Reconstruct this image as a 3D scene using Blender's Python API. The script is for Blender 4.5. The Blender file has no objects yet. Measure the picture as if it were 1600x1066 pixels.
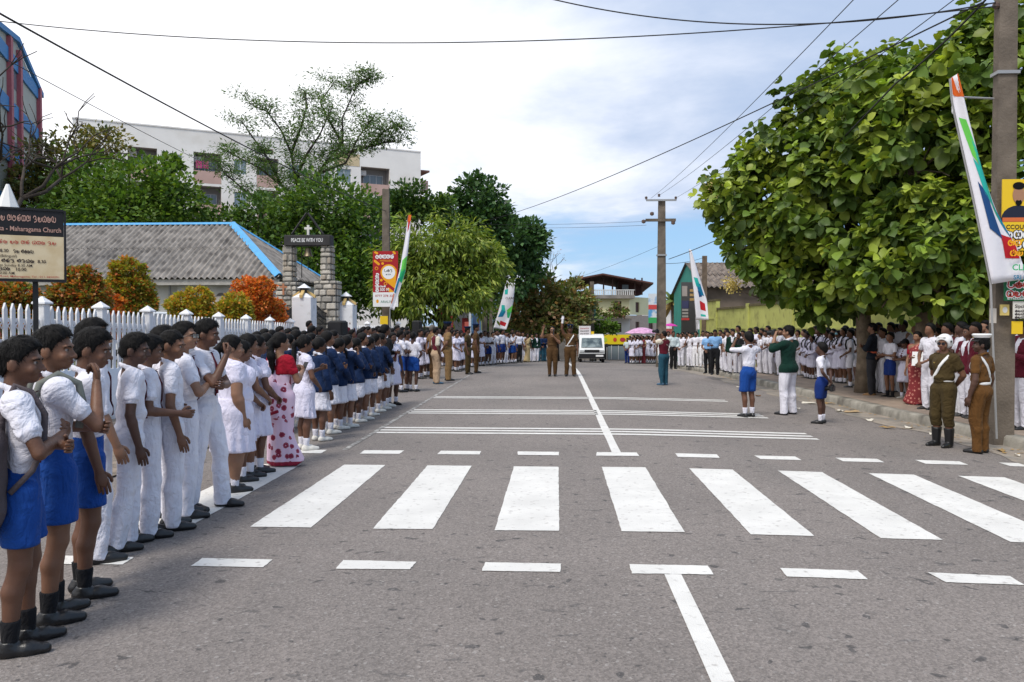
import bpy, bmesh, math, random
import numpy as np
from mathutils import Vector, Matrix, Euler
# ------------------------------------------------------------------ camera, sky, sun, exposure
scene = bpy.context.scene
COL = scene.collection
R = math.radians
CAMH, F_PX, VPX, HZY = 1.70, 1290.0, 869.0, 505.0
YAW = math.atan2(VPX - 800, F_PX)
PITCH = math.atan2(533 - HZY, F_PX)
cam_data = bpy.data.cameras.new("camera")
cam_data.sensor_width = 36.0
cam_data.lens = F_PX / 1600.0 * 36.0
cam_data.clip_start = 0.05
cam_data.clip_end = 3000.0
cam = bpy.data.objects.new("camera", cam_data)
COL.objects.link(cam)
cam.location = (0, 0, CAMH)
cam.rotation_euler = (math.pi / 2 - PITCH, 0, YAW)
scene.camera = cam
SUN_EL, SUN_AZ = 57.0, 205.0      # azimuth clockwise from +Y (the road's direction)
world = bpy.data.worlds.new("World")
scene.world = world
world.use_nodes = True
wn, wl = world.node_tree.nodes, world.node_tree.links
wn.clear()
w_out = wn.new("ShaderNodeOutputWorld")
w_bg = wn.new("ShaderNodeBackground")
w_bg.inputs["Strength"].default_value = 0.10
w_sky = wn.new("ShaderNodeTexSky")
w_sky.sky_type = 'NISHITA'
w_sky.sun_disc = False
w_sky.sun_elevation = R(SUN_EL)
w_sky.sun_rotation = R(SUN_AZ)
w_sky.air_density = 1.0
w_sky.dust_density = 0.4
w_sky.ozone_density = 1.6
w_tc = wn.new("ShaderNodeTexCoord")
def wnode(t, **kw):
 n = wn.new(t)
 for k, v in kw.items():
  setattr(n, k, v)
 return n
def wmath(op, a, b=None, c=None, clamp=False):
 n = wn.new("ShaderNodeMath")
 n.operation = op
 n.use_clamp = clamp
 for i, x in enumerate((a, b, c)):
  if x is None:
   continue
  if isinstance(x, (int, float)):
   n.inputs[i].default_value = x
  else:
   wl.new(x, n.inputs[i])
 return n.outputs[0]
w_sep = wn.new("ShaderNodeSeparateXYZ")
wl.new(w_tc.outputs["Generated"], w_sep.inputs[0])
# clouds lie on a flat layer: project the direction onto a plane overhead
w_h = wmath('ADD', wmath('MAXIMUM', w_sep.outputs[2], 0.0), 0.16)
w_cx = wmath('DIVIDE', w_sep.outputs[0], w_h)
w_cy = wmath('DIVIDE', w_sep.outputs[1], w_h)
w_cmb = wn.new("ShaderNodeCombineXYZ")
wl.new(w_cx, w_cmb.inputs[0])
wl.new(w_cy, w_cmb.inputs[1])
def wnoise(scale, detail, rough, off, dist=0.0):
 mp = wn.new("ShaderNodeMapping")
 mp.inputs["Location"].default_value = off
 wl.new(w_cmb.outputs[0], mp.inputs[0])
 n = wn.new("ShaderNodeTexNoise")
 n.inputs["Scale"].default_value = scale
 n.inputs["Detail"].default_value = detail
 n.inputs["Roughness"].default_value = rough
 n.inputs["Distortion"].default_value = dist
 wl.new(mp.outputs[0], n.inputs["Vector"])
 return n.outputs[0]
def wramp(x, lo, hi):
 n = wn.new("ShaderNodeMapRange")
 n.interpolation_type = 'SMOOTHSTEP'
 n.inputs[1].default_value = lo
 n.inputs[2].default_value = hi
 wl.new(x, n.inputs[0])
 return n.outputs[0]
def wmix(fac, a, b):
 n = wn.new("ShaderNodeMix")
 n.data_type = 'RGBA'
 if isinstance(fac, (int, float)):
  n.inputs[0].default_value = fac
 else:
  wl.new(fac, n.inputs[0])
 for s, x in ((6, a), (7, b)):
  if isinstance(x, tuple):
   n.inputs[s].default_value = (*x, 1)
  else:
   wl.new(x, n.inputs[s])
 return n.outputs[2]
n_big = wnoise(0.33, 3, 0.5, (2.3, 0.9, 0))
n_mid = wnoise(0.75, 7, 0.58, (4.1, 7.7, 0), 0.25)
n_thin = wnoise(1.9, 6, 0.6, (9.2, 3.3, 0), 0.3)
# the cloud deck is thick to the left and overhead and opens towards the horizon at the right
w_side = wmath('MULTIPLY', w_sep.outputs[0], 0.55)
w_low = wmath('MULTIPLY', wmath('SUBTRACT', 0.185, w_sep.outputs[2]), 1.2, clamp=True)
w_cov = wmath('SUBTRACT', wmath('ADD', wmath('MULTIPLY', n_mid, 0.62), wmath('MULTIPLY', n_big, 0.50)), wmath('ADD', wmath('MULTIPLY', w_side, 0.30), w_low))
CLOUD_MASK = wramp(w_cov, 0.33, 0.50)
CLOUD_SHADE = wramp(wmath('ADD', wmath('MULTIPLY', n_mid, 0.8), wmath('ADD', wmath('MULTIPLY', n_thin, 0.30), wmath('MULTIPLY', w_side, -1.5))), 0.36, 0.78)
cloud_col = wmix(CLOUD_SHADE, (3.7, 4.6, 6.3), (9.2, 9.25, 9.6))
sky_col = wmix(0.70, w_sky.outputs[0], (2.3, 4.3, 7.1))
wl.new(wmix(CLOUD_MASK, sky_col, cloud_col), w_bg.inputs["Color"])
wl.new(w_bg.outputs[0], w_out.inputs[0])
sun_data = bpy.data.lights.new("sun", 'SUN')
sun_data.energy = 2.0
sun_data.angle = R(16.0)
sun_data.color = (1.0, 0.95, 0.87)
sun = bpy.data.objects.new("sun", sun_data)
COL.objects.link(sun)
_sd = Vector((math.sin(R(SUN_AZ)) * math.cos(R(SUN_EL)), math.cos(R(SUN_AZ)) * math.cos(R(SUN_EL)), math.sin(R(SUN_EL))))
sun.rotation_euler = _sd.to_track_quat('Z', 'Y').to_euler()
sun.location = (0, -5, 30)
scene.view_settings.view_transform = 'Standard'
scene.view_settings.look = 'None'
scene.view_settings.exposure = 0.44
scene.view_settings.gamma = 1.0
scene.view_settings.use_curve_mapping = False
scene.cycles.max_bounces = 5
scene.cycles.transparent_max_bounces = 4
scene.cycles.use_denoising = True
# ------------------------------------------------------------------ ground shape and pixel <-> place
CROWN_X = 0.79
def gz(x, y):
 """height of the carriageway: falls off to the right of the crown and past the crest"""
 d = max(0.0, x - CROWN_X)
 z = -0.021 * (math.sqrt(d * d + 0.5) - 0.7071)
 e = min(max(0.0, y - 26.0), 54.0)
 z -= 0.036 * (math.sqrt(e * e + 20.0) - 4.4721)
 return z
_cm = Euler(cam.rotation_euler).to_matrix()
def ray(u, v):
 return (_cm @ Vector(((u - 800.0) / F_PX, -(v - 533.0) / F_PX, -1.0))).normalized()
def ground_at(u, v, up=0.0):
 """point of the ground seen at picture position u, v"""
 d = ray(u, v)
 lo, hi = 0.5, 400.0
 f = lambda t: CAMH + d.z * t - gz(d.x * t, d.y * t) - up
 if f(hi) > 0:
  return Vector((d.x * 60 / d.y, 60.0, gz(d.x * 60 / d.y, 60) + up))
 t = lo
 step = 0.25
 while f(t + step) > 0:
  t += step
  step *= 1.01
 lo, hi = t, t + step
 for _ in range(40):
  m = (lo + hi) / 2
  if f(m) > 0:
   lo = m
  else:
   hi = m
 return Vector((d.x * lo, d.y * lo, CAMH + d.z * lo))
def at(u, v, y):
 """world point at forward distance y seen at picture position u, v"""
 d = ray(u, v)
 t = y / d.y
 return Vector((d.x * t, y, CAMH + d.z * t))
# ------------------------------------------------------------------ materials
MATS = {}
def mat(name, col, rough=0.7, var=0.0, vscale=6.0, bump=0.0, bscale=40.0, metallic=0.0, spec=0.3, col2=None, cscale=4.0, translucent=0.0, detail=6, lo=0.4, hi=0.65):
 """principled material; col2 is mixed in by noise, var adds fine value variation"""
 if name in MATS:
  return MATS[name]
 m = bpy.data.materials.new(name)
 m.use_nodes = True
 nt = m.node_tree
 n, l = nt.nodes, nt.links
 b = n["Principled BSDF"]
 b.inputs["Roughness"].default_value = rough
 b.inputs["Metallic"].default_value = metallic
 b.inputs["Specular IOR Level"].default_value = spec
 b.inputs["Base Color"].default_value = (*col, 1)
 tc = n.new("ShaderNodeTexCoord")
 out = None
 if col2 is not None:
  t = n.new("ShaderNodeTexNoise")
  t.inputs["Scale"].default_value = cscale
  t.inputs["Detail"].default_value = detail
  l.new(tc.outputs["Object"], t.inputs["Vector"])
  r = n.new("ShaderNodeMapRange")
  r.inputs[1].default_value, r.inputs[2].default_value = lo, hi
  l.new(t.outputs[0], r.inputs[0])
  x = n.new("ShaderNodeMix")
  x.data_type = 'RGBA'
  x.inputs[6].default_value = (*col, 1)
  x.inputs[7].default_value = (*col2, 1)
  l.new(r.outputs[0], x.inputs[0])
  out = x.outputs[2]
 if var > 0:
  t = n.new("ShaderNodeTexNoise")
  t.inputs["Scale"].default_value = vscale
  t.inputs["Detail"].default_value = 5
  l.new(tc.outputs["Object"], t.inputs["Vector"])
  r = n.new("ShaderNodeMapRange")
  r.inputs[1].default_value, r.inputs[2].default_value = 0.3, 0.7
  r.inputs[3].default_value, r.inputs[4].default_value = 1 - var, 1 + var
  l.new(t.outputs[0], r.inputs[0])
  x = n.new("ShaderNodeMix")
  x.data_type = 'RGBA'
  x.blend_type = 'MULTIPLY'
  x.inputs[0].default_value = 1.0
  if out is None:
   x.inputs[6].default_value = (*col, 1)
  else:
   l.new(out, x.inputs[6])
  l.new(r.outputs[0], x.inputs[7])
  out = x.outputs[2]
 if out is not None:
  l.new(out, b.inputs["Base Color"])
 if bump > 0:
  t = n.new("ShaderNodeTexNoise")
  t.inputs["Scale"].default_value = bscale
  t.inputs["Detail"].default_value = 4
  l.new(tc.outputs["Object"], t.inputs["Vector"])
  bp = n.new("ShaderNodeBump")
  bp.inputs["Strength"].default_value = bump
  bp.inputs["Distance"].default_value = 0.02
  l.new(t.outputs[0], bp.inputs["Height"])
  l.new(bp.outputs[0], b.inputs["Normal"])
 if translucent > 0:
  tr = n.new("ShaderNodeBsdfTranslucent")
  if out is not None:
   l.new(out, tr.inputs[0])
  else:
   tr.inputs[0].default_value = (*col, 1)
  ms = n.new("ShaderNodeMixShader")
  ms.inputs[0].default_value = translucent
  l.new(b.outputs[0], ms.inputs[1])
  l.new(tr.outputs[0], ms.inputs[2])
  l.new(ms.outputs[0], n["Material Output"].inputs[0])
 MATS[name] = m
 return m
def leaf_mat(name, rough=0.5, translucent=0.25, spec=0.35):
 """colour comes from the leaf's own attribute"""
 m = bpy.data.materials.new(name)
 m.use_nodes = True
 n, l = m.node_tree.nodes, m.node_tree.links
 b = n["Principled BSDF"]
 a = n.new("ShaderNodeAttribute")
 a.attribute_name = "tint"
 l.new(a.outputs[0], b.inputs["Base Color"])
 b.inputs["Roughness"].default_value = rough
 b.inputs["Specular IOR Level"].default_value = spec
 tr = n.new("ShaderNodeBsdfTranslucent")
 g = n.new("ShaderNodeMix")
 g.data_type = 'RGBA'
 g.blend_type = 'MULTIPLY'
 g.inputs[0].default_value = 1
 g.inputs[7].default_value = (1.3, 1.35, 0.5, 1)
 l.new(a.outputs[0], g.inputs[6])
 l.new(g.outputs[2], tr.inputs[0])
 ms = n.new("ShaderNodeMixShader")
 ms.inputs[0].default_value = translucent
 l.new(b.outputs[0], ms.inputs[1])
 l.new(tr.outputs[0], ms.inputs[2])
 l.new(ms.outputs[0], n["Material Output"].inputs[0])
 MATS[name] = m
 return m
# ------------------------------------------------------------------ objects
def tag(o, label=None, category=None, group=None, kind=None):
 for k, v in (("label", label), ("category", category), ("group", group), ("kind", kind)):
  if v:
   o[k] = v
 return o
def empty(name, loc=(0, 0, 0), face=0.0, label=None, category=None, group=None):
 o = bpy.data.objects.new(name, None)
 COL.objects.link(o)
 o.location = loc
 o.rotation_euler = (0, 0, -R(face))
 o.empty_display_size = 0.1
 return tag(o, label, category, group)
def np_mesh(name, verts, faces, smooth=False):
 """faces: (n,4) or (n,3) array, or list of arrays/tuples"""
 me = bpy.data.meshes.new(name)
 verts = np.asarray(verts, dtype=np.float32).reshape(-1, 3)
 if isinstance(faces, np.ndarray) and faces.ndim == 2:
  k = faces.shape[1]
  nf = len(faces)
  me.vertices.add(len(verts))
  me.vertices.foreach_set("co", verts.ravel())
  me.loops.add(nf * k)
  me.loops.foreach_set("vertex_index", faces.astype(np.int32).ravel())
  me.polygons.add(nf)
  me.polygons.foreach_set("loop_start", np.arange(0, nf * k, k, dtype=np.int32))
  me.polygons.foreach_set("loop_total", np.full(nf, k, dtype=np.int32))
  me.update(calc_edges=True)
 else:
  me.from_pydata(verts.tolist(), [], [tuple(int(i) for i in f) for f in faces])
  me.update()
 if smooth:
  me.polygons.foreach_set("use_smooth", np.ones(len(me.polygons), dtype=bool))
 return me
def link(name, me, m=None, parent=None, loc=None):
 o = bpy.data.objects.new(name, me)
 COL.objects.link(o)
 if m is not None:
  ms = m if isinstance(m, (list, tuple)) else [m]
  if len(me.materials) == 0:
   for x in ms:
    me.materials.append(x)
 if parent is not None:
  o.parent = parent
 if loc is not None:
  o.location = loc
 return o
def copy_tree(o, parent=None):
 c = o.copy()
 COL.objects.link(c)
 c.parent = parent
 for ch in list(o.children):
  copy_tree(ch, c)
 return c
class MB:
 """collects shapes for ONE mesh object"""
 def __init__(self):
  self.v, self.f, self.mi, self.cur = [], [], [], 0
 def add(self, vs, fs):
  b = len(self.v)
  self.v += [tuple(x) for x in vs]
  self.f += [tuple(i + b for i in f) for f in fs]
  self.mi += [self.cur] * len(fs)
  return self
 def box(self, lo, hi, M=None):
  x0, y0, z0 = lo
  x1, y1, z1 = hi
  vs = [(x0, y0, z0), (x1, y0, z0), (x1, y1, z0), (x0, y1, z0), (x0, y0, z1), (x1, y0, z1), (x1, y1, z1), (x0, y1, z1)]
  if M is not None:
   vs = [M @ Vector(p) for p in vs]
  return self.add(vs, [(0, 3, 2, 1), (4, 5, 6, 7), (0, 1, 5, 4), (1, 2, 6, 5), (2, 3, 7, 6), (3, 0, 4, 7)])
 def cbox(self, c, s, M=None):
  return self.box([c[i] - s[i] / 2 for i in range(3)], [c[i] + s[i] / 2 for i in range(3)], M)
 def bbox(self, lo, hi, b=0.01, M=None):
  """box with chamfered vertical and horizontal edges"""
  x0, y0, z0 = lo
  x1, y1, z1 = hi
  rings = []
  for z, k in ((z0, b), (z0 + b, 0), (z1 - b, 0), (z1, b)):
   a0, a1, c0, c1 = x0 + k, x1 - k, y0 + k, y1 - k
   rings.append([(a0 + b, c0, z), (a1 - b, c0, z), (a1, c0 + b, z), (a1, c1 - b, z), (a1 - b, c1, z), (a0 + b, c1, z), (a0, c1 - b, z), (a0, c0 + b, z)])
  vs = [p for r in rings for p in r]
  if M is not None:
   vs = [M @ Vector(p) for p in vs]
  fs = [tuple(range(7, -1, -1)), tuple(range(24, 32))]
  for k in range(3):
   for i in range(8):
    fs.append((k * 8 + i, k * 8 + (i + 1) % 8, k * 8 + 8 + (i + 1) % 8, k * 8 + 8 + i))
  return self.add(vs, fs)
 def tube(self, pts, rad, n=8, cap=True):
  """swept tube through points; rad a number or one per point"""
  pts = [Vector(p) for p in pts]
  k = len(pts)
  rad = [rad] * k if isinstance(rad, (int, float)) else rad
  vs = []
  ref = None
  for i, p in enumerate(pts):
   t = (pts[min(i + 1, k - 1)] - pts[max(i - 1, 0)])
   if t.length < 1e-9:
    t = Vector((0, 0, 1))
   t.normalize()
   if ref is None:
    ref = Vector((1, 0, 0)) if abs(t.x) < 0.8 else Vector((0, 1, 0))
   a = (ref - t * ref.dot(t)).normalized()
   ref = a
   b = t.cross(a)
   for j in range(n):
    th = 2 * math.pi * j / n
    vs.append(p + (a * math.cos(th) + b * math.sin(th)) * rad[i])
  fs = []
  for i in range(k - 1):
   for j in range(n):
    fs.append((i * n + j, i * n + (j + 1) % n, (i + 1) * n + (j + 1) % n, (i + 1) * n + j))
  if cap:
   fs.append(tuple(range(n - 1, -1, -1)))
   fs.append(tuple(range((k - 1) * n, k * n)))
  return self.add(vs, fs)
 def lathe(self, prof, n=16, c=(0, 0, 0), M=None):
  """profile of (radius, z) turned about the vertical through c"""
  vs = []
  for r, z in prof:
   for j in range(n):
    th = 2 * math.pi * j / n
    p = Vector((c[0] + r * math.cos(th), c[1] + r * math.sin(th), c[2] + z))
    vs.append(M @ p if M is not None else p)
  fs = []
  for i in range(len(prof) - 1):
   for j in range(n):
    fs.append((i * n + j, i * n + (j + 1) % n, (i + 1) * n + (j + 1) % n, (i + 1) * n + j))
  fs.append(tuple(range(n - 1, -1, -1)))
  fs.append(tuple(range((len(prof) - 1) * n, len(prof) * n)))
  return self.add(vs, fs)
 def prism(self, poly, axis_from, axis_to, M=None):
  """polygon (list of 3D points) extruded by the vector axis_to - axis_from"""
  d = Vector(axis_to) - Vector(axis_from)
  n = len(poly)
  vs = [Vector(p) for p in poly] + [Vector(p) + d for p in poly]
  if M is not None:
   vs = [M @ p for p in vs]
  fs = [tuple(range(n - 1, -1, -1)), tuple(range(n, 2 * n))]
  for i in range(n):
   fs.append((i, (i + 1) % n, n + (i + 1) % n, n + i))
  return self.add(vs, fs)
 def mesh(self, name, smooth=False):
  me = bpy.data.meshes.new(name)
  me.from_pydata([tuple(p) for p in self.v], [], self.f)
  if any(self.mi):
   me.polygons.foreach_set("material_index", self.mi)
  if smooth:
   me.polygons.foreach_set("use_smooth", [True] * len(self.f))
  bm = bmesh.new()
  bm.from_mesh(me)
  bmesh.ops.recalc_face_normals(bm, faces=bm.faces)
  bm.to_mesh(me)
  bm.free()
  me.update()
  return me
 def build(self, name, m=None, parent=None, loc=None, smooth=False):
  return link(name, self.mesh(name, smooth), m, parent, loc)
def smooth_by_angle(o, deg=40):
 me = o.data
 bm = bmesh.new()
 bm.from_mesh(me)
 for f in bm.faces:
  f.smooth = True
 for e in bm.edges:
  if len(e.link_faces) == 2 and e.calc_face_angle(0) > R(deg):
   e.smooth = False
 bm.to_mesh(me)
 bm.free()
 return o
# flat lettering -----------------------------------------------------------------
def text_mesh(s, size=1.0, bold=0.0, align='LEFT', width=None):
 """lettering as a flat mesh in the XZ plane facing -Y, left/centre at the origin"""
 cu = bpy.data.curves.new("lettering", 'FONT')
 cu.body = s
 cu.size = size
 cu.align_x = align
 cu.offset = bold * size
 cu.resolution_u = 3
 o = bpy.data.objects.new("lettering", cu)
 COL.objects.link(o)
 bpy.context.view_layer.update()
 dg = bpy.context.evaluated_depsgraph_get()
 me = bpy.data.meshes.new_from_object(o.evaluated_get(dg))
 bpy.data.objects.remove(o)
 bpy.data.curves.remove(cu)
 co = np.zeros(len(me.vertices) * 3, dtype=np.float32)
 me.vertices.foreach_get("co", co)
 co = co.reshape(-1, 3)
 if width is not None and len(co):
  w = co[:, 0].max() - co[:, 0].min()
  if w > 0:
   co[:, 0] *= width / w
 co = np.stack([co[:, 0], np.zeros(len(co)), co[:, 1]], 1)
 me.vertices.foreach_set("co", co.astype(np.float32).ravel())
 me.materials.clear()
 me.update()
 return me
# Sinhala letters drawn as strokes in a unit box (x right, y up): the bundled fonts have none
def _arc(cx, cy, rx, ry, a0, a1, n=9):
 return [(cx + rx * math.cos(R(a0 + (a1 - a0) * i / n)), cy + ry * math.sin(R(a0 + (a1 - a0) * i / n))) for i in range(n + 1)]
SINH = {
 'ma': [_arc(.35, .45, .33, .42, 60, 330), _arc(.55, .6, .14, .14, 0, 360), [(.64, .25), (.86, .1), (.9, .6), (.86, .9)]],
 'ha': [_arc(.45, .4, .4, .4, 150, 420), _arc(.38, .62, .16, .16, -90, 200)],
 'ra': [_arc(.45, .42, .36, .4, 70, 400), _arc(.4, .42, .12, .14, 0, 360), [(.5, .8), (.62, .98), (.8, .95)]],
 'ga': [_arc(.3, .45, .27, .42, 20, 340), _arc(.72, .45, .22, .42, 150, -190), ],
 'la': [_arc(.48, .4, .42, .38, 200, -60), _arc(.36, .34, .16, .2, 0, 360), _arc(.7, .8, .16, .14, -60, 200)],
 'sa': [_arc(.3, .4, .26, .38, 90, 380), _arc(.72, .4, .24, .38, 180, 470), [(.45, .75), (.58, .95), (.72, .78)]],
 'ka': [_arc(.5, .36, .44, .34, 180, 360), _arc(.28, .46, .17, .2, 0, 360), _arc(.72, .46, .17, .2, 0, 360), [(.5, .46), (.5, .86), (.66, .92)]],
 'ya': [_arc(.25, .5, .22, .4, 60, 320), _arc(.66, .42, .3, .4, 190, 420), [(.44, .4), (.5, .8)]],
 'va': [_arc(.48, .4, .42, .4, 120, 400), _arc(.36, .44, .14, .17, 0, 360)],
 'da': [_arc(.4, .62, .3, .26, -90, 200), _arc(.5, .2, .3, .22, 100, -90), [(.5, .0), (.3, -.12)]],
 'na': [_arc(.45, .42, .4, .42, 100, 395), _arc(.5, .45, .15, .17, 40, 380)],
 'pa': [_arc(.5, .36, .44, .36, 150, 390), [(.12, .5), (.1, .9), (.3, .85)]],
}
SKEY = list(SINH)
def sinhala_mesh(seq, size, stroke=0.13, width=None):
 """strokes of the letters named in seq (a blank string is a space) as a flat mesh in the XZ plane"""
 mb = MB()
 x = 0.0
 for k in seq:
  if not k:
   x += 0.45
   continue
  for poly in SINH[k]:
   n = len(poly)
   L, Rr = [], []
   for i in range(n):
    a, b = poly[max(i - 1, 0)], poly[min(i + 1, n - 1)]
    dx, dy = b[0] - a[0], b[1] - a[1]
    d = math.hypot(dx, dy) or 1
    ox, oy = -dy / d * stroke / 2, dx / d * stroke / 2
    L.append(((x + poly[i][0] + ox) * size, 0, (poly[i][1] + oy) * size))
    Rr.append(((x + poly[i][0] - ox) * size, 0, (poly[i][1] - oy) * size))
   mb.add(L + Rr, [(i, i + 1, n + i + 1, n + i) for i in range(n - 1)])
  x += 1.08
 if width:
  s = width / (x * size)
  mb.v = [(p[0] * s, p[1], p[2]) for p in mb.v]
 me = bpy.data.meshes.new("lettering")
 me.from_pydata(mb.v, [], mb.f)
 return me
def orient(origin, right, up=(0, 0, 1)):
 """matrix whose X axis is right, Z axis is up, Y points into the surface"""
 r = Vector(right).normalized()
 u = Vector(up)
 u = (u - r * u.dot(r)).normalized()
 y = u.cross(r)
 M = Matrix(((r.x, y.x, u.x, origin[0]), (r.y, y.y, u.y, origin[1]), (r.z, y.z, u.z, origin[2]), (0, 0, 0, 1)))
 return M
def place(o, M, parent=None):
 """put an object at matrix M (in the parent's space when it has one)"""
 if parent is not None:
  o.parent = parent
 o.matrix_local = M
 return o
# ------------------------------------------------------------------ smooth body surfaces from distance fields
def smin(a, b, k):
 if k <= 0:
  return np.minimum(a, b)
 h = np.clip(0.5 + 0.5 * (b - a) / k, 0, 1)
 return b + (a - b) * h - k * h * (1 - h)
class Field:
 def __init__(self, lo, hi, h, zfine=None):
  self.h = h
  self.xs = np.arange(lo[0], hi[0] + h, h, dtype=np.float32)
  self.ys = np.arange(lo[1], hi[1] + h, h, dtype=np.float32)
  if zfine is None:
   self.zs = np.arange(lo[2], hi[2] + h, h, dtype=np.float32)
  else:
   z0, hf = zfine
   self.zs = np.concatenate([np.arange(lo[2], z0, h), np.arange(z0, hi[2] + hf, hf)]).astype(np.float32)
  self.v = np.full((len(self.xs), len(self.ys), len(self.zs)), 0.5, dtype=np.float32)
 def win(self, lo, hi):
  sl = []
  for a, l, h in ((self.xs, lo[0], hi[0]), (self.ys, lo[1], hi[1]), (self.zs, lo[2], hi[2])):
   i, j = np.searchsorted(a, l), np.searchsorted(a, h)
   sl.append(slice(max(i - 1, 0), min(j + 1, len(a))))
  return tuple(sl)
 def grid(self, sl):
  return (self.xs[sl[0]][:, None, None], self.ys[sl[1]][None, :, None], self.zs[sl[2]][None, None, :])
 def put(self, fn, lo, hi, k, op='u'):
  m = 0.04 + k + self.h * 1.5
  sl = self.win([a - m for a in lo], [a + m for a in hi])
  if any(s.stop - s.start < 1 for s in sl):
   return self
  X, Y, Z = self.grid(sl)
  d = fn(X, Y, Z)
  if op == 'u':
   self.v[sl] = smin(self.v[sl], d, k)
  elif op == 's':
   self.v[sl] = -smin(-self.v[sl], d, k)
  return self
 def cone(self, a, b, r1, r2, k=0.01, flat=1.0, off=0.0, op='u', ends=None, fx=1.0):
  """round cone between two points; flat squeezes front to back, ends gives flat cut ends"""
  a, b = np.array(a, dtype=np.float32), np.array(b, dtype=np.float32)
  r1, r2 = r1 + off, r2 + off
  fl = flat
  s = np.array([1 / fx, 1 / fl, 1.0], dtype=np.float32)
  a2, b2 = a * s, b * s
  ba = b2 - a2
  L2 = float(ba @ ba) + 1e-12
  L = math.sqrt(L2)
  def fn(X, Y, Z):
   px, py, pz = X * s[0] - a2[0], Y * s[1] - a2[1], Z - a2[2]
   t = (px * ba[0] + py * ba[1] + pz * ba[2]) / L2
   tc = np.clip(t, 0, 1)
   d = np.sqrt((px - tc * ba[0]) ** 2 + (py - tc * ba[1]) ** 2 + (pz - tc * ba[2]) ** 2) - (r1 + (r2 - r1) * tc)
   d = d * min(1.0, fl * 1.15, fx * 1.15)
   if ends:
    if ends[1]:
     d = np.maximum(d, (t - 1) * L)
    if ends[0]:
     d = np.maximum(d, -t * L)
   return d
  R_ = max(r1, r2)
  lo = [min(a[0], b[0]) - R_ * fx, min(a[1], b[1]) - R_ * fl, min(a[2], b[2]) - R_]
  hi = [max(a[0], b[0]) + R_ * fx, max(a[1], b[1]) + R_ * fl, max(a[2], b[2]) + R_]
  return self.put(fn, lo, hi, k, op)
 def ell(self, c, r, k=0.01, M=None, op='u', off=0.0):
  """ellipsoid, axes given by the columns of M (3x3) when set"""
  c = np.array(c, dtype=np.float32)
  r = np.array(r, dtype=np.float32) + off
  Mi = None if M is None else np.array(M, dtype=np.float32).T
  def fn(X, Y, Z):
   px, py, pz = X - c[0], Y - c[1], Z - c[2]
   if Mi is not None:
    px, py, pz = (Mi[0, 0] * px + Mi[0, 1] * py + Mi[0, 2] * pz, Mi[1, 0] * px + Mi[1, 1] * py + Mi[1, 2] * pz, Mi[2, 0] * px + Mi[2, 1] * py + Mi[2, 2] * pz)
   q = np.sqrt((px / r[0]) ** 2 + (py / r[1]) ** 2 + (pz / r[2]) ** 2)
   return (q - 1) * float(r.min())
  m = float(r.max()) if M is not None else None
  lo = c - (m if m else r)
  hi = c + (m if m else r)
  return self.put(fn, lo, hi, k, op)
 def cut(self, fn):
  X, Y, Z = self.grid((slice(None),) * 3)
  self.v = np.maximum(self.v, fn(X, Y, Z))
  return self
 def sample(self, xs, ys, zs):
  """this field's values on another axis-aligned grid"""
  v = self.v
  for ax, (src, dst) in enumerate(((self.xs, xs), (self.ys, ys), (self.zs, zs))):
   g = np.interp(dst, src, np.arange(len(src)))
   i = np.clip(g.astype(int), 0, len(src) - 2)
   w = (g - i).astype(np.float32)
   sh = [1, 1, 1]
   sh[ax] = len(dst)
   w = w.reshape(sh)
   v = np.take(v, i, ax) * (1 - w) + np.take(v, i + 1, ax) * w
  return v
 def cover(self, other, off, grow):
  """let this cloth grow (by at most grow) so that it covers what is underneath"""
  b = other.sample(self.xs, self.ys, self.zs)
  self.v = np.minimum(self.v, np.maximum(b - off, self.v - grow))
  return self
 def front(self, x, z, s=1):
  """y of the foremost (s=1) or rearmost (s=-1) surface at x, z"""
  i = int(np.clip(np.searchsorted(self.xs, x), 0, len(self.xs) - 1))
  k = int(np.clip(np.searchsorted(self.zs, z), 0, len(self.zs) - 1))
  ins = np.nonzero(self.v[i, :, k] < 0)[0]
  if len(ins) == 0:
   return None
  return float(self.ys[ins[-1] if s > 0 else ins[0]]) + s * self.h * .5
 def rough(self, amp, freq, seed):
  rs = np.random.RandomState(seed)
  X, Y, Z = self.grid((slice(None),) * 3)
  for i in range(3):
   a, b = rs.randn(3), rs.randn(3)
   a, b = a / np.linalg.norm(a), b / np.linalg.norm(b)
   f = freq * (0.7 + 0.5 * i)
   ph = rs.rand(2) * 6
   self.v = self.v + (amp / (1 + 0.6 * i)) * np.sin(f * (a[0] * X + a[1] * Y + a[2] * Z) + ph[0] + 1.7 * np.sin(0.6 * f * (b[0] * X + b[1] * Y + b[2] * Z) + ph[1]))
  self.v = self.v.astype(np.float32)
  return self
 def nets(self):
  """surface-net quads of the zero level"""
  v = self.v
  v[0], v[-1] = 1, 1
  v[:, 0], v[:, -1] = 1, 1
  v[:, :, 0], v[:, :, -1] = 1, 1
  s = v < 0
  c = s[:-1, :-1, :-1].astype(np.int8)
  tot = np.zeros_like(c)
  for dx in (0, 1):
   for dy in (0, 1):
    for dz in (0, 1):
     tot += s[dx:dx + c.shape[0], dy:dy + c.shape[1], dz:dz + c.shape[2]]
  act = (tot > 0) & (tot < 8)
  idx = np.argwhere(act)
  n = len(idx)
  if n == 0:
   return np.zeros((0, 3)), np.zeros((0, 4), dtype=np.int32)
  gid = np.full(act.shape, -1, dtype=np.int32)
  gid[act] = np.arange(n)
  i, j, k = idx.T
  cv = {}
  for dx in (0, 1):
   for dy in (0, 1):
    for dz in (0, 1):
     cv[dx, dy, dz] = v[i + dx, j + dy, k + dz]
  pos = np.zeros((n, 3))
  cnt = np.zeros(n)
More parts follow.
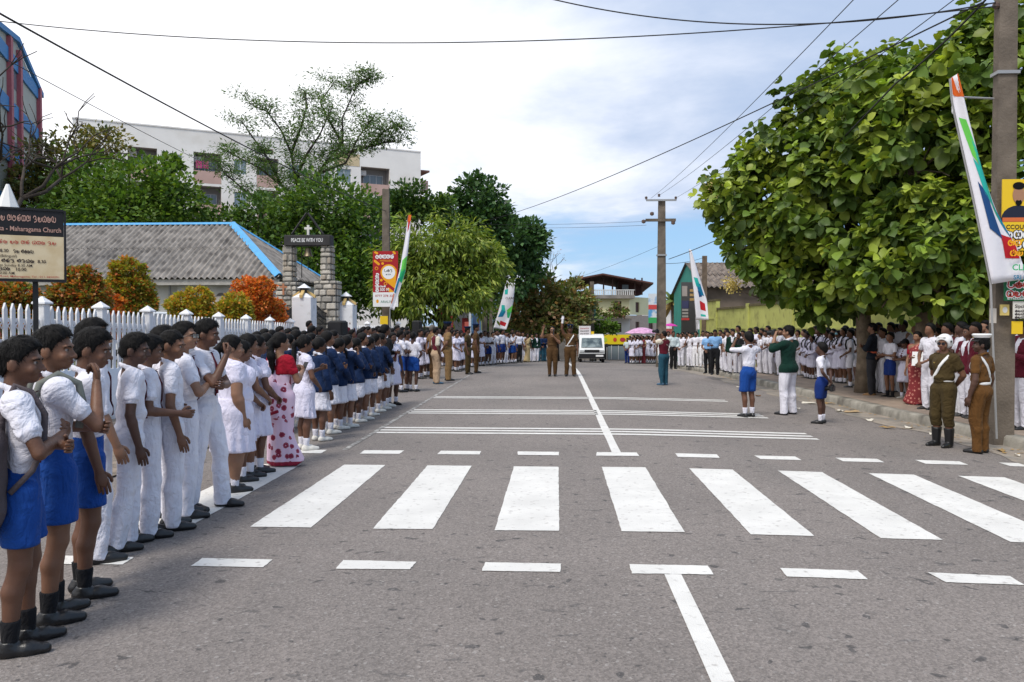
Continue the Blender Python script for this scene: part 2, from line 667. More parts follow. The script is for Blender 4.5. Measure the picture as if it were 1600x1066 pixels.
  for a in cv:
   for ax in range(3):
    if a[ax] == 0:
     b = list(a)
     b[ax] = 1
     b = tuple(b)
     v0, v1 = cv[a], cv[b]
     cr = (v0 < 0) != (v1 < 0)
     t = np.where(cr, v0 / np.where(cr, v0 - v1, 1), 0)
     p = np.array(a, dtype=float)[None, :].repeat(n, 0)
     p[:, ax] = t
     pos += p * cr[:, None]
     cnt += cr
  pos /= cnt[:, None]
  g = idx + pos
  P = np.stack([np.interp(g[:, q], np.arange(len(a)), a) for q, a in enumerate((self.xs, self.ys, self.zs))], 1)
  quads = []
  for ax in range(3):
   sl0 = [slice(None)] * 3
   sl1 = [slice(None)] * 3
   sl0[ax] = slice(0, -1)
   sl1[ax] = slice(1, None)
   s0, s1 = s[tuple(sl0)], s[tuple(sl1)]
   e = np.argwhere(s0 != s1)
   inside = s0[tuple(e.T)]
   b, c2 = [q for q in range(3) if q != ax]
   ids = []
   for ob, oc in ((-1, -1), (0, -1), (0, 0), (-1, 0)):
    q = e.copy()
    q[:, b] += ob
    q[:, c2] += oc
    ids.append(gid[tuple(q.T)])
   Q = np.stack(ids, 1)
   flip = inside if ax != 1 else ~inside
   Q[~flip] = Q[~flip][:, ::-1]
   quads.append(Q)
  return P, np.concatenate(quads)
def tube_np(pts, rad, n=6):
 """verts and quads of a capped hexagonal tube for fingers"""
 mb = MB()
 pts = [Vector(p) for p in pts]
 d0 = (pts[-1] - pts[-2]).normalized()
 pts2 = pts + [pts[-1] + d0 * rad[-1] * 0.75]
 mb.tube(pts2, list(rad) + [rad[-1] * 0.5], 6, cap=False)
 k = (len(pts2) - 1) * 6
 return np.array([tuple(p) for p in mb.v]), list(mb.f) + [(k, k + 1, k + 2, k + 3), (k, k + 3, k + 4, k + 5)]
# ------------------------------------------------------------------ people
SKINS = [(0.175, 0.084, 0.049), (0.128, 0.060, 0.036), (0.255, 0.135, 0.083), (0.080, 0.039, 0.026), (0.270, 0.140, 0.085)]
for _i, _c in enumerate(SKINS):
 mat(f"skin_{_i}", _c, 0.5, var=0.14, vscale=9, bump=0.12, bscale=70, spec=0.35)
 _b = MATS[f"skin_{_i}"].node_tree.nodes["Principled BSDF"]
 _b.inputs["Subsurface Weight"].default_value = .05
 _b.inputs["Subsurface Radius"].default_value = (.02, .008, .004)
def cloth_mat(name, col, rough=0.85, fold=0.62):
 """woven cloth: fold bump plus fine weave"""
 if name in MATS:
  return MATS[name]
 m = mat(name, col, rough, var=0.05, vscale=9, spec=0.15)
 n, l = m.node_tree.nodes, m.node_tree.links
 b = n["Principled BSDF"]
 tc = next(x for x in n if x.type == 'TEX_COORD')
 mp = n.new("ShaderNodeMapping")
 mp.inputs["Scale"].default_value = (1, 1, 1.5)
 l.new(tc.outputs["Object"], mp.inputs[0])
 t = n.new("ShaderNodeTexNoise")
 t.inputs["Scale"].default_value = 7.5
 t.inputs["Detail"].default_value = 2
 t.inputs["Distortion"].default_value = 1.6
 l.new(mp.outputs[0], t.inputs["Vector"])
 bp = n.new("ShaderNodeBump")
 bp.inputs["Strength"].default_value = fold
 bp.inputs["Distance"].default_value = 0.05
 s1 = n.new("ShaderNodeMath")
 s1.operation = 'SUBTRACT'
 s1.inputs[1].default_value = .5
 l.new(t.outputs[0], s1.inputs[0])
 s2 = n.new("ShaderNodeMath")
 s2.operation = 'ABSOLUTE'
 l.new(s1.outputs[0], s2.inputs[0])
 s3 = n.new("ShaderNodeMath")
 s3.operation = 'POWER'
 s3.inputs[1].default_value = .85
 l.new(s2.outputs[0], s3.inputs[0])
 t2 = n.new("ShaderNodeTexNoise")
 t2.inputs["Scale"].default_value = 6.5
 t2.inputs["Detail"].default_value = 3
 t2.inputs["Distortion"].default_value = 3.0
 mp2 = n.new("ShaderNodeMapping")
 mp2.inputs["Scale"].default_value = (1, 1, .6)
 mp2.inputs["Rotation"].default_value = (.5, .4, 0)
 l.new(tc.outputs["Object"], mp2.inputs[0])
 l.new(mp2.outputs[0], t2.inputs["Vector"])
 s4 = n.new("ShaderNodeMath")
 s4.operation = 'MULTIPLY_ADD'
 s4.inputs[1].default_value = .30
 l.new(s3.outputs[0], s4.inputs[0])
 l.new(t2.outputs[0], s4.inputs[2])
 l.new(s4.outputs[0], bp.inputs["Height"])
 l.new(bp.outputs[0], b.inputs["Normal"])
 b.inputs["Sheen Weight"].default_value = 0.03
 return m
CLOTH = {
 'white': (0.70, 0.69, 0.76), 'whiter': (0.77, 0.76, 0.79), 'lilac': (0.66, 0.64, 0.77), 'cream': (0.60, 0.55, 0.46),
 'blue': (0.011, 0.060, 0.27), 'bluedark': (0.010, 0.030, 0.155), 'navy': (0.007, 0.020, 0.064), 'green': (0.005, 0.028, 0.020),
 'maroon': (0.105, 0.010, 0.022), 'khaki': (0.42, 0.30, 0.20), 'tan': (0.22, 0.135, 0.060), 'brown': (0.082, 0.044, 0.018),
 'brown2': (0.110, 0.050, 0.014), 'olive': (0.055, 0.038, 0.014), 'black': (0.012, 0.012, 0.014), 'charcoal': (0.03, 0.03, 0.035), 'ink': (0.010, 0.013, 0.020), 'sky': (0.22, 0.42, 0.72),
 'pale': (0.50, 0.58, 0.60), 'jeans': (0.020, 0.075, 0.115), 'red': (0.30, 0.008, 0.022), 'pink': (0.55, 0.20, 0.32), 'beige': (0.38, 0.28, 0.15),
}
for _k, _c in CLOTH.items():
 cloth_mat("cloth_" + _k, _c)
HAIR = mat("hair", (0.0045, 0.0038, 0.0038), 0.55, var=0.3, vscale=30, bump=0.35, bscale=160, spec=0.16)
HAIRG = mat("hair_grey", (0.12, 0.11, 0.10), 0.6, var=0.3, vscale=30, bump=0.4, bscale=120)
SHOE_B = mat("shoe_black", (0.010, 0.010, 0.011), 0.34, var=0.2, bump=0.15, bscale=60, spec=0.5)
SHOE_W = mat("shoe_white", (0.62, 0.60, 0.55), 0.6, var=0.08, vscale=20, bump=0.2, bscale=60)
SHOE_T = mat("shoe_tan", (0.22, 0.12, 0.05), 0.6, var=0.1)
SHOE_N = mat("shoe_blue", (0.05, 0.11, 0.18), 0.6, var=0.1)
EYE_W = mat("eye_white", (0.30, 0.25, 0.22), 0.3, spec=0.3)
EYE_D = mat("eye_dark", (0.012, 0.007, 0.005), 0.15, spec=0.6)
LIP = mat("lip", (0.13, 0.042, 0.036), 0.5, spec=0.3)
METAL = mat("metal_dark", (0.02, 0.02, 0.022), 0.35, metallic=0.3, spec=0.5)
GOLD = mat("badge_metal", (0.5, 0.36, 0.12), 0.35, metallic=0.8)
WHITE_GLOSS = mat("white_gloss", (0.78, 0.78, 0.78), 0.3, spec=0.5)
WHITE_BELT = mat("white_webbing", (0.72, 0.72, 0.72), 0.55)
GLASS_D = mat("dark_lens", (0.008, 0.008, 0.01), 0.08, spec=0.7)
def arm_pose(name, s):
 p = {
  'hang': ((s * .138, -.022, .632), (s * .145, .020, .487), (-s, 0, 0), 16),
  'hangf': ((s * .140, .000, .632), (s * .138, .055, .492), (-s, 0, 0), 20),
  'crossed': ((s * .152, .050, .648), (-s * .050, .122, .668 + .012 * s), (0, -1, .1), 28),
  'chin': ((s * .118, .100, .668), (s * .030, .128, .806), (0, -1, 0), 62),
  'behind': ((s * .150, -.060, .645), (s * .030, -.108, .535), (0, 1, 0), 25),
  'front': ((s * .147, .012, .636), (s * .030, .125, .550), (0, -1, 0), 26),
  'hold': ((s * .142, .030, .640), (s * .050, .165, .700), (-s, -.2, 0), 40),
  'camera': ((s * .150, .105, .735), (s * .062, .130, .885), (-s, 0, 0), 50),
  'camwide': ((s * .205, .060, .790), (s * .095, .120, .895), (-s, 0, 0), 50),
  'raise': ((s * .165, .035, .930), (s * .150, .050, 1.085), (0, 1, 0), 5),
  'salute': ((s * .205, .035, .790), (s * .175, .075, .935), (-.2, .9, 0), 6),
  'mic': ((s * .140, .060, .665), (s * .030, .120, .790), (-s, -.3, 0), 55),
  'pocket': ((s * .172, -.030, .645), (s * .118, .040, .520), (-s, 0, 0), 40),
  'bent': ((s * .142, -.010, .635), (s * .100, .135, .615), (-s, 0, 0), 30),
  'book': ((s * .145, .010, .640), (s * .010, .128, .620), (0, -1, 0), 30),
  'wallet': ((s * .150, .000, .636), (s * .085, .125, .640), (0, -1, .3), 30),
  'tug': ((s * .135, .06, .665), (s * .025, .148, .770), (0, -1, 0), 55),
 }
 return p[name]
def rot_z(a):
 c, s_ = math.cos(a), math.sin(a)
 return np.array([[c, -s_, 0], [s_, c, 0], [0, 0, 1]])
def rot_x(a):
 c, s_ = math.cos(a), math.sin(a)
 return np.array([[1, 0, 0], [0, c, -s_], [0, s_, c]])
def build_person(name="person", H=1.6, arms=('hang', 'hang'), top='shirt', topc='white', bottom='trousers', botc='white', shoe='black', sock=None,
     hair='short', skin=0, fat=1.0, turn=0.0, nod=0.0, lean=0.0, sway=0.0, stance=(.052, .052), stride=(0.0, 0.0), h=0.02, fine=None, tie=None,
     belt=None, hs=1.0, seed=1, female=False, near=False, hem=None, hat=None, straps=None, glasses=False, toe=8, cross=False, badge=False, root=None, shirtc='white', moust=False, cuff=None, glove=None, sari=None):
 rs = np.random.RandomState(seed)
 S = lambda *p: np.array(p, dtype=np.float64) * H
 if root is None:
  root = empty(name)
 Rh = rot_z(-R(turn)) @ rot_x(R(nod))
 pivot = np.array((0, -.010, .872))
 def hp(*p):
  q = np.array(p)
  q = (q - pivot) * np.array((hs, hs, hs)) + pivot
  return (Rh @ (q - pivot) + pivot) * H
 def deform(P):
  P = P.copy()
  z = np.clip(P[:, 2] - 0.08 * H, 0, None)
  P[:, 1] += lean * z
  P[:, 0] += sway * z
  return P
 def done(field, pname, m, extra=None, rgh=None):
  if rgh:
   field.rough(*rgh)
  P, Q = field.nets()
  if extra:
   vs, fs = [P], [Q]
   n0 = len(P)
   for V, Fq in extra:
    vs.append(V)
    fs.append(np.array(Fq, dtype=np.int32) + n0)
    n0 += len(V)
   P, Q = np.concatenate(vs), np.concatenate(fs)
  o = link(pname, np_mesh(pname, deform(P), Q, True), m, root)
  return o
 fx = fat
 kk = 0.012 * H
 hipx = .050 * (0.9 + .1 * fat)
 legs = []
 for s, q, st in ((1, stance[1], stride[1]), (-1, stance[0], stride[0])):
  hip = (s * hipx, 0, .515)
  ank = (s * q, -.006 + st, .046)
  knee = (s * (hipx + q) / 2 + s * .004, .012 + st * .55, .285)
  legs.append((s, hip, knee, ank))
 def torso(f, off=0.0, k=kk):
  f.cone(S(0, -.004, .535), S(0, 0, .600), .080 * H * fx, .070 * H * fx, k, .72, off)
  f.cone(S(0, 0, .600), S(0, .002, .735), .069 * H * fx, (.086 if not female else .080) * H * fx, k, .68, off)
  sw = (.076 if female else (.080 if fat < 1 else .088))
  f.cone(S(-sw, -.006, .790), S(sw, -.006, .790), .040 * H, .040 * H, k, .92, off)
  if female:
   for s in (-1, 1):
    f.ell(S(s * .034 * fx, .048 * fx, .735), S(.034, .028, .034) * fx, k, off=off)
  f.ell(S(0, -.028, .520), S(.076 * fx, .052 * fx, .056), k, off=off)
  if fat > 1.2:
   f.ell(S(0, .030, .615), S(.115, .085, .095), k, off=off)
 arms_j = []
 for s, a in ((1, arms[1]), (-1, arms[0])):
  E, W, n, curl = arm_pose(a, s)
  sh = (s * (.100 if female else (.104 if fat < 1 else .110)), -.008, .792)
  arms_j.append((s, a, S(*sh), S(*E), S(*W), n, curl))
 af = 1 + (fat - 1) * .8
 allx = [abs(v) for _, _, _, E, W, _, _ in arms_j for v in (E[0], W[0])]
 bx = max(.22 * H, max(allx) + .09 * H) * max(1, fat * .9)
 zt = max(1.04 * H, max(W[2] for _, _, _, _, W, _, _ in arms_j) + .12 * H)
 by0, by1 = -.20 * H * fx, .25 * H * max(1, fx * .9)
 # ---- the body: one continuous surface
 f = Field((-bx, by0, -.01), (bx, by1, zt), h, (.84 * H, fine) if fine else None)
 torso(f)
 for s, hip, knee, ank in legs:
  f.cone(S(*hip), S(*knee), .060 * H * fx, .036 * H * af, kk)
  mid = (knee[0], (knee[1] * .6 + ank[1] * .4) - .010, .205)
  f.cone(S(*knee), S(*mid), .035 * H * af, .0345 * H * af, kk)
  f.cone(S(*mid), S(*ank), .034 * H * af, .0205 * H, kk)
  f.cone(S(ank[0], ank[1] - .015, .022), S(ank[0] + s * .012, ank[1] + .085, .018), .018 * H, .016 * H, kk)
 F_legs = Field.__new__(Field)
 F_legs.__dict__.update(f.__dict__)
 F_legs.v = f.v.copy()
 for s, an, sh, E, W, n, curl in arms_j:
  f.cone(sh, E, .031 * H * af, .0235 * H * af, kk)
 F_core = Field.__new__(Field)
 F_core.__dict__.update(f.__dict__)
 F_core.v = f.v.copy()
 fingers = []
 for s, an, sh, E, W, n, curl in arms_j:
  m1 = E + (W - E) * .25
  f.cone(E, m1, .0235 * H * af, .0245 * H * af, .006 * H)
  f.cone(m1, W, .0245 * H * af, .0155 * H, .006 * H)
  d = (W - E) / np.linalg.norm(W - E)
  n = np.array(n, dtype=float)
  n = n - d * (n @ d)
  n /= np.linalg.norm(n)
  t = np.cross(d, n) * (1 if an not in () else 1)
  # the thumb lies on the forward / upper side
  ref = np.array((0, 1.0, .6))
  if t @ ref < 0:
   t = -t
  Mh = np.stack([d, t, n], 1)
  f.ell(W + d * .030 * H, S(.036, .0225, .0125), .006 * H, Mh)
  hl = .9
  for q, (o, ln) in enumerate(((.017, .040), (.006, .045), (-.006, .042), (-.016, .033))):
   p = W + d * .052 * H + t * o * H
   pts = [p - d * .014 * H, p]
   a = R(curl * .6 + 4 * q)
   for seg, w in enumerate((.45, .32, .26)):
    dv = d * math.cos(a) + n * math.sin(a) + t * o * .8
    p = p + dv * ln * w * H * hl * 1.15
    pts.append(p)
    a += R(curl)
   r0 = .0060 * H
   fingers.append(tube_np(pts, [r0 * 1.05, r0, r0 * .97, r0 * .9, r0 * .78]))
  p = W + d * .014 * H + t * .014 * H
  dv = d * .62 + t * .62 + n * .35
  p1 = p + dv * .022 * H
  p2 = p1 + (d * .85 + t * .25 + n * .45) * .020 * H
  p3 = p2 + (d * .85 + t * .0 + n * .5) * .014 * H
  r0 = .0068 * H
  fingers.append(tube_np([p, p1, p2, p3], [r0 * 1.2, r0 * 1.05, r0, r0 * .85]))
 # neck and head
 f.cone(S(0, -.014, .800), hp(0, -.012, .892), (.037 if not female else .033) * H * (0.6 + .4 * fat), .031 * H * (0.7 + .3 * fat) * hs, kk)
 hk = .010 * H
 f.ell(hp(0, -.008, .943), S(.0440, .0555, .051) * hs, hk, Rh)
 f.ell(hp(0, .012, .912), S(.0385, .043, .046) * hs, hk, Rh)
 f.ell(hp(0, .034, .877), S(.021, .019, .015) * hs, hk, Rh)
 f.ell(hp(0, .049, .888), S(.0155, .0095, .010) * hs, .006 * H, Rh)
 f.ell(hp(0, .047, .938), S(.034, .009, .008) * hs, .008 * H, Rh)
 f.cone(hp(0, .053, .926), hp(0, .0665, .9055), .0052 * H, .0078 * H, .005 * H)
 for s in (-1, 1):
  f.ell(hp(s * .0095, .057, .9035), S(.006, .007, .005), .004 * H, Rh)
  f.ell(hp(s * .025, .040, .904), S(.014, .013, .014) * hs, .008 * H, Rh)
  f.ell(hp(s * .0455, -.008, .914), S(.0065, .0155, .021) * hs, .003 * H, Rh)
  f.ell(hp(s * .0185, .0575, .9255), S(.0115, .009, .0065) * hs, .005 * H, Rh, op='s')
 F_body = f
 if glove is not None:
  s, an, sh, E, W, n, curl = arms_j[glove]
  d = (W - E) / np.linalg.norm(W - E)
  g = Field(tuple(W - .14 * H), tuple(W + .16 * H), .011)
  g.cone(W - d * .05 * H, W + d * .02 * H, .0225 * H, .021 * H, .01, ends=(True, False))
  g.cone(W, W + d * .05 * H, .022 * H, .024 * H, .012)
  gl = fingers[:5] if glove == 0 else fingers[5:]
  g2 = []
  for V, Fq in gl:
   c = V.reshape(-1, 6, 3).mean(1, keepdims=True)
   g2.append((((V.reshape(-1, 6, 3) - c) * 1.35 + c).reshape(-1, 3), Fq))
  done(g, "glove", MATS["cloth_whiter"], g2)
 done(f, "body", MATS[f"skin_{skin}"], fingers)
 # ---- face details that can be seen close by
 if near:
  for s in (-1, 1):
   mb = MB()
   c = hp(s * .0180, .0432, .9255)
   r = .0078 * H
   mb.lathe([(r * math.sin(R(a)), -r * math.cos(R(a))) for a in range(8, 180, 23)], 10, c)
   mb.cur = 1
   g = hp(s * .0185, .0490, .9257)
   mb.lathe([(.0038 * H * math.sin(R(a)), -.0038 * H * math.cos(R(a))) for a in range(8, 180, 28)], 8, g)
   me = mb.mesh("eye", True)
   me.vertices.foreach_set("co", deform(np.array([v.co[:] for v in me.vertices])).ravel().astype(np.float32))
   link("eye", me, [EYE_W, EYE_D], root)
   mb = MB()
   pts = [hp(s * .0075, .0555, .9335), hp(s * .016, .0555, .9375), hp(s * .026, .0495, .9360), hp(s * .0315, .0420, .9320)]
   mb.tube(pts, [.0016 * H, .0024 * H, .0020 * H, .0010 * H], 5)
   me = mb.mesh("eyebrow", True)
   me.vertices.foreach_set("co", deform(np.array([v.co[:] for v in me.vertices])).ravel().astype(np.float32))
   link("eyebrow", me, HAIR, root)
  mb = MB()
  for zz, rr in ((.8905, .0030), (.8855, .0038)):
   mb.tube([hp(-.014, .0480, zz), hp(-.006, .0565, zz + .0006), hp(0, .0578, zz), hp(.006, .0565, zz + .0006), hp(.014, .0480, zz)], [.0008 * H, rr * H, rr * H, rr * H, .0008 * H], 6)
  me = mb.mesh("lips", True)
  me.vertices.foreach_set("co", deform(np.array([v.co[:] for v in me.vertices])).ravel().astype(np.float32))
  link("lips", me, LIP, root)
 if moust:
  mb = MB()
  mb.tube([hp(-.017, .050, .8935), hp(0, .060, .8975), hp(.017, .050, .8935)], [.002 * H, .005 * H, .002 * H], 6)
  link("moustache", mb.mesh("moustache", True), HAIR, root)
 # ---- hair
 hm = HAIRG if hair == 'grey' else HAIR
 hh = min(h, .012) if near else h
 if fine:
  hh = fine * 1.15
 cx = hp(0, -.02, .94)
 f = Field(tuple(cx - S(.09, .11, .26) * 1.0), tuple(cx + S(.09, .10, .085)), hh)
 k = .008 * H
 if hair in ('short', 'grey', 'crop'):
  th = .0022 if hair == 'crop' else .0036
  f.ell(hp(0, -.009, .9445), S(.0448, .0562, .0517) * hs, k, Rh, off=th * H)
  if hair != 'crop':
   f.ell(hp(.010 * (rs.rand() - .5), .002, .9640), S(.0395, .0500, .0395) * hs, k, Rh, off=th * .7 * H)
  f.ell(hp(0, -.024, .916), S(.0385, .0425, .0400) * hs, k, Rh, off=.002 * H)
  ln_ = ((-.07, -.045, -.022, .006, .020, .042, .07), (.868, .876, .902, .910, .944, .969, .976))
 else:
  f.ell(hp(0, -.009, .9445), S(.0468, .0580, .0530) * hs, k, Rh, off=.0055 * H)
  f.ell(hp(0, -.030, .925), S(.0430, .0400, .0420) * hs, k, Rh, off=.006 * H)
  ln_ = ((-.07, -.05, -.020, .010, .030, .048, .07), (.868, .872, .885, .900, .952, .972, .982))
 Ri = np.linalg.inv(Rh)
 def hairline(X, Y, Z):
  px, py, pz = X / H - pivot[0], Y / H - pivot[1], Z / H - pivot[2]
  y = (Ri[1, 0] * px + Ri[1, 1] * py + Ri[1, 2] * pz) / hs + pivot[1]
  z = (Ri[2, 0] * px + Ri[2, 1] * py + Ri[2, 2] * pz) / hs + pivot[2]
  x = np.abs(Ri[0, 0] * px + Ri[0, 1] * py + Ri[0, 2] * pz) / hs
  line = np.interp(y, *ln_) - .12 * np.clip(x - .02, 0, .03) * (y > .02)
  return (line - z) * H * .8
 f.cut(hairline)
 if hair == 'bun':
  f.ell(hp(0, -.078, .925), S(.030, .026, .028) * hs, k, Rh)
 elif hair == 'plaits':
  for s in (-1, 1):
   pts = [hp(s * .036, -.040, .905), hp(s * .046, -.052, .865), S(s * .055, -.050, .80), S(s * .058, -.052, .755)]
   for i in range(3):
    f.cone(pts[i], pts[i + 1], (.015 - .002 * i) * H, (.013 - .002 * i) * H, k)
 elif hair in ('pony', 'long'):
  pts = [hp(0, -.066, .935), hp(0, -.088, .905), S(0, -.092, .82), S(0, -.080, .735 if hair == 'pony' else .70)]
  w = 1.0 if hair == 'pony' else 1.7
  for i in range(3):
   f.cone(pts[i], pts[i + 1], (.019, .020, .024)[i] * H * w ** .5, (.020, .024, .010)[i] * H * w ** .5, k)
 strands = None
 if h < .021:
  f.rough(.0012 * H, 220 / H, seed)
  P0, Q0 = f.nets()
  fn_ = np.cross(P0[Q0[:, 1]] - P0[Q0[:, 0]], P0[Q0[:, 3]] - P0[Q0[:, 0]])
  vn = np.zeros_like(P0)
  for q in range(4):
   np.add.at(vn, Q0[:, q], fn_)
  vn /= np.linalg.norm(vn, axis=1, keepdims=True) + 1e-9
  crown = hp(.01, -.03, 1.0)
  ns = 2800 if h < .0125 else (1500 if h < .016 else 700)
  ii = rs.randint(0, len(P0), ns)
  p, nn = P0[ii] + rs.randn(ns, 3) * hh * .3, vn[ii]
  fl = p - crown
  fl -= nn * np.sum(fl * nn, 1, keepdims=True)
  fl /= np.linalg.norm(fl, axis=1, keepdims=True) + 1e-9
  fl += rs.randn(ns, 3) * (.22 if hair in ('short', 'crop', 'grey') else .10)
  ln = ((.010 if hair == 'crop' else .017) * (.6 + .8 * rs.rand(ns, 1))) * (1 if hair in ('short', 'crop', 'grey') else 1.5)
  sd = np.cross(fl, nn) * (.0016 if h < .012 else .0026)
  tip = p + fl * ln + nn * ln * (.14 if hair in ('short', 'crop', 'grey') else .06)
  V = np.stack([p - sd, p + sd, tip + sd * .3, tip - sd * .3], 1).reshape(-1, 3)
  strands = [(V, np.arange(4 * ns).reshape(-1, 4))]
 done(f, "hair", hm, strands)
 # ---- clothes
 wr = (.0032 * H, 30.0 / H, seed + 3) if h < .015 else (.0038 * H, 26.0 / H, seed + 3)
 F_bot = None
 bz0 = -.02
 if bottom in ('trousers', 'shorts'):
  end = (.016 if shoe != 'boot' else .185) if bottom == 'trousers' else (hem or .345)
  f = Field((-max(.17 * H * fx, (max(stance) + .09) * H), -.17 * H * fx - abs(min(stride)) * H * .8, (end - .03) * H), (max(.17 * H * fx, (max(stance) + .09) * H), .16 * H * fx + abs(max(stride)) * H, .64 * H), h)
  o = .0155 * H
  f.cone(S(0, -.004, .535), S(0, 0, .600), .080 * H * fx, .0695 * H * fx, kk, .72, o)
  f.ell(S(0, -.028, .520), S(.076 * fx, .052 * fx, .056), kk, off=o * .8)
  for s, hip, knee, ank in legs:
   hp_, kn, an_ = S(*hip), S(*knee), S(*ank)
   if bottom == 'shorts':
    t = (hip[2] - end) / (hip[2] - knee[2])
    e = hp_ + (kn - hp_) * t
    f.cone(hp_, e, .066 * H * fx, .0605 * H * af, .008 * H, ends=(False, True))
   else:
    f.cone(hp_, kn, .0640 * H * fx, .0450 * H * af, .006 * H)
    lo_ = np.array((an_[0], an_[1], end * H))
    f.cone(kn, lo_, .0450 * H * af, .0385 * H, .010 * H, ends=(False, True))
  f.rough(wr[0] * 1.15, wr[1] * .8, seed + 9)
  f.cover(F_legs, .0050 * H, .035 * H)
  f.cut(lambda X, Y, Z: Z - .603 * H)
  f.cut(lambda X, Y, Z: end * H - Z)
  F_bot = f
  done(f, bottom, MATS["cloth_" + botc])
 elif bottom in ('skirt', 'sari'):
  ze = (hem or .285) if bottom == 'skirt' else .012
  wide = (.128 if bottom == 'skirt' else .112) * (1 + (fat - 1) * .55)
  B = wide * 1.32 * H
  f = Field((-B, -B, ze * H - .04), (B, B, .64 * H), h)
  nple = 15 + seed % 5
  ph = rs.rand() * 6
  def skirt(X, Y, Z):
   t = np.clip((.61 * H - Z) / ((.61 - ze) * H), 0, 1)
   th = np.arctan2(Y, X)
   rw = (.078 * fx + (wide - .078 * fx) * t ** .75) * H
   hipb = .016 * H * np.exp(-((Z - .52 * H) / (.05 * H)) ** 2)
   ple = 1 + (.020 + .05 * t) * np.sin(nple * th + ph + .8 * np.sin(3 * th)) * t + .03 * t * np.sin(3 * th + ph * 2)
   r = np.sqrt(X * X + (Y / .80 + .006 * H) ** 2)
   d = (r - (rw + hipb) * ple) * .72
   return np.maximum(np.maximum(d, ze * H + .008 * H * np.sin(2 * th + ph) - Z), Z - .606 * H)
  f.put(skirt, (-B, -B, ze * H), (B, B, .61 * H), .001)
  if bottom == 'sari':
   f = Field((-.24 * H, -.24 * H, 0), (.24 * H, .24 * H, .88 * H), h)
   f.put(skirt, (-B, -B, ze * H), (B, B, .61 * H), .001)
   f.cone(S(.03, .0, .20), S(.085, .045, .012), .07 * H, .10 * H, .04 * H, .7, ends=(False, True))
   f.cone(S(0, 0, .60), S(0, 0, .67), .074 * H * fx, .070 * H * fx, .02 * H, .74)
   # the loose end over the left shoulder and down the back
   f.cone(S(-.082, .010, .835), S(-.070, -.070, .74), .030 * H, .040 * H, .012 * H, .5)
   f.cone(S(-.070, -.072, .74), S(-.015, -.088, .58), .040 * H, .062 * H, .012 * H, .45)
   f.cone(S(-.015, -.086, .58), S(.035, -.092, .36), .062 * H, .058 * H, .012 * H, .45, ends=(False, True))
   f.cone(S(-.080, .030, .825), S(.02, .075, .66), .030 * H, .050 * H, .012 * H, .5)
  f.rough(wr[0] * .7, wr[1] * .7, seed + 9)
  f.cover(F_legs, .006 * H, .03 * H)
  if bottom == 'skirt':
   f.cut(lambda X, Y, Z: Z - .606 * H)
  f.cut(lambda X, Y, Z: ze * H - .008 * H - Z)
  F_bot = f
  done(f, bottom, sari or MATS["cloth_" + botc])
 cap_sl = {'shirt': .60, 'dress': .52, 'vest': .55, 'blouse': .60}
 if top in ('shirt', 'dress', 'blouse'):
  o = .010 * H
  zlo = .575 if top != 'blouse' else .685
  f = Field((-bx, by0, zlo * H - .05), (bx, by1, .90 * H), h)
  torso(f, o)
  if top == 'shirt':
   f.ell(S(0, .002, .628), S(.082 * fx, .062 * fx, .030), .02 * H, off=.004 * H)
  for s, an, sh, E, W, n, curl in arms_j:
   e = cap_sl[top] if cuff is None else cuff
   if e <= 1.0:
    f.cone(sh + S(-s * .01, 0, .0), sh + (E - sh) * e, .0385 * H * af, .0370 * H * af, .010 * H, ends=(False, True))
   else:
    f.cone(sh, E, .040 * H * af, .032 * H * af, .008 * H)
    f.cone(E, E + (W - E) * (e - 1), .032 * H * af, .027 * H, .008 * H, ends=(False, True))
  f.rough(*wr)
  f.cover(F_core, .0050 * H, .016 * H)
  # neck hole and collar
  f.cut(lambda X, Y, Z: (Z - (.842 * H - .34 * Y)) * .9)
  ct = S(0, -.012, .838)
  def collar(X, Y, Z):
   zz = Z - ct[2] + .42 * (Y - ct[1])
   r = np.sqrt(X * X + (Y - ct[1]) ** 2) - .0415 * H
   return np.sqrt(r * r * 1.6 + zz * zz * .42) - .0085 * H
  if top != 'blouse':
   f.put(collar, ct - S(.06, .06, .04), ct + S(.06, .06, .03), .004 * H)
  if top == 'blouse':
   f.cut(lambda X, Y, Z: .030 * H - np.sqrt(X ** 2 * .8 + ((Z - .86 * H) * .55) ** 2) + np.clip(Y + .02 * H, 0, 1) * 2)
  f.cut(lambda X, Y, Z: (zlo * H + .0 * Z) - Z)
  F_top = f
  if top != 'dress':
   done(f, "blouse" if top == 'blouse' else "shirt", MATS["cloth_" + topc])
  else:
   done(f, "bodice", MATS["cloth_" + topc])
 if top in ('blazer', 'vest', 'jacket'):
  o = .015 * H
  zlo = .475 if top == 'blazer' else (.57 if top == 'vest' else .50)
  f = Field((-bx, by0, zlo * H - .05), (bx, by1, .90 * H), h)
  torso(f, o)
  if top == 'blazer':
   f.cone(S(0, .0, .60), S(0, 0, zlo), .082 * H * fx, .098 * H * fx, .02 * H, .72, ends=(False, True))
  for s, an, sh, E, W, n, curl in arms_j:
   if top == 'vest':
    continue
   f.cone(sh, E, .043 * H * af, .036 * H * af, .010 * H)
   f.cone(E, E + (W - E) * .90, .036 * H * af, .0275 * H, .008 * H, ends=(False, True))
  f.rough(*wr)
  if top == 'vest':
   for s, an, sh, E, W, n, curl in arms_j:
    f.cone(sh + S(s * .012, 0, .0), sh + (E - sh) * .6, .043 * H * af, .06 * H * af, .004 * H, op='s')
  else:
   f.cover(F_core, .0090 * H, .020 * H)
  if F_bot is not None and top != 'vest':
   f.cover(F_bot, .006 * H, .06 * H)
  f.cut(lambda X, Y, Z: (Z - (.838 * H - .30 * Y)) * .9)
  f.cut(lambda X, Y, Z: zlo * H - Z)
  zv = .66 if top != 'jacket' else .80
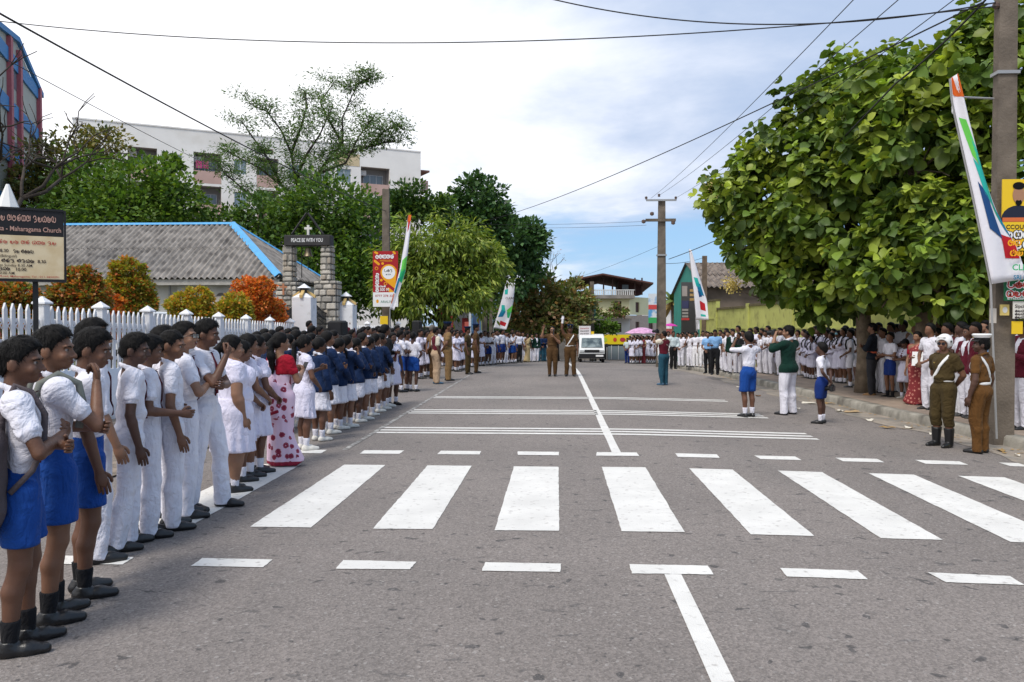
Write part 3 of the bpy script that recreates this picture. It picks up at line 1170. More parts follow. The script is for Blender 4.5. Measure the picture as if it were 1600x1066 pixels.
  if topc != 'skip':
   X, Y, Z = f.grid((slice(None),) * 3)
   v_open = np.abs(X) - np.clip((Z - zv * H) * .21, 0, .03 * H)
   f.v = np.where(Y > .02 * H, np.maximum(f.v, -v_open * .9), f.v).astype(np.float32)
  done(f, top, MATS["cloth_" + topc])
  # shirt underneath, seen at the neck (and sleeves of a vest)
  f = Field((-bx, by0, .55 * H), (bx, by1, .92 * H), h)
  torso(f, .007 * H)
  F_top = f
  if top == 'vest':
   for s, an, sh, E, W, n, curl in arms_j:
    f.cone(sh, sh + (E - sh) * .72, .040 * H * af, .037 * H * af, .008 * H, ends=(False, True))
   f.cover(F_core, .0050 * H, .014 * H)
  f.cut(lambda X, Y, Z: (Z - (.842 * H - .34 * Y)) * .9)
  ct = S(0, -.012, .840)
  def collar2(X, Y, Z):
   zz = Z - ct[2] + .42 * (Y - ct[1])
   r = np.sqrt(X * X + (Y - ct[1]) ** 2) - .042 * H
   return np.sqrt(r * r * 1.6 + zz * zz * .36) - .0095 * H
  f.put(collar2, ct - S(.06, .06, .04), ct + S(.06, .06, .03), .004 * H)
  done(f, "shirt", MATS["cloth_" + shirtc])
 if belt:
  f = Field((-.13 * H * fx, -.12 * H * fx, .56 * H), (.13 * H * fx, .12 * H * fx, .64 * H), min(h, .012))
  f.cone(S(0, -.001, .583), S(0, -.001, .611), .0695 * H * fx, .0695 * H * fx, .001, .735, .0185 * H, ends=(True, True))
  done(f, "belt", belt)
 # ---- shoes and socks
 sm = {'black': SHOE_B, 'white': SHOE_W, 'tan': SHOE_T, 'blue': SHOE_N, 'boot': SHOE_B}[shoe]
 sh_h = min(h, .018) if h > .014 else h
 for s, hip, knee, ank in legs:
  a = S(*ank)
  ta = s * R(toe)
  dr = np.array((math.sin(ta), math.cos(ta), 0))
  f = Field((a[0] - .09 * H, a[1] - .08 * H, -.012), (a[0] + .09 * H, a[1] + .17 * H, (.075 if shoe != 'boot' else .26) * H), sh_h)
  b0 = np.array((a[0], a[1], 0))
  f.cone(b0 - dr * .022 * H + S(0, 0, .020), b0 + dr * .050 * H + S(0, 0, .017), .0235 * H, .0265 * H, .01 * H)
  f.cone(b0 + dr * .050 * H + S(0, 0, .017), b0 + dr * .098 * H + S(0, 0, .013), .0265 * H, .0190 * H, .01 * H)
  f.cone(b0 + S(0, -.004, .020), b0 + S(0, -.004, .052), .0275 * H, .0265 * H, .010 * H, ends=(False, True))
  if shoe == 'boot':
   kk_ = S(*knee)
   f.cone(b0 + S(0, 0, .04), b0 + (kk_ - a) * .72 + S(0, -.01, 0), .034 * H, .044 * H, .01 * H, ends=(False, True))
  f.cut(lambda X, Y, Z: .002 - Z)
  done(f, "boot" if shoe == 'boot' else "shoe", sm)
  if sock:
   f = Field((a[0] - .06 * H, min(a[1], knee[1] * H) - .08 * H, .02), (a[0] + .06 * H, max(a[1], knee[1] * H) + .07 * H, .2 * H), sh_h)
   kt = S(*knee)
   f.cone(a, a + (kt - a) * .30 + S(0, -.006, 0), .0245 * H, .031 * H, .004, ends=(False, True))
   done(f, "sock", MATS["cloth_" + sock])
 # ---- tie
 if tie:
  mb = MB()
  zq = [(.832, .048, .010), (.815, .060, .0085), (.76, .0785, .014), (.70, .080, .017), (.64, .0765, .0195), (.612, .0735, .019), (.598, .073, .001)]
  zs = []
  for i in range(len(zq) - 1):
   for j in range(3):
    zs.append(tuple(zq[i][c] + (zq[i + 1][c] - zq[i][c]) * j / 3 for c in range(3)))
  zs.append(zq[-1])
  vs = []
  for z, y, w in zs:
   q = F_top.front(0, z * H)
   y = (q if q is not None and z < .83 else y * H) / H + .005
   for dx, dy in ((-w, -.001), (0, .003), (w, -.001), (0, -.005)):
    vs.append(S(dx, y + dy, z))
  fs = []
  for i in range(len(zs) - 1):
   for j in range(4):
    fs.append((i * 4 + j, i * 4 + (j + 1) % 4, i * 4 + 4 + (j + 1) % 4, i * 4 + 4 + j))
  o = link("tie", np_mesh("tie", deform(np.array(vs)), np.array(fs), False), MATS["cloth_" + tie], root)
 # ---- straps of a rucksack over the shoulders
 if straps:
  for s in (-1, 1):
   mb = MB()
   pts = [S(s * .060, .070 * fx, .66), S(s * .062, .086 * fx, .74), S(s * .060, .062, .812), S(s * .058, .0, .846), S(s * .058, -.055, .815), S(s * .056, -.085, .72)]
   pts = [Vector(p) for p in deform(np.array(pts))]
   mb.tube(pts, .013 * H, 6)
   link("strap", mb.mesh("strap", True), straps, root)
 # ---- white cross belt and belts of traffic officers
 if cross:
  mb = MB()
  for sg in (1, -1):
   pp = []
   for q in range(10):
    x, z = -.078 + .140 * q / 9, .822 - .222 * q / 9
    y = F_top.front(x * H, z * H, sg)
    pp.append((x * H, (y if y is not None else sg * .05 * H) + sg * .002 * H, z * H))
   vs = []
   for q, (x, y, z) in enumerate(pp):
    for dx, dz, dy in ((.010, .007, -.004), (.010, .007, .003), (-.010, -.007, .003), (-.010, -.007, -.004)):
     vs.append((x + dx * H, y + sg * dy * H, z + dz * H))
   mb.add(deform(np.array(vs)), [(4 * i + j, 4 * i + (j + 1) % 4, 4 * i + 4 + (j + 1) % 4, 4 * i + 4 + j) for i in range(9) for j in range(4)])
  link("cross_belt", mb.mesh("cross_belt", True), WHITE_BELT, root)
 if badge:
  for s in (-1, 1):
   mb = MB()
   mb.cbox(S(s * .075, -.008, .838), S(.045, .032, .010))
   link("epaulette", mb.mesh("epaulette"), MATS["cloth_" + topc], root)
  mb = MB()
  mb.cbox(np.array((.040 * H, F_top.front(.04 * H, .755 * H) or .09 * H, .755 * H)), S(.022, .006, .010))
  link("badge", mb.mesh("badge"), GOLD, root)
 # ---- headgear
 def hmesh(mb, nm, m, sm_=True):
  me = mb.mesh(nm, sm_)
  co = np.array([v.co[:] for v in me.vertices])
  co = np.array([hp(*p) for p in co])
  me.vertices.foreach_set("co", deform(co).ravel().astype(np.float32))
  o = link(nm, me, m, root)
  if sm_:
   smooth_by_angle(o, 38)
  return o
 if hat in ('peaked', 'peakedwhite'):
  mb = MB()
  M = Matrix.Translation((0, -.006, 0)) @ Matrix.Diagonal((1, 1.18, 1, 1))
  mb.lathe([(.0505, .968), (.0515, .985)], 18, (0, 0, 0), M)
  hmesh(mb, "cap_band", MATS["cloth_black"])
  mb = MB()
  mb.lathe([(.050, .984), (.063, 1.003), (.066, 1.012), (.058, 1.020), (.02, 1.020)], 18, (0, 0, 0), M)
  hmesh(mb, "cap_crown", WHITE_GLOSS if hat == 'peakedwhite' else MATS["cloth_navy"])
  mb = MB()
  vs = []
  for i in range(9):
   th = R(20 + 140 * i / 8)
   vs += [(.050 * math.cos(th), .060 * math.sin(th) - .006, .970), (.062 * math.cos(th), .060 * math.sin(th) - .006 + .030 * math.sin(th), .958)]
  mb.add(vs + [(a, b, c - .004) for a, b, c in vs], [(2 * i, 2 * i + 1, 2 * i + 3, 2 * i + 2) for i in range(8)] + [(18 + 2 * i, 18 + 2 * i + 2, 18 + 2 * i + 3, 18 + 2 * i + 1) for i in range(8)] + [(2 * i + 1, 19 + 2 * i, 21 + 2 * i, 2 * i + 3) for i in range(8)])
  hmesh(mb, "cap_peak", SHOE_B)
  mb = MB()
  mb.cbox((0, .061, .990), (.014, .006, .016))
  hmesh(mb, "cap_badge", GOLD, False)
 if hat in ('helmet', 'helmetopen'):
  f = Field(tuple(hp(0, -.01, .94) - S(.11, .13, .12)), tuple(hp(0, -.01, .94) + S(.11, .14, .12)), min(h, .010))
  f.ell(hp(0, -.010, .945), S(.066, .076, .070), .01, Rh)
  f.cone(hp(0, -.020, .90), hp(0, -.020, .93), .060 * H, .064 * H, .01, ends=(True, False))
  f.ell(hp(0, .065, .900), S(.06, .060, .062), .008, Rh, op='s')
  f.cut(lambda X, Y, Z: .885 * H - Z)
  if hat == 'helmet':
   f.cone(hp(-.035, .058, .985), hp(.035, .058, .985), .006 * H, .006 * H, .012)
   f.cone(hp(-.030, .085, .983), hp(.030, .085, .983), .004 * H, .004 * H, .02)
  done(f, "helmet", WHITE_GLOSS)
  if hat == 'helmet':
   mb = MB()
   for s in (-1, 1):
    mb = MB()
    mb.cbox((s * .066, .012, .945), (.006, .018, .018))
    hmesh(mb, "visor_hinge", METAL, False)
 if glasses:
  mb = MB()
  for s in (-1, 1):
   mb.cbox((s * .0185, .0595, .9245), (.027, .004, .017))
  hmesh(mb, "lenses", GLASS_D if glasses == 'dark' else mat("clear_lens", (.25, .26, .28), .05, spec=.8), False)
  mb = MB()
  for s in (-1, 1):
   mb.tube([(s * .033, .058, .927), (s * .044, .03, .927), (s * .048, -.01, .925)], .0014, 5)
  mb.tube([(-.033, .0605, .929), (0, .0655, .929), (.033, .0605, .929)], .0016, 5)
  hmesh(mb, "frame", METAL, False)
 return root
# ------------------------------------------------------------------ ground, road, markings, pavement
def kerb_x(y):
 return float(np.interp(y, [-6, 8, 11.7, 16.6, 22, 27, 33, 39, 46, 52, 57], [6.8, 6.78, 6.65, 6.34, 5.98, 5.70, 5.60, 5.70, 6.3, 7.6, 11]))
def asphalt():
 m = bpy.data.materials.new("asphalt")
 m.use_nodes = True
 n, l = m.node_tree.nodes, m.node_tree.links
 b = n["Principled BSDF"]
 tc = n.new("ShaderNodeTexCoord")
 def noise(scale, detail=4, sc=(1, 1, 1), dist=0.0):
  mp = n.new("ShaderNodeMapping")
  mp.inputs["Scale"].default_value = sc
  l.new(tc.outputs["Object"], mp.inputs[0])
  t = n.new("ShaderNodeTexNoise")
  t.inputs["Scale"].default_value = scale
  t.inputs["Detail"].default_value = detail
  t.inputs["Distortion"].default_value = dist
  l.new(mp.outputs[0], t.inputs["Vector"])
  return t.outputs[0]
 def rng(x, a, b2, c, d):
  r = n.new("ShaderNodeMapRange")
  for i, q in enumerate((a, b2, c, d)):
   r.inputs[i + 1].default_value = q
  l.new(x, r.inputs[0])
  return r.outputs[0]
 def mix(f, a, b2, bl='MIX'):
  x = n.new("ShaderNodeMix")
  x.data_type = 'RGBA'
  x.blend_type = bl
  for i, q in ((0, f), (6, a), (7, b2)):
   if isinstance(q, tuple):
    x.inputs[i].default_value = (*q, 1)
   elif isinstance(q, (int, float)):
    x.inputs[i].default_value = q
   else:
    l.new(q, x.inputs[i])
  return x.outputs[2]
 c = mix(rng(noise(0.35, 5), .35, .65, 0, 1), (.216, .190, .175), (.172, .152, .141))
 c = mix(rng(noise(0.9, 5, (1.0, .16, 1)), .52, .75, 0, .4), c, (.128, .120, .115))      # tyre paths along the road
 c = mix(rng(noise(4.6, 3, (1, 1.9, 1), .6), .65, .69, 0, .6), c, (.085, .080, .079))    # drips and gum
 c = mix(rng(noise(8, 2, (1, 1.0, 1), .3), .66, .69, 0, .8), c, (.07, .066, .066))
 v = n.new("ShaderNodeTexVoronoi")
 v.inputs["Scale"].default_value = 75
 l.new(tc.outputs["Object"], v.inputs["Vector"])
 sp = rng(v.outputs["Color"], .0, 1.0, .66, 1.34)
 c = mix(1.0, c, sp, 'MULTIPLY')
 v2 = n.new("ShaderNodeTexVoronoi")
 v2.inputs["Scale"].default_value = 58
 l.new(tc.outputs["Object"], v2.inputs["Vector"])
 c = mix(rng(v2.outputs["Color"], .87, .91, 0, .35), c, (.42, .40, .38))
 fine = noise(220, 3)
 c = mix(1.0, c, rng(fine, .3, .7, .80, 1.2), 'MULTIPLY')
 # cracks: thin contour lines of a distorted noise
 ck = noise(0.55, 6, (1, 1, 1), 1.1)
 cr = n.new("ShaderNodeMath")
 cr.operation = 'SUBTRACT'
 cr.inputs[1].default_value = .5
 l.new(ck, cr.inputs[0])
 ab = n.new("ShaderNodeMath")
 ab.operation = 'ABSOLUTE'
 l.new(cr.outputs[0], ab.inputs[0])
 c = mix(rng(ab.outputs[0], 0, .0022, .35, 0), c, (.06, .056, .055))
 l.new(c, b.inputs["Base Color"])
 b.inputs["Roughness"].default_value = .82
 b.inputs["Specular IOR Level"].default_value = .25
 bp = n.new("ShaderNodeBump")
 bp.inputs["Strength"].default_value = .55
 bp.inputs["Distance"].default_value = .006
 l.new(v.outputs["Distance"], bp.inputs["Height"])
 l.new(bp.outputs[0], b.inputs["Normal"])
 MATS["asphalt"] = m
 return m
def sheet(name, xs, ys, zf, m, kind="structure", parent=None):
 """grid sheet; xs may be a function of y"""
 vs, fs = [], []
 for y in ys:
  row = xs(y) if callable(xs) else xs
  for x in row:
   vs.append((x, y, zf(x, y)))
  k = len(row)
 for j in range(len(ys) - 1):
  for i in range(k - 1):
   fs.append((j * k + i, j * k + i + 1, (j + 1) * k + i + 1, (j + 1) * k + i))
 o = link(name, np_mesh(name, vs, np.array(fs), True), m, parent)
 if kind:
  o["kind"] = kind
 return o
DIRT = mat("dirt", (.24, .185, .135), .95, var=.25, vscale=5, bump=.6, bscale=40, col2=(.15, .125, .10), cscale=1.3)
yl = list(np.arange(-5, 30, 1.0)) + list(np.arange(30, 86, 2.0))
far_ys = [-60, -20, -5, 10, 26, 34, 42, 50, 58, 66, 74, 82, 120, 200, 400, 900]
sheet("ground", [-600, -200, -80, -40, -15, -6, 0, 6, 12, 40, 80, 200, 600], far_ys, lambda x, y: gz(min(max(x, -12), 12), y) - .05, DIRT)
def road_xs(y):
 r = kerb_x(y) + .02
 a = -5.3
 if y > 47:
  r = float(np.interp(y, [47, 54, 60], [r, 16, 60]))
 if y > 60:
  a = -40.0
 return list(np.linspace(a, r, 25))
road = sheet("road", road_xs, yl, lambda x, y: gz(min(max(x, -12), 14), y), asphalt())
PAINT = mat("road_paint", (.66, .645, .615), .7, var=.08, vscale=2.5, col2=(.34, .315, .295), cscale=16, lo=.58, hi=.78, bump=.3, bscale=140, detail=14)
PAINT_OLD = mat("road_paint_worn", (.42, .41, .39), .7, var=.15, vscale=30, col2=(.17, .16, .15), cscale=9, lo=.38, hi=.54, detail=9)
_rm = random.Random(5)
def mark(name, quad, m=PAINT, lift=.005, nx=10, ny=30, rag=.0035):
 """painted patch given by four ground corners (x, y), following the road's shape"""
 (ax, ay), (bx_, by_), (cx, cy), (dx, dy) = quad
 vs, fs = [], []
 for j in range(ny + 1):
  t = j / ny
  for i in range(nx + 1):
   s = i / nx
   x = (ax * (1 - s) + bx_ * s) * (1 - t) + (dx * (1 - s) + cx * s) * t
   y = (ay * (1 - s) + by_ * s) * (1 - t) + (dy * (1 - s) + cy * s) * t
   if i in (0, nx) or j in (0, ny):
    x += _rm.uniform(-rag, rag)
    y += _rm.uniform(-rag, rag)
   vs.append((x, y, gz(x, y) + lift))
 for j in range(ny):
  for i in range(nx):
   a = j * (nx + 1) + i
   fs.append((a, a + 1, a + nx + 2, a + nx + 1))
 return link(name, np_mesh(name, vs, np.array(fs)), m, road)
_rm = random.Random(5)
SX = 1.026
SKEW = 0.004
for k in range(-4, 6):
 c = CROWN_X + k * SX
 w = .255
 y0, y1 = 6.72 + SKEW * c, 9.74 + SKEW * c
 j = lambda: _rm.uniform(-.012, .012)
 mark("zebra_stripe", [(c - w + j(), y0 + j()), (c + w + j(), y0 + j()), (c + w + j(), y1 + j()), (c - w + j(), y1 + j())])
for k in range(-4, 6):
 c = CROWN_X + k * SX
 for y0, y1, w in ((5.60, 5.80, .265), (10.58, 10.86, .265)):
  j = lambda: _rm.uniform(-.012, .012)
  mark("crossing_dash", [(c - w + j(), y0 + j()), (c + w + j(), y0 + j()), (c + w + j(), y1 + j()), (c - w + j(), y1 + j())], nx=14, ny=5)
mark("centre_line", [(CROWN_X - .055, -4), (CROWN_X + .055, -4), (CROWN_X + .055, 5.59), (CROWN_X - .055, 5.59)], ny=8)
mark("centre_line", [(CROWN_X - .06, 10.87), (CROWN_X + .06, 10.87), (CROWN_X + .02, 64), (CROWN_X - .12, 64)], ny=50)
for yc, n_, x1 in ((12.95, 3, 3.95), (15.72, 3, 3.9), (18.75, 2, 3.82)):
 for q in range(n_):
  y = yc + (q - (n_ - 1) / 2) * .30
  mark("rumble_line", [(-2.78, y - .075), (x1, y - .075), (x1, y + .075), (-2.78, y + .075)], nx=60, ny=2)
mark("edge_line", [(-2.86, 10.9), (-2.79, 10.9), (-2.79, 46), (-2.86, 46)], PAINT_OLD, ny=40)
# pavement on the right with its kerb
PAVE = mat("pavement_soil", (.30, .235, .185), .95, var=.2, vscale=4, bump=.5, bscale=60, col2=(.22, .175, .145), cscale=1.1)
KERBM = mat("kerb_concrete", (.31, .29, .25), .9, var=.2, vscale=7, bump=.5, bscale=50, col2=(.11, .10, .085), cscale=2.2, lo=.45, hi=.7)
PAVH = .165
kys = list(np.arange(-5, 56, .5))
def pave_xs(y):
 return list(np.linspace(kerb_x(y) + .19, 16 if y < 45 else 22, 14))
sheet("pavement", pave_xs, kys, lambda x, y: gz(min(kerb_x(y), 12), y) + PAVH - .012, PAVE)
vs, fs = [], []
_rk = random.Random(3)
for i, y in enumerate(kys):
 x = kerb_x(y)
 z = gz(min(x, 12), y)
 e = _rk.uniform(-.018, .018)
 g = _rk.uniform(-.01, .006)
 for dx, dz in ((-.03 + e, -.10), (-.012 + e, .06), (e, PAVH - .03 + g), (.03 + e, PAVH + g), (.20, PAVH + g * .4), (.21, -.1)):
  vs.append((x + dx, y, z + dz))
for i in range(len(kys) - 1):
 for j in range(5):
  a = i * 6 + j
  fs.append((a, a + 1, a + 7, a + 6))
tag(link("kerb", np_mesh("kerb", vs, np.array(fs)), KERBM), kind="structure")
# dusty gutter strip along the kerb
GUT = mat("gutter_dust", (.30, .255, .21), .95, var=.2, vscale=6, col2=(.20, .185, .165), cscale=2.0, bump=.4, bscale=60)
sheet("gutter", lambda y: [kerb_x(y) - .62 - .12 * math.sin(y * 1.3) - .08 * math.sin(y * 3.1), kerb_x(y) - .3, kerb_x(y) + .02], kys, lambda x, y: gz(min(x, 12), y) + .006, GUT)
# litter in the gutter: leaves, paper, card
rl = random.Random(11)
LIT = [mat("dry_leaf", (.34, .22, .09), .9, var=.2), mat("waste_paper", (.62, .58, .50), .9, var=.1), mat("cardboard", (.42, .30, .17), .9, var=.1), mat("dead_leaf", (.16, .085, .04), .9, var=.2)]
lit_labels = []
def litter(u, v, size, mi, nm, label, seed):
 r_ = random.Random(seed)
 p = ground_at(u, v)
 mb = MB()
 n = 9
 pts = [(size * (.6 + .5 * r_.random()) * math.cos(2 * math.pi * i / n), size * .55 * (.6 + .5 * r_.random()) * math.sin(2 * math.pi * i / n), r_.uniform(.006, .045)) for i in range(n)]
 c = [(0, 0, .028), (0, 0, .016)]
 mb.add(pts + [(x, y, z - .005) for x, y, z in pts] + c, [(i, (i + 1) % n, 2 * n) for i in range(n)] + [(n + (i + 1) % n, n + i, 2 * n + 1) for i in range(n)] + [(i, n + i, n + (i + 1) % n, (i + 1) % n) for i in range(n)])
 o = mb.build(nm, LIT[mi], None, (p.x, p.y, p.z + .004))
 o.rotation_euler = (0, 0, r_.uniform(0, 6))
 tag(o, label, "litter", "litter along the right kerb")
for i, (u, v, sz, mi, nm, lb) in enumerate([
 (1331, 645, .22, 2, "cardboard_scrap", "flat tan piece of card lying against the kerb below the tree"),
 (1312, 643, .13, 1, "paper_scrap", "pale crumpled paper beside the flat tan card at the kerb"),
 (1234, 628, .16, 2, "cardboard_scrap", "crumpled brown card behind the white trouser legs of the green blazer photographer"),
 (1262, 631, .18, 1, "paper_scrap", "long pale paper strip between green blazer photographer and small boy"),
 (1156, 606, .16, 1, "paper_scrap", "yellowish paper left of the boy photographing in blue shorts"),
 (1358, 658, .10, 1, "paper_scrap", "white paper scrap at the kerb right of the tan card"),
 (1387, 670, .14, 0, "dry_leaf", "curled brown leaf in the gutter left of helmeted officer"),
 (1420, 670, .12, 1, "paper_scrap", "grey torn paper in the gutter beside helmeted officer's left boot"),
 (1455, 680, .06, 1, "paper_scrap", "tiny white paper scrap by the helmeted officer's heel"),
 (1565, 706, .13, 0, "dry_leaf", "tan leaf by the kerb right of the brown officer's shoes"),
 (1296, 632, .12, 0, "dry_leaf", "small brown leaf on the road beside the small boy's shoes"),
 (1185, 620, .10, 3, "dead_leaf", "dark dead leaf in the gutter behind boy in blue shorts"),
 (1247, 640, .07, 1, "paper_scrap", "small white scrap right of photographer's black shoe"),
 (1590, 714, .06, 1, "paper_scrap", "small white scrap at the right edge of the road")]):
 litter(u, v, sz, mi, nm, lb, i)
mbs = MB()
for i in range(240):
 y = rl.uniform(9, 30)
 x = kerb_x(y) - abs(rl.gauss(0, .28)) - .02
 s = rl.uniform(.012, .04)
 a = rl.uniform(0, 6)
 mbs.add([(x + s * math.cos(a + q), y + s * math.sin(a + q), gz(x, y) + .012 + rl.uniform(0, .012)) for q in (0, 1.6, 3.1, 4.7)], [(0, 1, 2, 3)])
tag(mbs.build("leaf_debris", LIT[0]), "fine brown leaf crumbs strewn along the gutter", "debris", kind="stuff")
# left verge, rising to the churchyard
FENCE_Y0, FENCE_S = 12.0, 1.5
_f0 = at(66, 467, FENCE_Y0)
def fence_x(y):
 return _f0.x + .0333 * (y - FENCE_Y0)
def fence_top(y):
 return _f0.z - .0255 * (y - FENCE_Y0)
def yard_z(y):
 return max(fence_top(y) - 1.12, gz(0, y) + .1) if y < 30 else max(fence_top(30) - 1.12 - .05 * (y - 30), gz(0, y) + .1)
def verge_z(x, y):
 return gz(-5, y) + .02 + .05 * min(1, max(0, (-5.0 - x) / 1.5))
VERGE = mat("verge_gravel", (.30, .24, .19), .95, var=.3, vscale=9, bump=.9, bscale=60, col2=(.17, .145, .12), cscale=2.5)
vys = list(np.arange(-5, 62, 1.0))
sheet("verge", lambda y: list(np.linspace(-4.75 - .12 * math.sin(y * .9), fence_x(y) + .12, 8)), vys, verge_z, VERGE)
GRASS = mat("yard_grass", (.075, .095, .03), .95, var=.4, vscale=9, bump=.8, bscale=50, col2=(.16, .13, .08), cscale=1.2)
sheet("churchyard", lambda y: list(np.linspace(-60, fence_x(y) - .05, 16)), vys, lambda x, y: yard_z(y), GRASS)
# ------------------------------------------------------------------ churchyard wall, picket fence, gate
WHITEW = mat("white_paint", (.72, .72, .74), .75, var=.06, vscale=3, col2=(.50, .49, .46), cscale=5, lo=.62, hi=.85, bump=.15, bscale=30)
PLASTER = mat("old_plaster", (.62, .60, .56), .9, var=.08, vscale=2, col2=(.40, .38, .34), cscale=1.8, lo=.5, hi=.8, bump=.2, bscale=25)
GOLDT = mat("ochre_trim", (.52, .36, .14), .7, var=.1)
IRON = mat("black_iron", (.012, .012, .013), .5, spec=.4)
BLUE_ROOF = mat("blue_ridge_metal", (.075, .33, .62), .45, var=.1, vscale=4, spec=.4)
# low wall holding the churchyard
vs, fs = [], []
for i, y in enumerate(np.arange(1, 24.6, 1.0)):
 x, zt, zb = fence_x(y), yard_z(y), verge_z(-7, y) - .1
 for dx, z in ((.10, zb), (.10, zt + .02), (-.10, zt + .02), (-.10, zb)):
  vs.append((x + dx, y, z))
 if i:
  for j in range(3):
   a = i * 4 + j
   fs.append((a - 4, a, a + 1, a - 3))
tag(link("low_wall", np_mesh("low_wall", vs, np.array(fs)), WHITEW), "low white wall under the picket fence, behind the crowd", "wall")
# picket fence
fence = empty("picket_fence", (0, 0, 0), 0, "white picket fence with capped posts in front of the clipped shrubs", "fence")
PH = 1.02
pk = MB()
w = .040
pk.prism([(0, -w, 0), (0, w, 0), (0, w, PH - .09), (0, 0, PH), (0, -w, PH - .09)], (0, 0, 0), (-.028, 0, 0))
pk_me = pk.mesh("picket")
pk_me.materials.append(WHITEW)
post_mb = MB().bbox((-.075, -.075, 0), (.075, .075, 1.06), .008)
post_me = post_mb.mesh("post")
post_me.materials.append(WHITEW)
cap_mb = MB()
cap_mb.box((-.105, -.105, 1.06), (.105, .105, 1.085))
cap_mb.add([(-.105, -.105, 1.085), (.105, -.105, 1.085), (.105, .105, 1.085), (-.105, .105, 1.085), (0, 0, 1.18)], [(0, 1, 4), (1, 2, 4), (2, 3, 4), (3, 0, 4)])
cap_me = cap_mb.mesh("post_cap")
cap_me.materials.append(WHITEW)
for n in range(-5, 8):
 y = FENCE_Y0 + n * FENCE_S
 zb = fence_top(y) - 1.14
 p = link("post", post_me, None, fence, (fence_x(y), y, zb))
 c = link("post_cap", cap_me, None, p)
 if n == 7:
  break
 for k in range(8):
  yy = y + .19 + k * .16
  link("picket", pk_me, None, fence, (fence_x(yy) + .03, yy, fence_top(yy) - 1.12))
 for zr in (.22, .50, .80):
  mb = MB()
  y2 = y + FENCE_S
  a, b = Vector((fence_x(y), y + .07, zb + zr)), Vector((fence_x(y2), y2 - .07, fence_top(y2) - 1.14 + zr))
  mb.add([a + Vector((-.02, 0, -.03)), a + Vector((0, 0, -.03)), a + Vector((0, 0, .03)), a + Vector((-.02, 0, .03)), b + Vector((-.02, 0, -.03)), b + Vector((0, 0, -.03)), b + Vector((0, 0, .03)), b + Vector((-.02, 0, .03))],
      [(0, 1, 2, 3), (7, 6, 5, 4), (0, 4, 5, 1), (1, 5, 6, 2), (2, 6, 7, 3), (3, 7, 4, 0)])
  mb.build("rail", WHITEW, fence)
 mb = MB()
 for k in range(7):
  ya, yb = y + .19 + k * .16, y + .19 + (k + 1) * .16
  for q in (0, 1):
   za, zc = (.62, .78) if q else (.78, .62)
   mb.tube([(fence_x(ya) + .0, ya, fence_top(ya) - 1.12 + za), (fence_x(yb) + .0, yb, fence_top(yb) - 1.12 + zc)], .011, 4)
 mb.build("lattice", WHITEW, fence)
# a short run of the same fence beyond the gate
fence2 = empty("picket_fence", (0, 0, 0), 0, "short run of white picket fence right of the far gate pillar", "fence")
for k in range(26):
 y = 28.6 + k * .16
 q = at(560 + k * 2.6, 517, y)
 link("picket", pk_me, None, fence2, (q.x, y, q.z - .82))
for k, u in enumerate((574, 601, 622)):
 q = at(u, 505, 28.6 + (u - 560) / 2.6 * .16)
 p = link("post", post_me, None, fence2, (q.x, q.y, q.z - 1.1))
 link("post_cap", cap_me, None, p)
# gate pillars with pointed caps
for (u, y, vt, va, wd, lb) in ((475.5, 23.6, 459, 443, .56, "white gate pillar with ochre trim and pointed cap, nearer the picket fence"), (541, 26.6, 471, 456, .56, "white gate pillar with ochre trim and pointed cap, next to the red advertising board")):
 top = at(u, vt, y)
 zb = yard_z(y) - 1.0
 e = empty("gate_pillar", (top.x, y, zb), 0, lb, "pillar", "white gate pillars")
 h_ = top.z - zb
 w = wd / 2
 MB().bbox((-w, -w, 0), (w, w, h_ - .12), .01).build("shaft", WHITEW, e)
 mb = MB()
 g = w + .05
 for sgn in (-1, 1):
  mb.prism([(-g, 0, h_ - .13), (0, 0, h_ + .10), (g, 0, h_ - .13), (g, 0, h_ - .05), (0, 0, h_ + .17), (-g, 0, h_ - .05)], (0, sgn * w, 0), (0, sgn * (w + .05), 0))
  mb.prism([(0, -g, h_ - .13), (0, 0, h_ + .10), (0, g, h_ - .13), (0, g, h_ - .05), (0, 0, h_ + .17), (0, -g, h_ - .05)], (sgn * (w + .004), 0, 0), (sgn * (w + .05), 0, 0))
 mb.build("trim", GOLDT, e)
 MB().add([(-w, -w, h_ - .119), (w, -w, h_ - .119), (w, w, h_ - .119), (-w, w, h_ - .119), (-w, -w, h_ - .11), (0, 0, h_ + .08)], [(0, 1, 5), (1, 2, 5), (2, 3, 5), (3, 0, 5)]).build("coping", WHITEW, e)
 MB().box((-.10, -.10, h_ - .02), (.10, .10, h_ + .16)).build("neck", IRON, e)
 za = at(u, va, y).z - zb
 MB().add([(-.16, -.16, h_ + .16), (.16, -.16, h_ + .16), (.16, .16, h_ + .16), (-.16, .16, h_ + .16), (0, 0, za)], [(3, 2, 1, 0), (0, 1, 4), (1, 2, 4), (2, 3, 4), (3, 0, 4)]).build("finial", WHITEW, e)
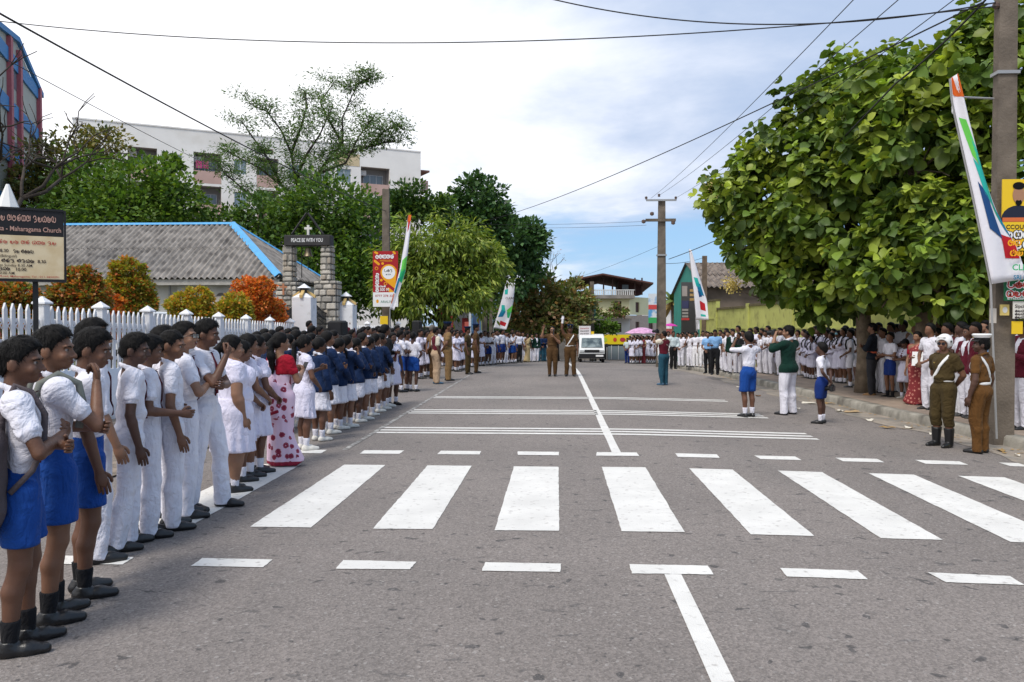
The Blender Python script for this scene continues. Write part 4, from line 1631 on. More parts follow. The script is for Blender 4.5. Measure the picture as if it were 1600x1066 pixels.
def iron_gate(pa, pb, ya, yb, ta, tb, lb):
 """gate leaf between two picture positions, its top curving from ta to tb"""
 a, b = at(pa, ta, ya), at(pb, tb, yb)
 e = empty("iron_gate", (a.x, a.y, yard_z(ya) - .35), 0, lb, "gate", "black iron gate leaves")
 d = Vector((b.x - a.x, b.y - a.y, 0))
 L = d.length
 M = orient((0, 0, 0), d)
 zb = yard_z(ya) - .35
 ha, hb = a.z - zb, b.z - zb
 prof = lambda t: ha + (hb - ha) * t - .18 * math.sin(math.pi * t)
 n = max(6, int(L / .13))
 for i in range(n + 1):
  t = i / n
  mb = MB().tube([M @ Vector((L * t, 0, .05)), M @ Vector((L * t, 0, prof(t)))], .011 if 0 < i < n else .03, 6)
  mb.build("bar" if 0 < i < n else "stile", IRON, e)
 for off, r_ in ((0, .02), (-.34, .014)):
  MB().tube([M @ Vector((L * i / 12, 0, prof(i / 12) + off)) for i in range(13)], r_, 6).build("top_rail", IRON, e)
 MB().tube([M @ Vector((0, 0, .1)), M @ Vector((L, 0, .1))], .02, 6).build("bottom_rail", IRON, e)
 for i in range(n):
  t0, t1 = i / n, (i + 1) / n
  c = (t0 + t1) / 2
  MB().tube([M @ Vector((L * (c + .45 / n * math.cos(R(g))), 0, prof(c) - .30 + .12 * math.sin(R(g)))) for g in range(0, 181, 30)], .008, 5).build("scroll", IRON, e)
iron_gate(493, 527, 24.2, 28.2, 476, 486, "black iron gate leaf standing open between the two white pillars")
iron_gate(437, 459, 27.2, 24.6, 472, 478, "black iron gate leaf left of the nearer white pillar, by the orange shrub")
# ------------------------------------------------------------------ bell arch of field stone
STONE = [mat(f"field_stone_{i}", c, .9, var=.2, vscale=6, bump=.5, bscale=25) for i, c in enumerate(((.40, .37, .32), (.30, .28, .25), (.50, .46, .40), (.36, .31, .25)))]
MORTAR = mat("mortar", (.20, .19, .17), .95, var=.2, vscale=8, bump=.4, bscale=40)
DARKBEAM = mat("dark_beam", (.035, .033, .034), .7, var=.2)
BELLM = mat("bell_metal", (.16, .13, .085), .45, metallic=.7, var=.2)
AY = 26.0
arch_c = at(478, 470, AY)
arch = empty("bell_arch", (arch_c.x, AY, yard_z(AY)), 0, "stone bell arch with a cross and the words peace be with you on its beam", "bell arch")
AZ = yard_z(AY)
_st = random.Random(8)
def stone_block(e, u0, v0, u1, v1, y0, dep, nm):
 """masonry pier: mortar core and single stones set proud of it"""
 a, b = at(u0, v1, y0), at(u1, v0, y0)
 lo, hi = (a.x - arch_c.x, 0, a.z - AZ), (b.x - arch_c.x, dep, b.z - AZ)
 core = MB().box((lo[0] + .02, lo[1] + .02, lo[2]), (hi[0] - .02, hi[1], hi[2])).build(nm, MORTAR, e)
 z = lo[2]
 while z < hi[2] - .05:
  hz = min(_st.uniform(.13, .24), hi[2] - z)
  x = lo[0]
  while x < hi[0] - .04:
   wx = min(_st.uniform(.15, .34), hi[0] - x)
   if hi[0] - x - wx < .08:
    wx = hi[0] - x
   mb = MB().bbox((x + .012, lo[1] - _st.uniform(.0, .035), z + .012), (x + wx - .012, lo[1] + .05, z + hz - .012), min(.03, wx * .2, hz * .2))
   mb.build("stone", STONE[_st.randrange(4)], core)
   x += wx
  # side faces
  for sx, q in ((lo[0], -1), (hi[0], 1)):
   mb = MB().bbox((sx - .03, lo[1] + .06, z + .012), (sx + .03, hi[1] - .03, z + hz - .012), .02)
   mb.build("stone", STONE[_st.randrange(4)], core)
  z += hz
 return core
stone_block(arch, 442, 383, 457, 440, AY, .42, "pier")
stone_block(arch, 501, 383, 517, 438, AY, .42, "pier")
stone_block(arch, 430, 440, 462, 520, AY - .1, .62, "base_wall")
stone_block(arch, 490, 438, 524, 525, AY - .1, .62, "base_wall")
a, b = at(444, 384, AY - .06), at(516, 367, AY - .06)
MB().bbox((a.x - arch_c.x, -.08, a.z - AZ), (b.x - arch_c.x, .36, b.z - AZ), .015).build("beam", DARKBEAM, arch)
tm = link("lettering", text_mesh("PEACE BE WITH YOU", .17, .012, 'CENTER', 1.02), mat("letter_white", (.7, .7, .7), .6), arch)
tm.location = ((a.x + b.x) / 2 - arch_c.x, -.086, (a.z + b.z) / 2 - AZ - .055)
cc = at(480, 367, AY)
mb = MB().box((cc.x - arch_c.x - .035, .08, cc.z - AZ - .02), (cc.x - arch_c.x + .035, .15, cc.z - AZ + .32))
mb.box((cc.x - arch_c.x - .12, .083, cc.z - AZ + .18), (cc.x - arch_c.x + .12, .147, cc.z - AZ + .25))
mb.build("cross", PLASTER, arch)
bc = at(479, 385, AY)
bl = MB().lathe([(.03, -.02), (.075, -.04), (.095, -.10), (.105, -.20), (.15, -.29), (.16, -.31), (.13, -.31)], 16, (bc.x - arch_c.x, .15, bc.z - AZ))
bell = smooth_by_angle(bl.build("bell", BELLM, arch))
MB().tube([(bc.x - arch_c.x, .15, bc.z - AZ - .30), (bc.x - arch_c.x, .15, bc.z - AZ - .75)], .012, 5).build("bell_rope", DARKBEAM, bell)
MB().tube([(bc.x - arch_c.x - .2, .15, bc.z - AZ), (bc.x - arch_c.x - .21, .15, bc.z - AZ - 1.0)], .015, 5).build("pull_rod", IRON, arch)
for (ua, va, ub, vb) in ((456, 366, 479, 333), (505, 366, 481, 333)):
 p, q = at(ua, va, AY + .2), at(ub, vb, AY + .2)
 MB().tube([(p.x - arch_c.x, .2, p.z - AZ), (q.x - arch_c.x, .2, q.z - AZ)], .035, 4).build("stay", DARKBEAM, arch)
p = at(443, 448, AY - .15)
mb = MB().box((p.x - arch_c.x - .03, -.18, p.z - AZ - .26), (p.x - arch_c.x + .03, -.145, p.z - AZ + .10))
mb.box((p.x - arch_c.x - .12, -.177, p.z - AZ - .04), (p.x - arch_c.x + .12, -.148, p.z - AZ + .02))
mb.build("small_cross", mat("terracotta", (.40, .17, .09), .8), arch)
# ------------------------------------------------------------------ church hall with corrugated roof
HY0, HYR, HY1 = 29.0, 33.0, 37.0
e_z = at(437, 432, HY0).z
r_z = at(365, 351, HYR).z
EX1 = at(437, 432, HY0).x
RX1 = at(365, 351, HYR).x
EX0, RX0 = EX1 - 17.0, EX1 - 17.0
BX1 = at(523, 449, HY1).x
HG = yard_z(30) - .6
hall = empty("church_hall", ((EX0 + EX1) / 2, HYR, HG), 0, "long white hall with grey corrugated roof and bright blue ridge caps behind the shrubs", "building")
hx, hy = hall.location.x, hall.location.y
CORR = mat("corrugated_sheet", (.27, .245, .22), .95, var=.22, vscale=3, col2=(.12, .108, .098), cscale=2.6, lo=.42, hi=.68, bump=.3, bscale=30)
roof = MB().add([(EX0 - hx, HY0 - hy + .1, e_z - HG - .07), (EX1 - hx - .1, HY0 - hy + .1, e_z - HG - .07), (RX1 - hx, 0, r_z - HG - .09), (RX0 - hx, 0, r_z - HG - .09), (BX1 - hx - .1, HY1 - hy - .1, e_z - HG - .07), (EX0 - hx, HY1 - hy, e_z - HG - .07)],
    [(0, 1, 2, 3), (1, 4, 2), (4, 5, 3, 2), (0, 5, 4, 1)]).build("roof", CORR, hall)
PITCHC = .215
def corr_sheet(o0, du, dv, w, l, s0, clip, name, parent, amp=.050, m=CORR):
 """corrugated sheet: origin o0, unit vectors du (across) and dv (up the slope); clip(s) gives the top length at s"""
 nrm = Vector(du).cross(Vector(dv)).normalized()
 if nrm.z < 0:
  nrm = -nrm
 ns = int(w / (PITCHC / 6))
 vs, fs = [], []
 for i in range(ns + 1):
  s = w * i / ns
  t1 = clip(s0 + s)
  off = amp * math.cos(2 * math.pi * (s0 + s) / PITCHC)
  for t in (0.0, min(l, max(t1, 0.0))):
   p = Vector(o0) + Vector(du) * s + Vector(dv) * t + nrm * off
   vs.append(p)
 for i in range(ns):
  fs.append((2 * i, 2 * i + 2, 2 * i + 3, 2 * i + 1))
 return link(name, np_mesh(name, vs, np.array(fs), True), m, parent)
slope = Vector((0, HYR - HY0, r_z - e_z))
SL = slope.length
dv = slope / SL
W = EX1 - EX0
hipk = SL / (EX1 - RX1)
rows = ((-.12, SL * .52 + .06, .0), (SL * .52 - .08, SL * .48 + .08, .022))
cols = 17
for t0, ln, lift in rows:
 for c in range(cols):
  w = W / cols
  s0 = c * w
  o0 = Vector((EX0 - hx + s0, HY0 - hy, e_z - HG)) + dv * t0 + Vector((0, -.6, .8)).normalized() * lift
  clip = lambda s, t0=t0: (W - s) * hipk - t0
  if clip(s0) <= .02:
   continue
  corr_sheet(o0, (1, 0, 0), dv, w, ln, s0, clip, "roof_sheet", roof)
# hip end at the right
ed = Vector((BX1 - EX1, HY1 - HY0, 0))
EL = ed.length
du = ed / EL
mid = Vector((RX1, HYR, r_z))
foot = Vector((EX1, HY0, e_z)) + du * ((mid - Vector((EX1, HY0, e_z))).dot(du))
dv2 = (mid - foot)
L2 = dv2.length
dv2 = dv2 / L2
sm_ = (foot - Vector((EX1, HY0, e_z))).length
for c in range(9):
 s0 = EL * c / 9
 clip = lambda s: L2 * (s / sm_ if s < sm_ else (EL - s) / (EL - sm_))
 corr_sheet(Vector((EX1 - hx, HY0 - hy, e_z - HG)) + du * s0, du, dv2, EL / 9, L2, s0, clip, "roof_sheet", roof)
for pa, pb, r_ in (((RX0, HYR, r_z), (RX1, HYR, r_z), .085), ((RX1, HYR, r_z), (EX1, HY0, e_z), .13), ((RX1, HYR, r_z), (BX1, HY1, e_z), .09)):
 a, b = Vector(pa) - hall.location, Vector(pb) - hall.location
 d = (b - a).normalized()
 side = d.cross(Vector((0, 0, 1))).normalized() * r_ * 1.4
 up = side.cross(d).normalized()
 if up.z < 0:
  up = -up
 mb = MB()
 prof = [-side - up * r_ * .55, -side * .25 + up * r_ * .55, side * .25 + up * r_ * .55, side - up * r_ * .55, side * .1 + up * r_ * .3, -side * .1 + up * r_ * .3]
 up2 = Vector((0, 0, .05))
 mb.add([a + q + up2 for q in prof] + [b + q + up2 for q in prof], [(i, (i + 1) % 6, 6 + (i + 1) % 6, 6 + i) for i in range(6)] + [(5, 4, 3, 2, 1, 0), (6, 7, 8, 9, 10, 11)])
 mb.build("ridge_cap", BLUE_ROOF, roof)
wall = MB().box((EX0 - hx + .3, HY0 - hy + .55, 0), (EX1 - hx - .45, HY1 - hy - .6, e_z - HG - .12)).build("wall", PLASTER, hall)
MB().box((EX0 - hx, HY0 - hy - .02, e_z - HG - .30), (EX1 - hx - .02, HY0 - hy + .03, e_z - HG - .10)).build("fascia", mat("grey_board", (.38, .36, .33), .9, var=.15), hall)
for k in range(6):
 x = EX1 - hx - 1.2 - k * 2.6
 MB().box((x - .14, HY0 - hy + .42, 0), (x + .14, HY0 - hy + .56, e_z - HG - .3)).build("buttress", PLASTER, hall)
PIPE = mat("grey_pipe", (.3, .3, .3), .6)
MB().tube([(EX1 - hx - 4.2, HY0 - hy + .38, 0), (EX1 - hx - 4.2, HY0 - hy + .38, e_z - HG - .3)], .05, 8).build("downpipe", PIPE, hall)
# small lean-to roof on the hall's wall
aw0, aw1 = at(322, 456, 28.4), at(355, 456, 28.4)
lean = MB()
lean.prism([(aw0.x - hx, 28.3 - hy, aw0.z - HG - .55), (aw0.x - hx, 29.5 - hy, aw0.z - HG), (aw0.x - hx, 29.5 - hy, aw0.z - HG - .12), (aw0.x - hx, 28.3 - hy, aw0.z - HG - .67)], (0, 0, 0), (aw1.x - aw0.x, 0, 0))
lean.build("lean_to_roof", CORR, hall)
# ------------------------------------------------------------------ church notice board
SBY = 9.6
pl = [at(-60, 312, SBY), at(99, 332, SBY + .55), at(97, 437, SBY + .55)]
bw = (pl[1] - pl[0])
bw.z = 0
board = empty("notice_board", (pl[1].x, pl[1].y, yard_z(10)), 0, "church notice board with black heading and cream panel on dark posts", "sign")
Mb = orient((0, 0, 0), bw)
Wb = bw.length
zt, zb_ = pl[1].z - board.location.z, pl[2].z - board.location.z
zsp = zt - (zt - zb_) * .365
SIGNB = mat("sign_black", (.012, .012, .014), .5, spec=.3)
CREAMP = mat("sign_cream", (.66, .55, .36), .6, col2=(.50, .36, .18), cscale=3.5, lo=.45, hi=.75, detail=4)
o = MB().box((-Wb, 0, zsp), (0, .05, zt)).build("heading_panel", SIGNB, board)
place(o, Mb)
o = MB().box((-Wb, 0, zb_), (0, .05, zsp - .004)).build("text_panel", CREAMP, board)
place(o, Mb)
o = MB().box((-Wb - .02, -.012, zb_ - .035), (.025, .06, zb_ - .002)).box((.003, -.012, zb_ - .002), (.028, .06, zt + .02)).box((-Wb, -.012, zt + .003), (.002, .06, zt + .03)).build("frame", SIGNB, board)
place(o, Mb)
for x in (-.32, -Wb + .3):
 o = MB().box((x - .03, .065, -.2), (x + .03, .125, zt)).build("post", IRON, board)
 place(o, Mb)
BRONZE = mat("sign_bronze", (.50, .30, .24), .6)
RED_T = mat("sign_red", (.42, .05, .04), .6)
BLK_T = mat("sign_ink", (.03, .02, .02), .6)
def sign_text(me, x, z, m, par, M, y=-.006, nm="lettering"):
 o = link(nm, me, m)
 return place(o, M @ Matrix.Translation((x, y, z)), par)
hh = zt - zsp
sign_text(sinhala_mesh(['sa', 'ha', 'va', '', 'ma', 'ha', 'ra', 'ga', 'ma', '', 'da', 'va', 'sa', 'na', 'ya'], hh * .26, .15, .70), -.78, zsp + hh * .56, BRONZE, board, Mb)
sign_text(text_mesh("Sri Lanka - Maharagama Church", hh * .27, .008, 'LEFT', .86), -.89, zsp + hh * .16, BRONZE, board, Mb)
ph = zsp - zb_
sign_text(sinhala_mesh(['la', 'sa', 'ra', 'na', '', 'va', 'na', '', 'ma', 'ra', '', 'sa', 'ga', 'na', '', 'da', 'va'], ph * .085, .15, .72), -.80, zsp - ph * .20, RED_T, board, Mb)
sign_text(sinhala_mesh(['sa', 'va', 'ya'], ph * .08, .2, .14), -.84, zsp - ph * .40, BLK_T, board, Mb)
sign_text(text_mesh("8.30", ph * .10, .015), -.69, zsp - ph * .40, BLK_T, board, Mb)
sign_text(sinhala_mesh(['da', 'va', '', 'la', 'ka', 'na', 'ya'], ph * .08, .2, .22), -.55, zsp - ph * .41, BLK_T, board, Mb)
sign_text(text_mesh("8.30 AM (Bilingual)", ph * .085, .004), -.86, zsp - ph * .515, BLK_T, board, Mb)
sign_text(sinhala_mesh(['pa', 'la', 'ma', '', 'la', 'ra', 'da', '', 'la', 'da', 'sa', 'na'], ph * .08, .2, .52), -.84, zsp - ph * .63, BLK_T, board, Mb)
sign_text(text_mesh("8.30", ph * .10, .015), -.29, zsp - ph * .63, BLK_T, board, Mb)
sign_text(text_mesh("Service 1st Sunday 8.30 AM", ph * .085, .004), -.86, zsp - ph * .725, BLK_T, board, Mb)
sign_text(sinhala_mesh(['ra', 'da', '', 'la', 'da', 'sa', 'na'], ph * .08, .2, .26), -.84, zsp - ph * .815, BLK_T, board, Mb)
sign_text(text_mesh("10.00", ph * .10, .015), -.53, zsp - ph * .82, BLK_T, board, Mb)
sign_text(text_mesh("Sunday 10.00 AM", ph * .085, .004), -.86, zsp - ph * .905, BLK_T, board, Mb)
sign_text(text_mesh("High Level Road, Maharagama. Tel : 011-2850291", ph * .06, .004, 'LEFT', .82), -.88, zb_ + ph * .03, RED_T, board, Mb)
# white marquee tip standing behind the notice board
tp = at(12, 288, 16)
mb = MB().lathe([(.42, -1.2), (.20, -.45), (.03, 0)], 8, (0, 0, 0))
tent = mb.build("canopy_tip", mat("canopy_white", (.75, .74, .72), .8), None, (tp.x, tp.y, tp.z))
tag(tent, "white pointed canopy tip above the church notice board", "canopy")
mb = MB()
mb.tube([(0, 0, -1.2), (0, 0, yard_z(16) - tp.z)], .03, 6)
mb.build("pole", IRON, tent)
# parked vehicle roof behind the fence
GLASS = mat("car_glass", (.02, .03, .035), .08, spec=.6)
CARW = mat("car_white", (.74, .75, .76), .3, spec=.5)
def parked_car(c, face, lb, L=4.2, Wd=1.65, Hh=1.75):
 e = empty("parked_car", c, face, lb, "car", "white vehicles parked in the churchyard")
 prof = [(-L / 2, .35), (-L / 2, .95), (-L / 2 + .1, 1.05), (-L / 2 + .55, Hh - .05), (-L / 2 + .9, Hh), (L / 2 - 1.6, Hh), (L / 2 - .75, 1.1), (L / 2 - .1, .95), (L / 2, .8), (L / 2, .35)]
 mb = MB()
 mb.prism([(-Wd / 2, y, z) for y, z in prof], (0, 0, 0), (Wd, 0, 0))
 mb.build("body", CARW, e)
 for s in (-1, 1):
  mb = MB()
  x = s * (Wd / 2 + .004)
  mb.add([(x, -L / 2 + .45, 1.12), (x, -L / 2 + .75, Hh - .14), (x, L / 2 - 1.65, Hh - .14), (x, L / 2 - 1.0, 1.12)], [(0, 1, 2, 3)])
  mb.build("side_window", GLASS, e)
 mb = MB()
 mb.add([(-Wd / 2 + .1, L / 2 - 1.52, Hh - .07), (Wd / 2 - .1, L / 2 - 1.52, Hh - .07), (Wd / 2 - .1, L / 2 - .80, 1.16), (-Wd / 2 + .1, L / 2 - .80, 1.16)], [(0, 1, 2, 3)])
 o = mb.build("windscreen", GLASS, e)
 o.location = (0, .02, .02)
 mb = MB().add([(-Wd / 2 + .1, -L / 2 + .06, 1.12), (Wd / 2 - .1, -L / 2 + .06, 1.12), (Wd / 2 - .1, -L / 2 + .48, Hh - .14), (-Wd / 2 + .1, -L / 2 + .48, Hh - .14)], [(0, 1, 2, 3)])
 o = mb.build("rear_window", GLASS, e)
 o.location = (0, -.02, .01)
 for s in (-1, 1):
  for y in (-L / 2 + .8, L / 2 - .8):
   wb = MB().lathe([(.0, -.09), (.26, -.1), (.31, -.06), (.31, .06), (.26, .1), (.0, .09)], 16, (0, 0, 0), Matrix.Translation((s * (Wd / 2 - .08), y, .31)) @ Matrix.Rotation(R(90), 4, 'Y'))
   wb.build("wheel", IRON, e)
 return e
q = at(228, 475, 24)
parked_car((q.x - .3, 24, yard_z(24) - .35), 100, "white car parked behind the tall green and red shrub and the picket fence")
q = at(75, 455, 20)
parked_car((q.x, 20.5, yard_z(20) - .05), 80, "white car parked behind the left red shrub, below the notice board")
# ------------------------------------------------------------------ buildings further off
def meet(u, v, P0, n):
 """where the line of sight at u, v meets the plane through P0 with normal n"""
 d = ray(u, v)
 c = Vector((0, 0, CAMH))
 n = Vector(n)
 return c + d * ((Vector(P0) - c).dot(n) / d.dot(n))
APTW = mat("apartment_white", (.84, .80, .75), .9, var=.05, vscale=.5, col2=(.68, .63, .56), cscale=.35, lo=.5, hi=.8)
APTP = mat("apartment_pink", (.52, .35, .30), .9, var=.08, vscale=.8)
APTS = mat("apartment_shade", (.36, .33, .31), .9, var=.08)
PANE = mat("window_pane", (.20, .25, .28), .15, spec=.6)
FRAMEW = mat("window_frame", (.72, .72, .72), .6)
def facade(root, M, W, z0, z1, openings, m, wall_name="wall", thick=.3):
 """wall in the local XZ plane (y into the building) with real openings (x0, x1, z0, z1)"""
 xs = sorted({0.0, W, *[q for o in openings for q in o[:2]]})
 zs = sorted({z0, z1, *[q for o in openings for q in o[2:4]]})
 vs, fs = [], []
 idx = {}
 def vid(x, y, z):
  k = (round(x, 4), round(y, 4), round(z, 4))
  if k not in idx:
   idx[k] = len(vs)
   vs.append(M @ Vector(k))
  return idx[k]
 for i in range(len(xs) - 1):
  for j in range(len(zs) - 1):
   cx, cz = (xs[i] + xs[i + 1]) / 2, (zs[j] + zs[j + 1]) / 2
   if any(o[0] < cx < o[1] and o[2] < cz < o[3] for o in openings):
    continue
   fs.append((vid(xs[i], 0, zs[j]), vid(xs[i + 1], 0, zs[j]), vid(xs[i + 1], 0, zs[j + 1]), vid(xs[i], 0, zs[j + 1])))
 for a, b, c, d in [o[:4] for o in openings]:
  t = thick
  for q in (((a, 0, c), (a, t, c), (a, t, d), (a, 0, d)), ((b, 0, c), (b, 0, d), (b, t, d), (b, t, c)), ((a, 0, c), (b, 0, c), (b, t, c), (a, t, c)), ((a, 0, d), (a, t, d), (b, t, d), (b, 0, d))):
   fs.append(tuple(vid(*p) for p in q))
 me = bpy.data.meshes.new(wall_name)
 me.from_pydata([tuple(p) for p in vs], [], fs)
 return link(wall_name, me, m, root)
def window(root, M, x0, x1, z0, z1, y=.12, mull=2, fm=FRAMEW, pm=PANE, bars=0):
 f = MB()
 t = .05
 f.box((x0, y, z0), (x1, y + .06, z0 + t), M).box((x0, y, z1 - t), (x1, y + .06, z1), M)
 for k in range(mull + 1):
  x = x0 + (x1 - x0 - t) * k / mull
  f.box((x, y, z0 + t), (x + t, y + .06, z1 - t), M)
 for k in range(bars):
  z = z0 + (z1 - z0) * (k + 1) / (bars + 1)
  f.box((x0 + t, y + .003, z - .02), (x1 - t, y + .055, z + .02), M)
 w = f.build("window", fm, root)
 g = (x1 - x0 - t) / mull
 for k in range(mull):
  MB().box((x0 + t + g * k, y + .02, z0 + t), (x0 + g * (k + 1), y + .035, z1 - t), M).build("pane", pm, w)
 return w
# --- the long white apartment block
ZR = 20.9
pA = meet(118, 188, (0, 76, 0), (0, 1, 0))
A = Vector((pA.x, 75.5, 0))
pB = meet(657, 240, (0, 92.6, 0), (0, 1, 0))
B = Vector((pB.x, 92.6, 0))
dA = (B - A)
WA = dA.length
apt = empty("apartment_block", (A.x, A.y, -1.5), 0, "long white flat-roofed apartment block with recessed balconies behind the trees", "building")
Ma = orient((0, 0, 1.5), dA)
nA = Ma.to_3x3() @ Vector((0, 1, 0))
sx = lambda u: (meet(u, 300, A, nA) - A).dot(dA.normalized())
rows_z = (17.6, 14.3, 11.0, 7.7)
ops, kinds = [], []
for zr in rows_z:
 for (u0, u1, k) in ((200, 246, 'b'), (264, 285, 'w'), (303, 346, 'b'), (366, 386, 'w'), (401, 435, 'b'), (452, 470, 'w'), (500, 508, 'w'), (527, 549, 'w'), (564, 609, 'b')):
  x0, x1 = sx(u0), sx(u1)
  if k == 'b':
   ops.append((x0, x1, zr - 1.9, zr + 1.15))
  else:
   ops.append((x0, x1, zr - .75, zr + .75))
  kinds.append(k)
ops.append((sx(401), sx(428), 19.15 - .0, 19.75))
kinds.append('v')
facade(apt, Ma, WA, 0, ZR - .0, ops, APTW, thick=.25)
for (x0, x1, z0, z1), k in zip(ops, kinds):
 if k == 'w':
  window(apt, Ma, x0, x1, z0, z1, .1)
 elif k == 'b':
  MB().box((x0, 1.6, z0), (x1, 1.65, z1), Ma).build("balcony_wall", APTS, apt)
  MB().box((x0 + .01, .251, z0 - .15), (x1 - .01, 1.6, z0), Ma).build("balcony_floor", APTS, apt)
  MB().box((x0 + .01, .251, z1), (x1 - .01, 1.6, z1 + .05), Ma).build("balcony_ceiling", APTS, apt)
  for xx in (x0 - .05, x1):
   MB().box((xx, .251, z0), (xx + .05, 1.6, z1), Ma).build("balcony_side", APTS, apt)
  MB().box((x0 + .01, .02, z0 + .02), (x1 - .01, .14, z0 + 1.25), Ma).build("parapet", APTP, apt)
  w_ = x1 - x0
  window(apt, Ma, x0 + w_ * .22, x0 + w_ * .9, z0 + 1.0, z1 - .6, 1.5, 3)
  ac = MB().box((x0 + w_ * .05, .9, z1 - .8), (x0 + w_ * .05 + .7, 1.3, z1 - .25), Ma).build("air_conditioner", APTW, apt)
 else:
  MB().box((x0, .6, z0), (x1, .65, z1), Ma).build("vent_back", mat("vent_dark", (.03, .03, .03), .9), apt)
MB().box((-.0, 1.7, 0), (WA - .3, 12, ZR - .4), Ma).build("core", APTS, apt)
MB().box((-.05, -.06, ZR - .01), (WA + .05, .5, ZR + .12), Ma).build("parapet_cap", APTW, apt)
MB().box((WA, .0, 0), (WA + .02, 12, ZR), Ma).build("end_wall", APTW, apt)
for zr in rows_z[:2]:
 MB().box((WA + .021, 1.0, zr - .9), (WA + 1.3, 4.5, zr + .35), Ma).build("end_balcony", APTP, apt)
MB().box((WA + .021, .8, 18.9), (WA + 1.4, 5.0, 19.1), Ma).build("end_canopy", mat("brown_canopy", (.2, .1, .08), .8), apt)
YP = mat("new_render", (.60, .48, .30), .9, var=.08, vscale=.6)
x0, x1 = sx(505), sx(562)
MB().box((x0 + 1.2, -.03, 18.7), (x1, -.003, 20.0), Ma).build("render_patch", YP, apt)
# laundry on a balcony
q0 = sx(304)
tag(MB().box((q0 + .15, .15, 17.2), (q0 + .75, .18, 17.95), Matrix.Translation(apt.location) @ Ma).box((q0 + .85, .15, 17.2), (q0 + 1.35, .18, 17.95), Matrix.Translation(apt.location) @ Ma).build("laundry", mat("laundry_pink", (.45, .06, .18), .9)), "pink cloths hung to dry on an apartment balcony", "laundry")
# --- tall gabled building at the left edge
E0 = at(62, 330, 55)
dW = ray(341, 505)
dW.z = 0
dW.normalize()
nW = Vector((dW.y, -dW.x, 0))
if nW.dot(-E0) < 0:
 nW = -nW
BW = mat("tower_cream", (.50, .48, .41), .9, var=.06, vscale=.7)
BB = mat("tower_blue", (.06, .24, .50), .7, var=.08)
BP = mat("tower_pink", (.46, .12, .14), .7, var=.08)
tower = empty("striped_building", (E0.x, E0.y, gz(0, 55)), 0, "tall gabled building with blue bands and red columns at the left edge", "building")
def wall_poly(nm, pix, m, off, thick):
 base = E0
 vs = [meet(u, v, base, nW) - tower.location + nW * off for u, v in pix]
 mb = MB()
 mb.prism(vs, (0, 0, 0), nW * -thick)
 return mb.build(nm, m, tower)
wall_poly("wall", [(-60, 560), (62, 520), (62, 152), (25, 66), (-60, 0)], BW, 0, 8)
for k in range(5):
 zc = meet(58, 146 + k * 66, E0, nW).z
 mb = MB()
 p0 = E0 - dW * 26 - tower.location
 p1 = E0 - dW * .02 - tower.location
 hz = .42
 mb.prism([Vector((p0.x, p0.y, zc - hz - tower.location.z)), Vector((p1.x, p1.y, zc - hz - tower.location.z)), Vector((p1.x, p1.y, zc + hz - tower.location.z)), Vector((p0.x, p0.y, zc + hz - tower.location.z))], (0, 0, 0), nW * .12)
 mb.build("blue_band", BB, tower)
for u in (60, 29.5, 14.5):
 t_ = (meet(u, 300, E0, nW) - E0).dot(dW)
 c = E0 + dW * (t_ - .3) - tower.location
 vt = 140 if u > 50 else (84 if u > 20 else 62)
 zt = (meet(u, vt, E0, nW)).z - tower.location.z
 mb = MB()
 mb.prism([c + Vector((0, 0, -c.z)), c + dW * .55 + Vector((0, 0, -c.z)), c + dW * .55 + nW * .25 + Vector((0, 0, -c.z)), c + nW * .25 + Vector((0, 0, -c.z))], (0, 0, 0), (0, 0, zt))
 mb.build("column", BP, tower)
for (a, b) in (((-60, 0), (25, 66)), ((25, 66), (63, 153))):
 pa, pb = meet(*a, E0, nW) - tower.location, meet(*b, E0, nW) - tower.location
 mb = MB()
 mb.prism([pa, pb, pb + Vector((0, 0, .32)), pa + Vector((0, 0, .32))], (0, 0, 0), nW * .22)
 o = mb.build("roof_edge", BB, tower)
for k in range(4):
 for (u0, u1) in ((17, 27),):
  pix = [(u0, 96 + k * 62), (u1, 108 + k * 58), (u1, 108 + k * 58 + 36), (u0, 96 + k * 62 + 38)]
  wall_poly("window", pix, PANE, .02, .05)
# --- red-doored kiosk building beyond the trees on the left
KY = 44.0
RED = mat("door_red", (.30, .035, .04), .6, var=.12, vscale=3)
kx0, kx1 = at(682, 500, KY).x, at(742, 500, KY).x
kz = gz(-5, KY)
kio = empty("roadside_kiosk", (kx0, KY, kz), 0, "roadside shed with tall dark red doors and a blue roof edge", "building")
kz0 = kz
def kbox(nm, u0, v0, u1, v1, y, dep, m, par=None):
 a, b = at(u0, v1, y), at(u1, v0, y)
 return MB().box((a.x - kx0, y - KY, a.z - kz0), (b.x - kx0, y - KY + dep, b.z - kz0)).build(nm, m, par or kio)
dl = kbox("door", 684, 460, 695.5, 545, KY - .5, .10, RED)
dr = kbox("door", 697, 473, 708, 545, KY - .2, .10, RED)
for par, u0, u1, y in ((dl, 684, 695.5, KY - .5), (dr, 697, 708, KY - .2)):
 for q in (.33, .66):
  a = at(u0 + (u1 - u0) * q, 500, y)
  MB().box((a.x - kx0 - .015, y - KY - .02, .2), (a.x - kx0 + .015, y - KY - .003, 2.6)).build("rib", RED, par)
kbox("roof_beam", 698, 470, 737, 474, KY + .3, 1.2, mat("kiosk_blue", (.05, .19, .42), .6))
kbox("back_wall", 699, 474, 737, 545, KY + 3, .15, mat("kiosk_inside", (.10, .105, .12), .9))
kbox("side_wall", 735, 474, 737, 545, KY + .4, 2.6, mat("kiosk_side", (.10, .16, .28), .8))
kbox("counter", 722, 497, 735, 545, KY + 1.0, .4, RED)
kbox("red_panel", 726, 503, 735, 545, KY + .2, .1, mat("panel_salmon", (.50, .12, .10), .7))
